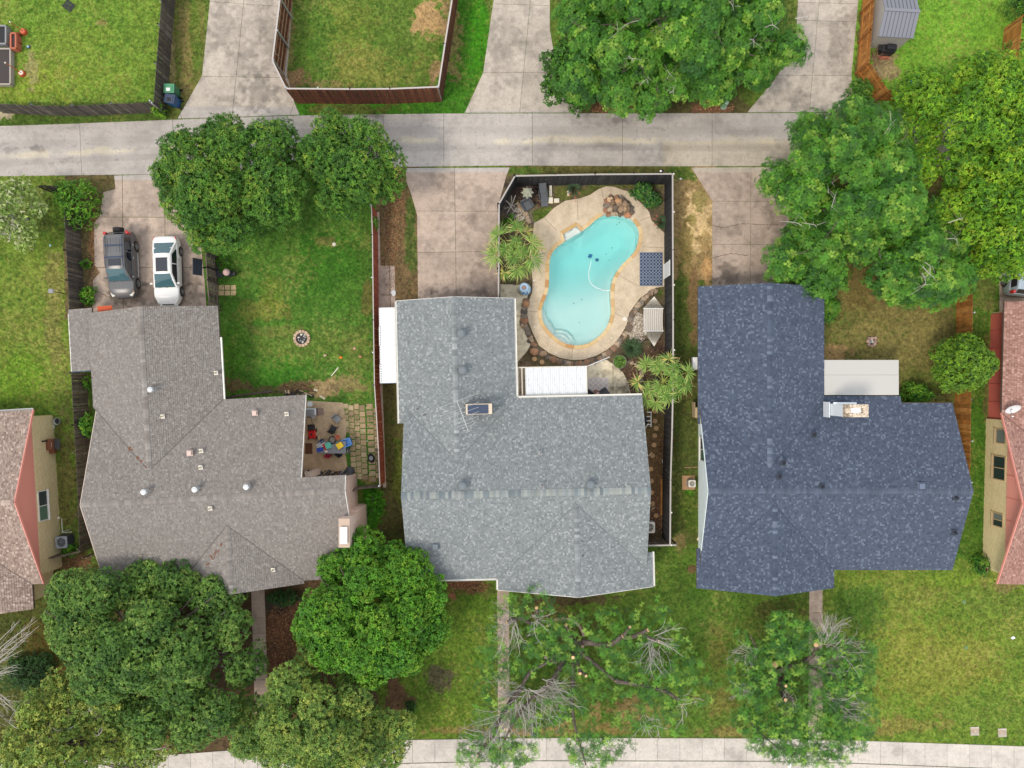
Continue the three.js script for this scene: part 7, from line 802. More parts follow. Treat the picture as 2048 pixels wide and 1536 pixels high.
{ const mk = (l, a, b, y = 0.02, w = 0.12, m = WM.honey[0]) => { const A = P(...a, 0), B = P(...b, 0), L = A.distanceTo(B), o = mesh('plank', bx(L, 0.035, w, 0, 0, 0), m); o.position.set((A.x + B.x) / 2, y + 0.018, (A.z + B.z) / 2); o.rotation.y = -Math.atan2(B.z - A.z, B.x - A.x); return tag(o, l, 'plank', 'loose boards'); };
  mk('long brown plank lying in the stepping stone passage', [1323, 958], [1323, 1030], 0.02, 0.14); mk('short stick beside the stepping stones', [1297, 912], [1304, 904], 0.02, 0.04, MT.cream); mk('thin stick near the last stepping stone', [1303, 1019], [1310, 1015], 0.02, 0.04, MT.cream); mk('wooden stake across the grass by the blue house', [1368, 935], [1397, 934], 0.03, 0.06, WM.rail[0]); mk('white pole lying on the lawn of the brown house', [663, 752], [677, 735], 0.03, 0.06, MT.offwhite); mk('pale timber edging near the sidewalk tree', [781, 1418], [784, 1452], 0.04, 0.22, WM.old[0]); mk('tan board leaning by the rear corner of the brown house', [603, 788], [630, 785], 0.04, 0.1, WM.rail[0]); mk('broken tan board in the dirt behind the brown house', [640, 792], [650, 798], 0.02, 0.14, MT.cream); mk('long grey timber at the back wall of the brown house', [452, 795], [545, 782], 0.06, 0.14, WM.old[3]); mk('pale board on the dirt near the grill', [628, 779], [636, 781], 0.03, 0.16, MT.cream); mk('cream brick under the side fence of the blue house', [1394, 1080], [1397, 1074], 0.03, 0.1, MT.cream); }
// ---------- machines beside the houses ----------
function condenser(label, px, py, s, ry, bodyM, topM, pad) { const g = thing('air_conditioner', label, 'air conditioner', P(px, py, 0), ry, 'outdoor air conditioners'), h = 0.8 * s, w = 0.8 * s; if (pad) mesh('pad', bx(pad[0], 0.08, pad[1], pad[2], 0.04, pad[3]), std(C(176, 140, 104), 0.9), g); for (const [x, z, r] of [[-w / 2, 0, 0], [w / 2, 0, 0], [0, -w / 2, 1], [0, w / 2, 1]]) for (let i = 0; i < 10; i++) mesh('louvre', r ? bx(w * 0.9, 0.02, 0.03, x, 0.14 + i * (h - 0.16) / 10, z) : bx(0.03, 0.02, w * 0.9, x, 0.14 + i * (h - 0.16) / 10, z), bodyM, g); mesh('core', rb(w * 0.92, h - 0.05, w * 0.92, 0.06, 0, h / 2 + 0.06, 0), MT.darkgrey, g);
  const sh = new THREE.Shape(); const q = w / 2, c = 0.12 * s; sh.moveTo(-q + c, -q); sh.lineTo(q - c, -q); sh.quadraticCurveTo(q, -q, q, -q + c); sh.lineTo(q, q - c); sh.quadraticCurveTo(q, q, q - c, q); sh.lineTo(-q + c, q); sh.quadraticCurveTo(-q, q, -q, q - c); sh.lineTo(-q, -q + c); sh.quadraticCurveTo(-q, -q, -q + c, -q); const hole = new THREE.Path(); hole.absarc(0, 0, w * 0.4, 0, 6.2832, true); sh.holes.push(hole); const tg = new THREE.ExtrudeGeometry(sh, { depth: 0.07, bevelEnabled: true, bevelSize: 0.01, bevelThickness: 0.01, bevelSegments: 1 }); tg.rotateX(-Math.PI / 2); tg.translate(0, h + 0.05, 0); mesh('top_panel', tg, topM, g);
  const rings = []; for (let i = 1; i <= 5; i++) rings.push(tor(w * 0.075 * i, 0.006, 0, h + 0.12, 0)); for (let i = 0; i < 6; i++) rings.push(bar([0, h + 0.12, 0], [Math.cos(i * 1.047) * w * 0.4, h + 0.12, Math.sin(i * 1.047) * w * 0.4], 0.007, 4)); mesh('fan_guard', mg(rings), topM, g); const bl = [cy(0.09 * s, 0.09 * s, 0.06, 0, h + 0.05, 0, 14)]; for (let i = 0; i < 4; i++) bl.push(bx(w * 0.32, 0.012, 0.14 * s, w * 0.18, 0, 0, 0, 0.35).rotateY(i * 1.5708 + 0.3).translate(0, h + 0.04, 0)); mesh('fan', mg(bl), MT.darkgrey, g); return g; }
condenser('white topped air conditioner on a tan pad beside the blue house', 1380, 965, 0.6, 0, MT.grey, MT.offwhite, [0.9, 1.0, -0.12, 0]); condenser('air conditioner half hidden under the east eave of the grey house', 1294, 1050, 0.95, 0, MT.grey, MT.offwhite); condenser('dark grey air conditioner beside the left brick house', 139, 1079, 1.0, 0.06, MT.darkgrey, std(C(150, 156, 162), 0.5));
{ const g = thing('meter_box', 'tan utility box on the west wall of the blue house', 'utility box', new V3(wx(1389, 0.9), 0, wz(822, 0.9))); mesh('case', rb(0.36, 0.9, 0.7, 0.02, 0.14, 0.8, 0.1), MT.tan, g); mesh('door', rb(0.04, 0.8, 0.4, 0.01, -0.05, 0.8, -0.42), MT.tan, g); mesh('conduit', cy(0.04, 0.04, 0.6, 0.2, 0.3, 0.2, 8), MT.grey, g); }
{ const g = thing('tv_antenna', 'large silver television antenna on the roof of the grey house', 'antenna', P(933, 856, 4.3)); const h = 2.0, O = g.position, at = (x, y, hh) => P(x, y, hh).sub(O); mesh('mast', cy(0.022, 0.022, 2.4, 0, 1.0, 0, 8), MT.steel, g); const hb = 6.2, A = at(914, 802, hb), B = at(937, 863, hb); mesh('boom', bar(A, B, 0.018, 6), MT.galv, g); for (const [t, L, R2] of [[0.0, 45, 47], [0.26, 40, 42], [0.4, 36, 36], [0.53, 30, 34], [0.66, 24, 26], [0.76, 20, 22], [0.84, 16, 16], [0.94, 9, 10], [1, 7, 8]]) { const px = mix(914, 937, t), py = mix(802, 863, t), dx = 0.94, dy = -0.34; mesh('element', bar(at(px - dx * L, py - dy * L, hb), at(px + dx * R2, py + dy * R2, hb), 0.009, 5), MT.galv, g); } mesh('guy_bracket', mg([bar([0, 0.9, 0], [0.4, -0.1, 0.3], 0.012), bar([0, 0.9, 0], [-0.4, -0.15, 0.2], 0.012)]), MT.steel, g); }
{ const g = thing('satellite_dish', 'white satellite dish on the red roof at the right edge', 'satellite dish', P(2014, 824, 2.75)); mesh('mount', mg([bar([0, -0.05, 0], [-0.02, 0.5, -0.2], 0.03, 8), cy(0.1, 0.1, 0.02, 0, 0, 0, 12)]), MT.grey, g); const pr = []; for (let i = 0; i <= 8; i++) pr.push(new THREE.Vector2(i / 8 * 0.46, 0.13 * (i / 8) ** 2)); const d = new THREE.LatheGeometry(pr, 28); d.rotateX(0.9); d.translate(0, 0.5, -0.3); mesh('reflector', d, std(C(226, 228, 230), 0.5, { side: THREE.DoubleSide }), g); mesh('feed_arm', bar([0, 0.35, -0.1], [0, 0.5, 0.25], 0.015), MT.grey, g); mesh('feed_horn', cy(0.05, 0.04, 0.1, 0, 0.5, 0.27, 10), MT.white, g); }
{ const g = thing('utility_pedestal', 'pale green utility pedestal beside the alley', 'utility box', P(1447, 213, 0)); mesh('housing', mg([cy(0.16, 0.18, 0.75, 0, 0.38, 0, 18), sp(0.16, 0, 0.75, 0, 1, 0.35, 1)]), std(C(168, 196, 178), 0.6), g); mesh('base', cy(0.22, 0.24, 0.08, 0, 0.04, 0, 18), std(C(150, 176, 160), 0.7), g); }
{ const g = thing('security_light', 'black and white security light on the north pool fence', 'light fixture', P(1322, 343, 2.4)); mesh('bracket', bar([0, -0.2, 0.1], [0, 0.15, 0], 0.03), MT.black, g); mesh('head', sp(0.11, 0.02, 0.2, 0, 1.3, 0.7, 0.8), MT.black, g); mesh('lens', sp(0.07, -0.06, 0.23, 0.03, 1, 0.7, 1), MT.white, g); }
// ---------- bins and the top left yard ----------
function bin(label, px, py, ry, body, lid, sticker) { const g = thing('wheelie_bin', label, 'bin', P(px, py, 0), ry, 'wheeled bins'); const b = new THREE.CylinderGeometry(0.46, 0.38, 0.98, 4, 1); b.rotateY(Math.PI / 4); b.scale(0.92, 1, 1.1); mesh('body', mg([place(b, 0, 0.53, 0)]), body, g); mesh('lid', mg([rb(0.64, 0.07, 0.74, 0.03, 0, 1.06, 0.02), rb(0.44, 0.05, 0.5, 0.02, 0.02, 1.1, 0.02)]), lid, g); mesh('handle', bar([-0.3, 1.02, -0.44], [0.3, 1.02, -0.44], 0.02), MT.black, g); for (const s of [-1, 1]) mesh('wheel', cy(0.13, 0.13, 0.06, s * 0.28, 0.13, -0.36, 16, 0, Math.PI / 2), MT.black, g); if (sticker) mesh('sticker', bx(0.22, 0.004, 0.26, 0.1, 1.13, 0.05), MT.white, g); else mesh('lid_recess', rb(0.26, 0.02, 0.26, 0.008, 0.08, 1.13, 0.02), MT.black, g); }
bin('green wheeled bin with white sticker by the grey fence', 353, 189, -1.6, std(C(66, 128, 96), 0.5), std(C(80, 146, 108), 0.45), true); bin('blue wheeled bin with dark lid by the grey fence', 354, 209, -1.75, std(C(34, 86, 140), 0.5), std(C(58, 72, 96), 0.5), false);
function raised(label, x0, y0, x1, y1, h, frame, soil) { const a = P(x0, y0, h), b = P(x1, y1, h), w = b.x - a.x, d = b.z - a.z, g = thing('raised_bed', label, 'planter', new V3((a.x + b.x) / 2, 0, (a.z + b.z) / 2), 0, 'planters at the top left'); mesh('side', bx(w, h, 0.1, 0, h / 2, -d / 2), frame, g); mesh('side', bx(w, h, 0.1, 0, h / 2, d / 2), frame, g); mesh('side', bx(0.1, h, d - 0.1, -w / 2, h / 2, 0), frame, g); mesh('side', bx(0.1, h, d - 0.1, w / 2, h / 2, 0), frame, g); mesh('soil', bx(w - 0.1, h - 0.1, d - 0.1, 0, (h - 0.1) / 2, 0), soil, g); return g; }
const soilM = std(C(72, 66, 64), 0.95, { bumpMap: grainTex, bumpScale: 0.05 }); raised('pale framed raised bed lined black at the left edge', -22, 51, 11, 87, 0.5, MT.grey, MT.black); raised('long grey framed raised bed with soil at the left edge', -20, 97, 20, 168, 0.4, std(C(168, 160, 150), 0.85), soilM); raised('narrow terracotta planter trough beside the raised beds', 21, 66, 31, 96, 0.55, MT.terracotta, soilM);
{ const g = thing('bench', 'low red wooden bench beside the terracotta trough', 'bench', P(40, 80, 0)); for (let i = 0; i < 3; i++) mesh('seat_board', bx(0.09, 0.03, 0.75, -0.1 + i * 0.1, 0.32, 0), std(C(150, 66, 46), 0.7), g); for (const z of [-0.3, 0.3]) mesh('leg', bx(0.28, 0.3, 0.06, 0, 0.15, z), std(C(130, 56, 40), 0.7), g); }
for (const [x, y, h, l, w] of [[49, 65, 1.45, 'orange pole in a red base beside the terracotta trough', 0], [46, 148, 1.75, 'orange pole with white topped base beside the grey raised bed', 1]]) { const g = thing('garden_post', l, 'post', P(x, y, 0), 0, 'orange garden posts'); mesh('pole', cy(0.03, 0.03, h, 0, h / 2, 0, 8), std(C(196, 110, 66), 0.6), g); mesh('base', mg([cy(0.2, 0.24, 0.2, 0, 0.1, 0, 18)]), std(C(190, 84, 52), 0.6), g); mesh('base_top', cy(0.15, 0.15, 0.03, 0, 0.215, 0, 18), w ? MT.offwhite : std(C(206, 110, 76), 0.6), g); mesh('finial', sp(0.06, 0, h, 0), MT.offwhite, g); }
{ const m = mesh('mat', rb(0.75, 0.03, 0.62, 0.01, 0, 0.03, 0), MT.black); m.position.copy(P(138, 12, 0)); m.rotation.y = -0.65; tag(m, 'black rubber mat lying on the lawn at the top left', 'mat'); }
{ const g = thing('toy', 'small blue and white toy on the lawn near the raised beds', 'toy', P(58, 95, 0)); mesh('body', rb(0.24, 0.1, 0.18, 0.04, 0, 0.06, 0), MT.navy, g); mesh('top', rb(0.14, 0.08, 0.12, 0.03, 0.02, 0.14, 0), std(C(150, 200, 226), 0.4), g); }
// shed
{ const g = thing('shed', 'grey metal garden shed with ribbed roof at the top right', 'shed', new V3(26.1, 0, -25.0), -0.06), W = 2.35, D = 3.0, he = 1.9, hr = 2.5, rm = std(C(136, 138, 148), 0.5, { metalness: 0.2 }), wm = std(C(190, 188, 184), 0.6), L = Math.hypot(D / 2, hr - he);
  for (const s of [-1, 1]) { const sl = new THREE.Group(); sl.name = 'roof_slope'; g.add(sl); sl.position.set(0, hr, 0); sl.rotation.x = s * Math.atan2(hr - he, D / 2); for (let i = 0; i < 9; i++) { mesh('panel', bx(W / 9 - 0.012, 0.03, L, -W / 2 + W / 9 * (i + 0.5), 0, s * L / 2), rm, sl); if (i) mesh('rib', bx(0.02, 0.03, L, -W / 2 + W / 9 * i, 0.025, s * L / 2), std(C(84, 86, 98), 0.6), sl); } mesh('eave_trim', bx(W + 0.06, 0.06, 0.05, 0, 0, s * L), std(C(122, 124, 136), 0.5), sl); }
  mesh('ridge_cap', bx(W + 0.04, 0.03, 0.2, 0, hr + 0.03, 0), rm, g); for (const s of [-1, 1]) { for (let i = 0; i < 10; i++) mesh('wall_panel', bx(W / 10 - 0.02, he, 0.03, -W / 2 + 0.06 + (W - 0.12) / 10 * (i + 0.5), he / 2, s * (D / 2 - 0.12)), wm, g); const sh = new THREE.Shape([[-D / 2 + 0.12, 0], [D / 2 - 0.12, 0], [D / 2 - 0.12, he], [0, hr - 0.06], [-D / 2 + 0.12, he]].map(p => new THREE.Vector2(...p))), e = new THREE.ExtrudeGeometry(sh, { depth: 0.03, bevelEnabled: false }); e.rotateY(Math.PI / 2); e.translate(s * (W / 2 - 0.06), 0, 0); mesh('end_wall', e, wm, g); } }
{ const g = thing('grill', 'black covered barbecue grill below the metal shed', 'grill', P(1768, 106, 0), -0.1); mesh('cover', mg([rb(0.95, 0.75, 0.5, 0.1, 0, 0.4, 0), rb(0.7, 0.4, 0.42, 0.14, 0.05, 0.85, 0)]), std(C(34, 38, 46), 0.7), g); mesh('shelf', rb(0.3, 0.04, 0.4, 0.01, -0.6, 0.7, 0), MT.black, g); mesh('foot_board', bx(0.8, 0.06, 0.2, 0, 0.03, 0.36), MT.terracotta, g); }
{ const g = thing('brush_pile', 'pile of dead brown branches in the fence corner below the shed', 'branches', P(1755, 118, 0)); R = rng(320); for (let i = 0; i < 46; i++) { const a = rr(0, 6.28), L = rr(0.5, 1.3), o = new V3(rr(-0.4, 0.4), 0.05, rr(-0.6, 0.6)), e = o.clone().add(new V3(Math.cos(a) * L * 0.6, L * rr(0.3, 0.9), Math.sin(a) * L * 0.6)); mesh('branch', limb([o, o.clone().lerp(e, 0.5).add(new V3(rr(-0.1, 0.1), 0, rr(-0.1, 0.1))), e], 0.018, 0.006, 4, 4), i % 3 ? std0.a : std0.b, g); } }
{ const g = thing('paddling_pool', 'blue inflatable pool leaning on the honey fence behind the tree', 'paddling pool', P(1830, 190, 0)); const t = new THREE.TorusGeometry(0.85, 0.13, 8, 30); t.rotateX(0.4); t.translate(0, 1.0, -0.4); mesh('ring', t, std(C(40, 150, 232), 0.3), g); const t2 = new THREE.TorusGeometry(0.85, 0.13, 8, 30); t2.rotateX(0.4); t2.translate(0, 0.8, -0.62); mesh('ring', t2, std(C(30, 130, 214), 0.3), g); }
// ---------- brown house back yard ----------
function firepit(label, px, py, r, n, cols, irregular) { const g = thing('fire_pit', label, 'fire pit', P(px, py, 0), 0, 'fire pits'); for (let i = 0; i < n; i++) { const a = i / n * 6.283, w = 6.283 * r / n * 0.94, m = mesh('stone', rb(w, 0.2, 0.2, 0.03, 0, 0, 0), pick(cols), g); const q = irregular ? rr(0.8, 1.2) : 1; m.position.set(Math.cos(a) * r * q, 0.1, Math.sin(a) * r * q); m.rotation.y = -a + Math.PI / 2 + (irregular ? rr(-0.5, 0.5) : 0); } mesh('ash_bed', cy(r * 0.82, r * 0.82, 0.06, 0, 0.03, 0, 24), std(C(66, 62, 62), 0.95), g); for (let i = 0; i < 26; i++) { const m = mesh('charcoal', pick(rockGeo), pick([MT.black, MT.grey, MT.offwhite, MT.darkgrey]), g), a = rr(0, 6.28), q = Math.sqrt(R()) * r * 0.66; m.position.set(Math.cos(a) * q, 0.08, Math.sin(a) * q); m.scale.set(rr(0.03, 0.09), rr(0.02, 0.05), rr(0.03, 0.09)); m.rotation.y = rr(0, 6); } }
firepit('round stone fire pit on the lawn of the brown house', 604.5, 677, 0.5, 14, [std(C(192, 168, 142), 0.9), std(C(176, 152, 128), 0.9)]); firepit('rough fire ring of broken blocks in the dry back yard', 1742, 683, 0.28, 8, [std(C(178, 150, 136), 0.9), std(C(150, 124, 114), 0.9)], true);
for (const [x, y, c, w, d, l] of [[682, 715, [236, 128, 40], .26, .18, 'orange cloth scrap on the lawn near the rust red fence'], [709, 697, [206, 160, 140], .2, .22, 'pink crumpled wrapper on the lawn above the orange cloth'], [721, 713, [190, 136, 104], .24, .18, 'brown crumpled paper on the lawn beside the rust red fence'], [650, 711, [186, 160, 132], .24, .2, 'tan dirt clod on the lawn left of the orange cloth'], [2025, 1275, [238, 242, 248], .3, .22, 'white sheet of paper on the lawn at the right edge'], [787, 586, [226, 228, 230], .4, .42, 'white plastic bag on the side pad by the grey house'], [1361, 358, [232, 232, 230], .18, .16, 'white rag in the grass outside the pool fence'], [735, 882 + 0, [230, 228, 224], .08, .08, 'white scrap on the rust red fence patio']]) { R = rng(x); const g = new THREE.IcosahedronGeometry(1, 2), p = g.attributes.position, mm = {}; for (let i = 0; i < p.count; i++) { const k = [p.getX(i), p.getY(i), p.getZ(i)].map(v => v.toFixed(2)).join(), q = mm[k] ??= rr(0.6, 1.15); p.setXYZ(i, p.getX(i) * q * w / 2, p.getY(i) * q * 0.05, p.getZ(i) * q * d / 2); } g.computeVertexNormals(); const m = mesh('litter', g, std(C(...c), 0.8)); m.position.copy(P(x, y, 0)).setY(0.06); tag(m, l, 'litter'); }
{ const m = mesh('plate', cy(0.13, 0.11, 0.04, 0, 0.03, 0, 20), MT.offwhite); m.position.copy(P(668.5, 489, 0)); tag(m, 'white round lid on the lawn below the large tree', 'lid'); const q = mesh('plate', cy(0.08, 0.07, 0.03, 0, 0.03, 0, 16), std(C(170, 214, 226), 0.3)); q.position.copy(P(101, 491, 0)); tag(q, 'small pale blue disc on the left lawn', 'lid'); }
// square pavers in rows with grass between
{ const g = structGroup('paver_patio'), ms = [[176, 152, 120], [164, 140, 110], [188, 166, 134], [150, 128, 102]].map(c => std(C(...c), 0.92, { bumpMap: grainTex, bumpScale: 0.012 })); R = rng(330); for (let c = 0; c < 6; c++) { let y = 807 + (c % 2) * 3 + (c > 4 ? 6 : 0); while (y < 956) { const hh = rr(9.5, 12.5), x = [691, 702, 713, 724, 739, 750][c] + (y - 807) * 0.045, w = [10, 10.6, 9.4, 11, 13, 7.6][c]; if (!(c === 0 && y > 855 && y < 925)) { const q = P(x, y + hh / 2, 0), m = mesh('paver', rb(w / 28.4, 0.06, (hh - 1) / 28.4, 0.012, 0, 0, 0), pick(ms), g); m.position.set(q.x + rr(-0.01, 0.01), 0.012 + rr(-0.01, 0.008), q.z); m.rotation.set(rr(-0.01, 0.01), rr(-0.05, 0.05), rr(-0.01, 0.01)); } y += hh + (c === 4 ? 1.6 : 0.6); } } hard([[686, 825], [755, 820], [760, 960], [690, 960]]); }
{ const g = structGroup('paver_path'); for (let i = 0; i < 3; i++) for (let j = 0; j < 2; j++) { const q = P(443 + i * 12, 575 + j * 11, 0), m = mesh('paver', rb(0.36, 0.05, 0.34, 0.01, 0, 0, 0), std0.paver, g); m.position.set(q.x, 0.02, q.z); m.rotation.y = rr(-0.05, 0.05); } }
{ const g = thing('grill', 'stainless steel gas grill on the patio of the brown house', 'grill', P(630, 823, 0), 0.03); mesh('cart', rb(0.8, 0.7, 0.5, 0.02, -0.1, 0.4, 0), MT.darkgrey, g); const l = new THREE.CylinderGeometry(0.3, 0.3, 0.95, 20, 1, false, 0, Math.PI); l.rotateZ(Math.PI / 2); l.rotateX(-Math.PI / 2 * 0); l.translate(-0.1, 0.78, 0); const lid = mesh('lid', rb(0.95, 0.3, 0.58, 0.12, -0.1, 0.92, 0), MT.steel, g); mesh('handle', bar([-0.45, 1.0, 0.3], [0.25, 1.0, 0.3], 0.018), MT.steel, g); mesh('side_shelf', rb(0.42, 0.04, 0.5, 0.01, 0.62, 0.82, 0), std(C(126, 104, 92), 0.5), g); mesh('front_shelf', rb(0.28, 0.06, 0.14, 0.01, 0.05, 0.74, 0.36), MT.galv, g); }
{ const g = thing('stool', 'small white round stool behind the steel grill', 'stool', P(624, 808, 0)); mesh('seat', cy(0.19, 0.19, 0.05, 0, 0.5, 0, 20), std(C(200, 206, 206), 0.5), g); for (let i = 0; i < 3; i++) mesh('leg', bar([Math.cos(i * 2.1) * 0.18, 0, Math.sin(i * 2.1) * 0.18], [Math.cos(i * 2.1) * 0.1, 0.5, Math.sin(i * 2.1) * 0.1], 0.015), MT.grey, g); }
function patioChair(label, px, py, ry, mat, seat) { const g = thing('patio_chair', label, 'chair', P(px, py, 0), ry, 'garden chairs'); mesh('seat', rb(0.44, 0.04, 0.42, 0.015, 0, 0.42, 0), seat || mat, g); mesh('backrest', rb(0.44, 0.46, 0.04, 0.015, 0, 0.7, -0.24, 0, -0.2), seat || mat, g); for (const s of [-1, 1]) { mesh('arm_rest', tb([[s * 0.25, 0.42, 0.2], [s * 0.26, 0.62, 0.16], [s * 0.26, 0.62, -0.2]], 0.015, 12, 5), mat, g); for (const z of [-1, 1]) mesh('leg', bar([s * 0.24, 0, z * 0.24], [s * 0.2, 0.42, z * 0.18], 0.014), mat, g); } return g; }
patioChair('grey mesh patio chair beside the square pavers', 677, 837, 0.7, MT.black, MT.grey); patioChair('black patio chair near the cluttered table', 669, 857, 2.7, MT.black); patioChair('patio chair with a red cushion at the cluttered table', 660, 905, 3.1, MT.black, MT.maroon); patioChair('black patio chair at the right end of the cluttered table', 683, 903, 2.6, MT.black);
{ const g = thing('lawn_mower', 'red lawn mower at the edge of the patio', 'lawn mower', P(626, 866, 0), 0.05); mesh('deck', rb(0.52, 0.22, 0.6, 0.09, 0, 0.22, 0.08), MT.red, g); mesh('engine', mg([cy(0.17, 0.19, 0.16, 0, 0.4, 0.06, 20)]), MT.red, g); mesh('engine_cap', mg([cy(0.07, 0.08, 0.05, 0, 0.5, 0.06, 14), sp(0.035, 0.14, 0.46, -0.08)]), MT.black, g); mesh('grass_bag', rb(0.46, 0.3, 0.4, 0.08, 0, 0.35, -0.42), MT.black, g); mesh('handle', mg([tb([[-0.2, 0.3, -0.2], [-0.2, 0.75, -0.8], [-0.2, 1.0, -1.15]], 0.015, 10, 6), tb([[0.2, 0.3, -0.2], [0.2, 0.75, -0.8], [0.2, 1.0, -1.15]], 0.015, 10, 6), bar([-0.2, 1.0, -1.15], [0.2, 1.0, -1.15], 0.018)]), MT.black, g); for (const s of [-1, 1]) for (const z of [-0.2, 0.34]) mesh('wheel', cy(0.11, 0.11, 0.06, s * 0.28, 0.11, z, 16, 0, Math.PI / 2), MT.black, g); }
{ const m = mesh('door_mat', rb(0.5, 0.02, 0.75, 0.008, 0, 0.06, 0), std(C(104, 68, 48), 0.95, { bumpMap: grainTex, bumpScale: 0.03 })); m.position.copy(P(618, 897, 0)); tag(m, 'brown mat on the patio beside the brown house wall', 'mat'); }
{ const g = thing('patio_table', 'grey patio table heaped with clutter behind the brown house', 'table', P(668, 893, 0)); mesh('tabletop', rb(2.0, 0.04, 0.85, 0.015, 0, 0.72, 0), std(C(132, 134, 136), 0.6), g); for (const x of [-0.9, 0.9]) for (const z of [-0.36, 0.36]) mesh('leg', bx(0.05, 0.7, 0.05, x, 0.35, z), MT.black, g);
  const T = (px, py) => { const p = P(px, py, 0.8); return new V3(p.x, 0.745, p.z); };
  const box = (l, px, py, w, h, d, ry, mat, cat = 'box') => { const q = thing('storage_box', l, cat, T(px, py), ry, 'things on the patio table'); mesh('body', rb(w, h, d, 0.02, 0, h / 2, 0), mat, q); mesh('lid', rb(w * 1.06, 0.03, d * 1.06, 0.01, 0, h + 0.015, 0), mat, q); return q; };
  box('teal lidded box on the patio table', 657, 891, 0.38, 0.16, 0.38, 0.35, MT.teal); box('yellow lidded box on the patio table', 680, 891, 0.4, 0.16, 0.38, 0.55, MT.yellow); box('red folded bag on the patio table', 650, 894, 0.14, 0.1, 0.44, 0.5, MT.red, 'bag'); box('blue flat box at the left corner of the patio table', 640, 899, 0.4, 0.12, 0.24, 0.3, std(C(40, 70, 170), 0.5)); box('white papers on the patio table', 652, 902, 0.16, 0.04, 0.22, 0.5, MT.offwhite, 'papers');
  for (const [px, py, r, h, m, l] of [[645, 881, 0.13, 0.24, MT.navy, 'navy blue pot on the patio table'], [676, 874, 0.16, 0.2, MT.terracotta, 'terracotta pot at the back of the patio table'], [641, 876, 0.12, 0.16, MT.tan, 'tan clay pot at the corner of the patio table']]) { const q = thing('flower_pot', l, 'pot', T(px, py), 0, 'things on the patio table'); mesh('pot', new THREE.LatheGeometry([[0, 0], [r * 0.7, 0], [r, h], [r * 0.9, h], [r * 0.7, h * 0.3], [0, h * 0.3]].map(a => new THREE.Vector2(...a)), 18), m, q); mesh('rim', tor(r, 0.02, 0, h, 0), m, q); }
  const w = thing('wheel', 'black spoked wheel lying on the patio table', 'wheel', T(665, 880), 0); mesh('tyre', tor(0.24, 0.045, 0, 0.06, 0), MT.black, w); for (let i = 0; i < 6; i++) mesh('spoke', bar([0, 0.06, 0], [Math.cos(i * 1.047) * 0.22, 0.06, Math.sin(i * 1.047) * 0.22], 0.018), MT.grey, w);
  const s = thing('tray', 'striped silver tray at the left end of the patio table', 'tray', T(642, 890), 0.6); for (let i = 0; i < 5; i++) mesh('slat', bx(0.6, 0.03, 0.05, 0, 0.1, -0.14 + i * 0.07), i % 2 ? MT.grey : MT.white, s); mesh('base', rb(0.62, 0.08, 0.36, 0.02, 0, 0.04, 0), MT.steel, s); }
{ const g = thing('storage_tub', 'blue plastic tub standing at the end of the patio table', 'tub', P(697, 884, 0), 0.35), m = std(C(62, 130, 200), 0.4); mesh('body', mg([bx(0.62, 0.5, 0.03, 0, 0.5, -0.24), bx(0.62, 0.5, 0.03, 0, 0.5, 0.24), bx(0.03, 0.5, 0.5, -0.3, 0.5, 0), bx(0.03, 0.5, 0.5, 0.3, 0.5, 0), bx(0.62, 0.3, 0.5, 0, 0.4, 0)]), m, g); mesh('rim', mg([bx(0.7, 0.03, 0.06, 0, 0.75, -0.26), bx(0.7, 0.03, 0.06, 0, 0.75, 0.26), bx(0.06, 0.03, 0.58, -0.33, 0.75, 0), bx(0.06, 0.03, 0.58, 0.33, 0.75, 0)]), m, g); mesh('support', bx(0.5, 0.26, 0.4, 0, 0.13, 0), MT.darkgrey, g); }
{ const g = thing('fan', 'small grey floor fan at the edge of the pavers', 'fan', P(697, 901, 0)); mesh('guard', mg([tor(0.17, 0.015, 0, 0.4, 0, 1.2), tor(0.09, 0.01, 0, 0.4, 0, 1.2)]), MT.grey, g); mesh('hub', sp(0.05, 0, 0.4, 0), MT.offwhite, g); mesh('stand', mg([cy(0.02, 0.02, 0.4, 0, 0.2, 0, 8), cy(0.14, 0.16, 0.03, 0, 0.02, 0, 16)]), MT.darkgrey, g); }
{ const g = thing('spare_tyre', 'grey tyre lying on the pavers beside the rust red fence', 'tyre', P(743, 916, 0), 0.3); const t = tor(0.2, 0.08, 0, 0.1, 0); t.scale(0.85, 1, 1.2); mesh('tyre', t, MT.rubber, g); mesh('hub_cap', cy(0.15, 0.15, 0.06, 0, 0.13, 0, 18), MT.grey, g); }
{ const g = thing('junk_pile', 'heap of dark tools and scrap against the patio wall', 'junk', P(662, 948, 0)); R = rng(340); for (let i = 0; i < 46; i++) { const m = pick([MT.black, MT.black, MT.darkgrey, MT.navy, MT.darkbrown, MT.rust, MT.grey, MT.tan]), x = rr(-1.2, 1.2), z = rr(-0.22, 0.2); if (i % 3) { const q = mesh('tool', bar([x - rr(-0.3, 0.3), rr(0.05, 0.3), z - rr(-0.2, 0.2)], [x + rr(-0.3, 0.3), rr(0.2, 0.7), z + rr(-0.2, 0.2)], rr(0.012, 0.035)), m, g); } else mesh('scrap', rb(rr(0.1, 0.3), rr(0.08, 0.25), rr(0.1, 0.22), 0.02, x, rr(0.08, 0.3), z, rr(0, 3)), m, g); } }
{ const g = thing('folded_umbrella', 'dark folded umbrella leaning at the corner of the patio wall', 'umbrella', P(703, 950, 0), 0.2); const c = new THREE.ConeGeometry(0.36, 1.0, 7); c.rotateX(0.5); c.translate(0, 0.6, -0.1); mesh('canopy', c, MT.darkgrey, g); mesh('pole', bar([0, 0.02, 0.1], [0, 1.3, -0.3], 0.02), MT.grey, g); }
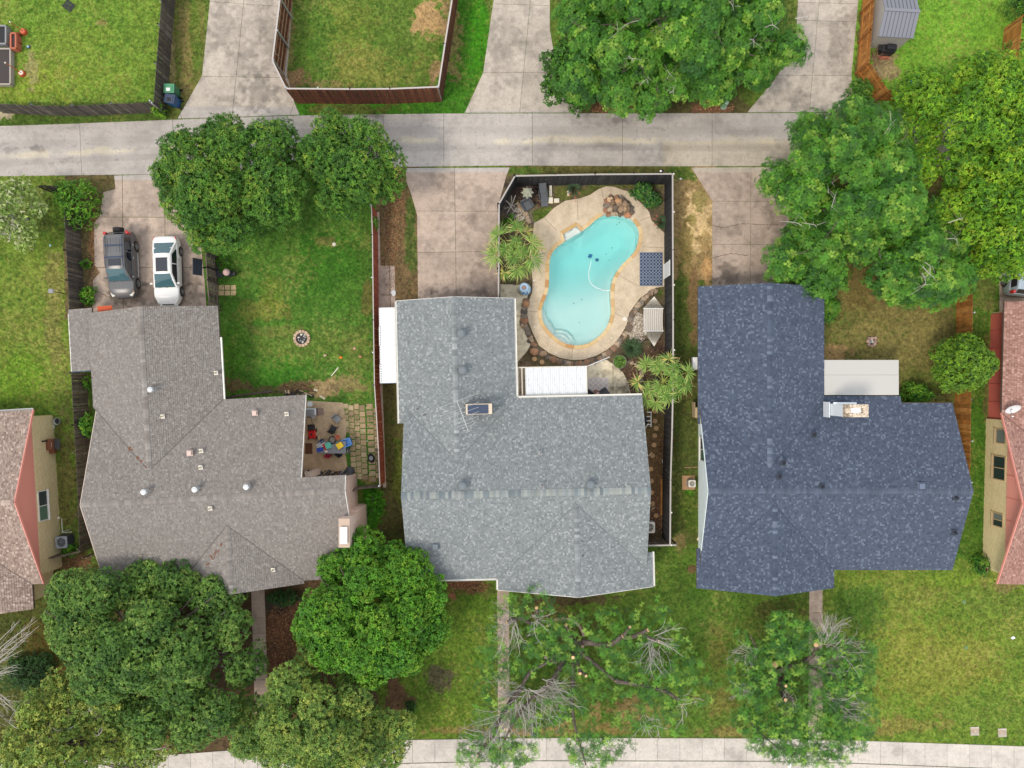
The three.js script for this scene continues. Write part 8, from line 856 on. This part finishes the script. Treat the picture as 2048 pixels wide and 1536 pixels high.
{ const g = thing('box', 'small white and brown box at the patio column', 'box', P(616, 944, 0), 0.5); mesh('carton', rb(0.3, 0.35, 0.28, 0.02, 0, 0.18, 0), MT.darkbrown, g); mesh('lid', rb(0.26, 0.03, 0.22, 0.01, -0.02, 0.37, -0.02), MT.offwhite, g); }
{ const g = thing('scrap_heap', 'heap of scrap and pipes behind the rear corner of the brown house', 'junk', P(598, 788, 0)); R = rng(341); for (let i = 0; i < 26; i++) { const m = pick([MT.black, MT.darkgrey, MT.tan, MT.darkbrown, MT.cream]); mesh('scrap', i % 2 ? bar([rr(-1, 1), 0.06, rr(-0.3, 0.2)], [rr(-1, 1), rr(0.1, 0.3), rr(-0.3, 0.2)], rr(0.015, 0.04)) : rb(rr(0.12, 0.35), 0.07, rr(0.1, 0.2), 0.02, rr(-0.9, 1.2), 0.06, rr(-0.3, 0.25), rr(0, 3)), m, g); } }
// ---------- around the brown driveway ----------
{ const g = thing('basketball_hoop', 'black basketball backboard and rim over the brown driveway', 'basketball hoop', P(436, 542, 0), 0); const p = P(394, 534, 3.0).sub(g.position); mesh('pole', mg([limb([[0, 0, 0], [0, 1.6, 0], [p.x + 0.3, 2.7, p.z]], 0.06, 0.05, 8), bar([p.x + 0.3, 2.7, p.z], [p.x + 0.05, 2.9, p.z], 0.03)]), MT.black, g); mesh('backboard', rb(0.06, 0.72, 1.1, 0.02, p.x + 0.05, 3.05, p.z, 0, 0, 0.5), std(C(44, 52, 64), 0.5), g); mesh('rim', tor(0.22, 0.012, p.x - 0.27, 2.9, p.z + 0.02), MT.darkgrey, g); const net = []; for (let i = 0; i < 12; i++) { const a = i / 12 * 6.283; net.push(bar([p.x - 0.27 + Math.cos(a) * 0.22, 2.9, p.z + Math.sin(a) * 0.22], [p.x - 0.27 + Math.cos(a + 0.5) * 0.13, 2.5, p.z + Math.sin(a + 0.5) * 0.13], 0.005, 4)); } mesh('net', mg(net), MT.offwhite, g); mesh('base', rb(0.6, 0.2, 0.9, 0.06, 0.1, 0.1, 0), MT.darkgrey, g); }
{ const g = thing('smoker', 'dark barrel smoker with pink lid on the grass by the hoop', 'smoker', P(462, 548, 0)); mesh('barrel', cy(0.24, 0.24, 0.7, 0, 0.45, 0, 20), MT.darkgrey, g); mesh('lid', mg([cy(0.14, 0.24, 0.1, -0.02, 0.84, 0, 20), cy(0.13, 0.14, 0.04, -0.02, 0.9, 0, 18)]), std(C(206, 172, 168), 0.7), g); for (let i = 0; i < 3; i++) mesh('leg', bar([Math.cos(i * 2.1) * 0.24, 0, Math.sin(i * 2.1) * 0.24], [Math.cos(i * 2.1) * 0.18, 0.15, Math.sin(i * 2.1) * 0.18], 0.02), MT.black, g); mesh('side_box', rb(0.3, 0.25, 0.3, 0.04, 0.36, 0.4, 0.03), MT.black, g); }
{ const g = thing('orange_sheet', 'orange corrugated sheet lying at the roof edge of the brown house', 'sheet', new V3(wx(209, 2.35), 2.3, wz(618, 2.35)), 0.06); const m = mesh('sheet', corrugated(0.4, 1.0, 0.1, 0.02, true), std(C(206, 96, 56), 0.6, { side: THREE.DoubleSide })); scene.remove(m); m.name = 'sheet'; g.add(m); m.rotation.x = 0.1; mesh('edge', bx(1.0, 0.03, 0.03, 0, 0, -0.2), std(C(190, 84, 48), 0.6), g); }
// ---------- beside the left house ----------
{ const g = thing('smoker', 'rusty brown barbecue smoker against the left brick house', 'smoker', P(117, 887, 0), 0.05); const b = new THREE.CylinderGeometry(0.28, 0.28, 0.75, 20); b.rotateX(Math.PI / 2); b.translate(-0.1, 0.75, 0); mesh('barrel', b, MT.rust, g); mesh('firebox', rb(0.36, 0.36, 0.3, 0.05, -0.02, 0.6, 0.5), MT.rust, g); mesh('shelf', mg([...Array(5)].map((_, i) => bx(0.06, 0.02, 0.7, 0.22 + i * 0.075, 0.7, 0))), MT.darkgrey, g); mesh('stack', cy(0.05, 0.05, 0.6, -0.14, 1.2, -0.28, 10), MT.black, g); for (const z of [-0.3, 0.3]) for (const x of [-0.25, 0.15]) mesh('leg', bar([x, 0, z], [x, 0.6, z], 0.02), MT.black, g); mesh('handle', bar([0.12, 0.95, -0.15], [0.12, 0.95, 0.15], 0.015), MT.steel, g); }
{ const g = thing('plant_pot', 'black lined plant pot on the grass beside the left house', 'pot', P(119, 842, 0)); mesh('pot', new THREE.LatheGeometry([[0, 0], [0.18, 0], [0.26, 0.36], [0.23, 0.36], [0.18, 0.06], [0, 0.06]].map(a => new THREE.Vector2(...a)), 22), std(C(176, 178, 168), 0.7), g); mesh('lining', cy(0.2, 0.18, 0.02, 0, 0.2, 0, 20), MT.black, g); }
{ const m = mesh('stone', pick(rockGeo), std(C(176, 178, 160), 0.9)); m.position.copy(P(106, 853, 0)).setY(0.08); m.scale.set(0.2, 0.12, 0.2); tag(m, 'pale round stone against the left brick house', 'stone'); }
{ const g = thing('pipe_stand', 'white pipe stand by the fence above the left air conditioner', 'pipe', P(141, 1058, 0)); mesh('riser', bar([0, 0, 0], [0, 0.9, 0], 0.025), MT.white, g); mesh('arm', mg([bar([0, 0.9, 0], [-0.05, 0.9, -0.9], 0.02), bar([-0.35, 0.5, 0.15], [0.4, 0.5, 0.1], 0.02)]), MT.white, g); mesh('cap', sp(0.09, -0.25, 0.9, -0.95), MT.offwhite, g); }
{ const g = thing('birdhouse', 'small white box hung outside the old grey fence', 'box', P(134, 588, 0)); mesh('house', rb(0.26, 0.2, 0.22, 0.02, -0.1, 1.5, 0), MT.offwhite, g); mesh('roof', bx(0.32, 0.03, 0.28, -0.1, 1.62, 0, 0, 0, 0.1), MT.grey, g); mesh('post', bx(0.05, 1.4, 0.05, -0.1, 0.7, 0), WM.grey[0], g); }
// ---------- front yards ----------
{ const g = thing('bed_edging', 'curved row of pinkish blocks round the pruned tree bed', 'edging', P(1132, 1268, 0)); const bm = [std(C(196, 166, 150), 0.9), std(C(180, 150, 136), 0.9), std(C(206, 178, 162), 0.9)]; curve([[1096, 1250], [1104, 1242], [1118, 1237], [1132, 1237], [1146, 1241], [1157, 1250], [1164, 1261], [1167, 1272], [1166, 1285], [1163, 1298]], 16).forEach(([x, y], i, a) => { if (i === 13 || i === 16) return; const q = P(x, y, 0), n = a[Math.min(i + 1, a.length - 1)], pv = a[Math.max(0, i - 1)]; const m = mesh('block', rb(0.28, 0.14, 0.2, 0.02, 0, 0, 0), bm[i % 3], g); m.position.set(q.x - g.position.x, 0.07, q.z - g.position.z); m.rotation.y = -Math.atan2(n[1] - pv[1], n[0] - pv[0]); }); for (const [x, y] of [[1098, 1318], [1104, 1321], [1110, 1323], [1092, 1314]]) { const q = P(x, y, 0), m = mesh('block', rb(0.28, 0.14, 0.2, 0.02, 0, 0, 0), bm[0], g); m.position.set(q.x - g.position.x, 0.07, q.z - g.position.z); m.rotation.y = -0.4; } }
for (const [x, y, l] of [[1949, 1462, 'square concrete paver on the front lawn, left of the two'], [2004, 1465, 'square concrete paver on the front lawn, right of the two']]) { const m = mesh('lawn_paver', rb(0.6, 0.06, 0.6, 0.01, 0, 0.02, 0), concMats[2]); m.position.copy(P(x, y, 0)); m.rotation.y = 0.03; tag(m, l, 'paver', 'pavers on the front lawn'); }
{ const g = thing('water_meter', 'dark grey water meter lid in the grass by the sidewalk', 'lid', P(1067, 1466, 0)); mesh('frame', rb(0.36, 0.05, 0.5, 0.02, 0, 0.03, 0), MT.darkgrey, g); mesh('cover', mg([...Array(4)].map((_, i) => bx(0.28, 0.012, 0.08, 0, 0.06, -0.16 + i * 0.105))), std(C(84, 90, 102), 0.6), g); }
for (const [x, y, l] of [[1928, 1204, 'green valve lid in the front lawn near the red house'], [1932, 1295, 'green valve lid in the middle of the right front lawn']]) { const m = mesh('valve_lid', cy(0.13, 0.14, 0.03, 0, 0.02, 0, 18), std(C(104, 138, 98), 0.7)); m.position.copy(P(x, y, 0)); tag(m, l, 'lid', 'green lids in the lawn'); }
for (const [x, y, l] of [[1149, 1512, 'white mailbox on a post at the curb below the pruned tree'], [1566, 1513, 'white mailbox on a post at the curb before the blue house']]) { const g = thing('mailbox', l, 'mailbox', P(x, y, 0), 0, 'mailboxes at the curb'); mesh('post', bx(0.1, 1.05, 0.1, 0, 0.52, 0), MT.white, g); const b = new THREE.CylinderGeometry(0.1, 0.1, 0.5, 16, 1, false, -Math.PI / 2, Math.PI); b.rotateX(Math.PI / 2); b.rotateZ(0); mesh('box', mg([place(b, 0, 1.2, 0.1), bx(0.2, 0.14, 0.5, 0, 1.13, 0.1)]), MT.white, g); mesh('flag', bx(0.01, 0.14, 0.05, 0.11, 1.28, 0.2), MT.red, g); }
scene.traverse(o => { if (o.isMesh) o.castShadow = o.receiveShadow = true; });
renderer.render(scene, camera);
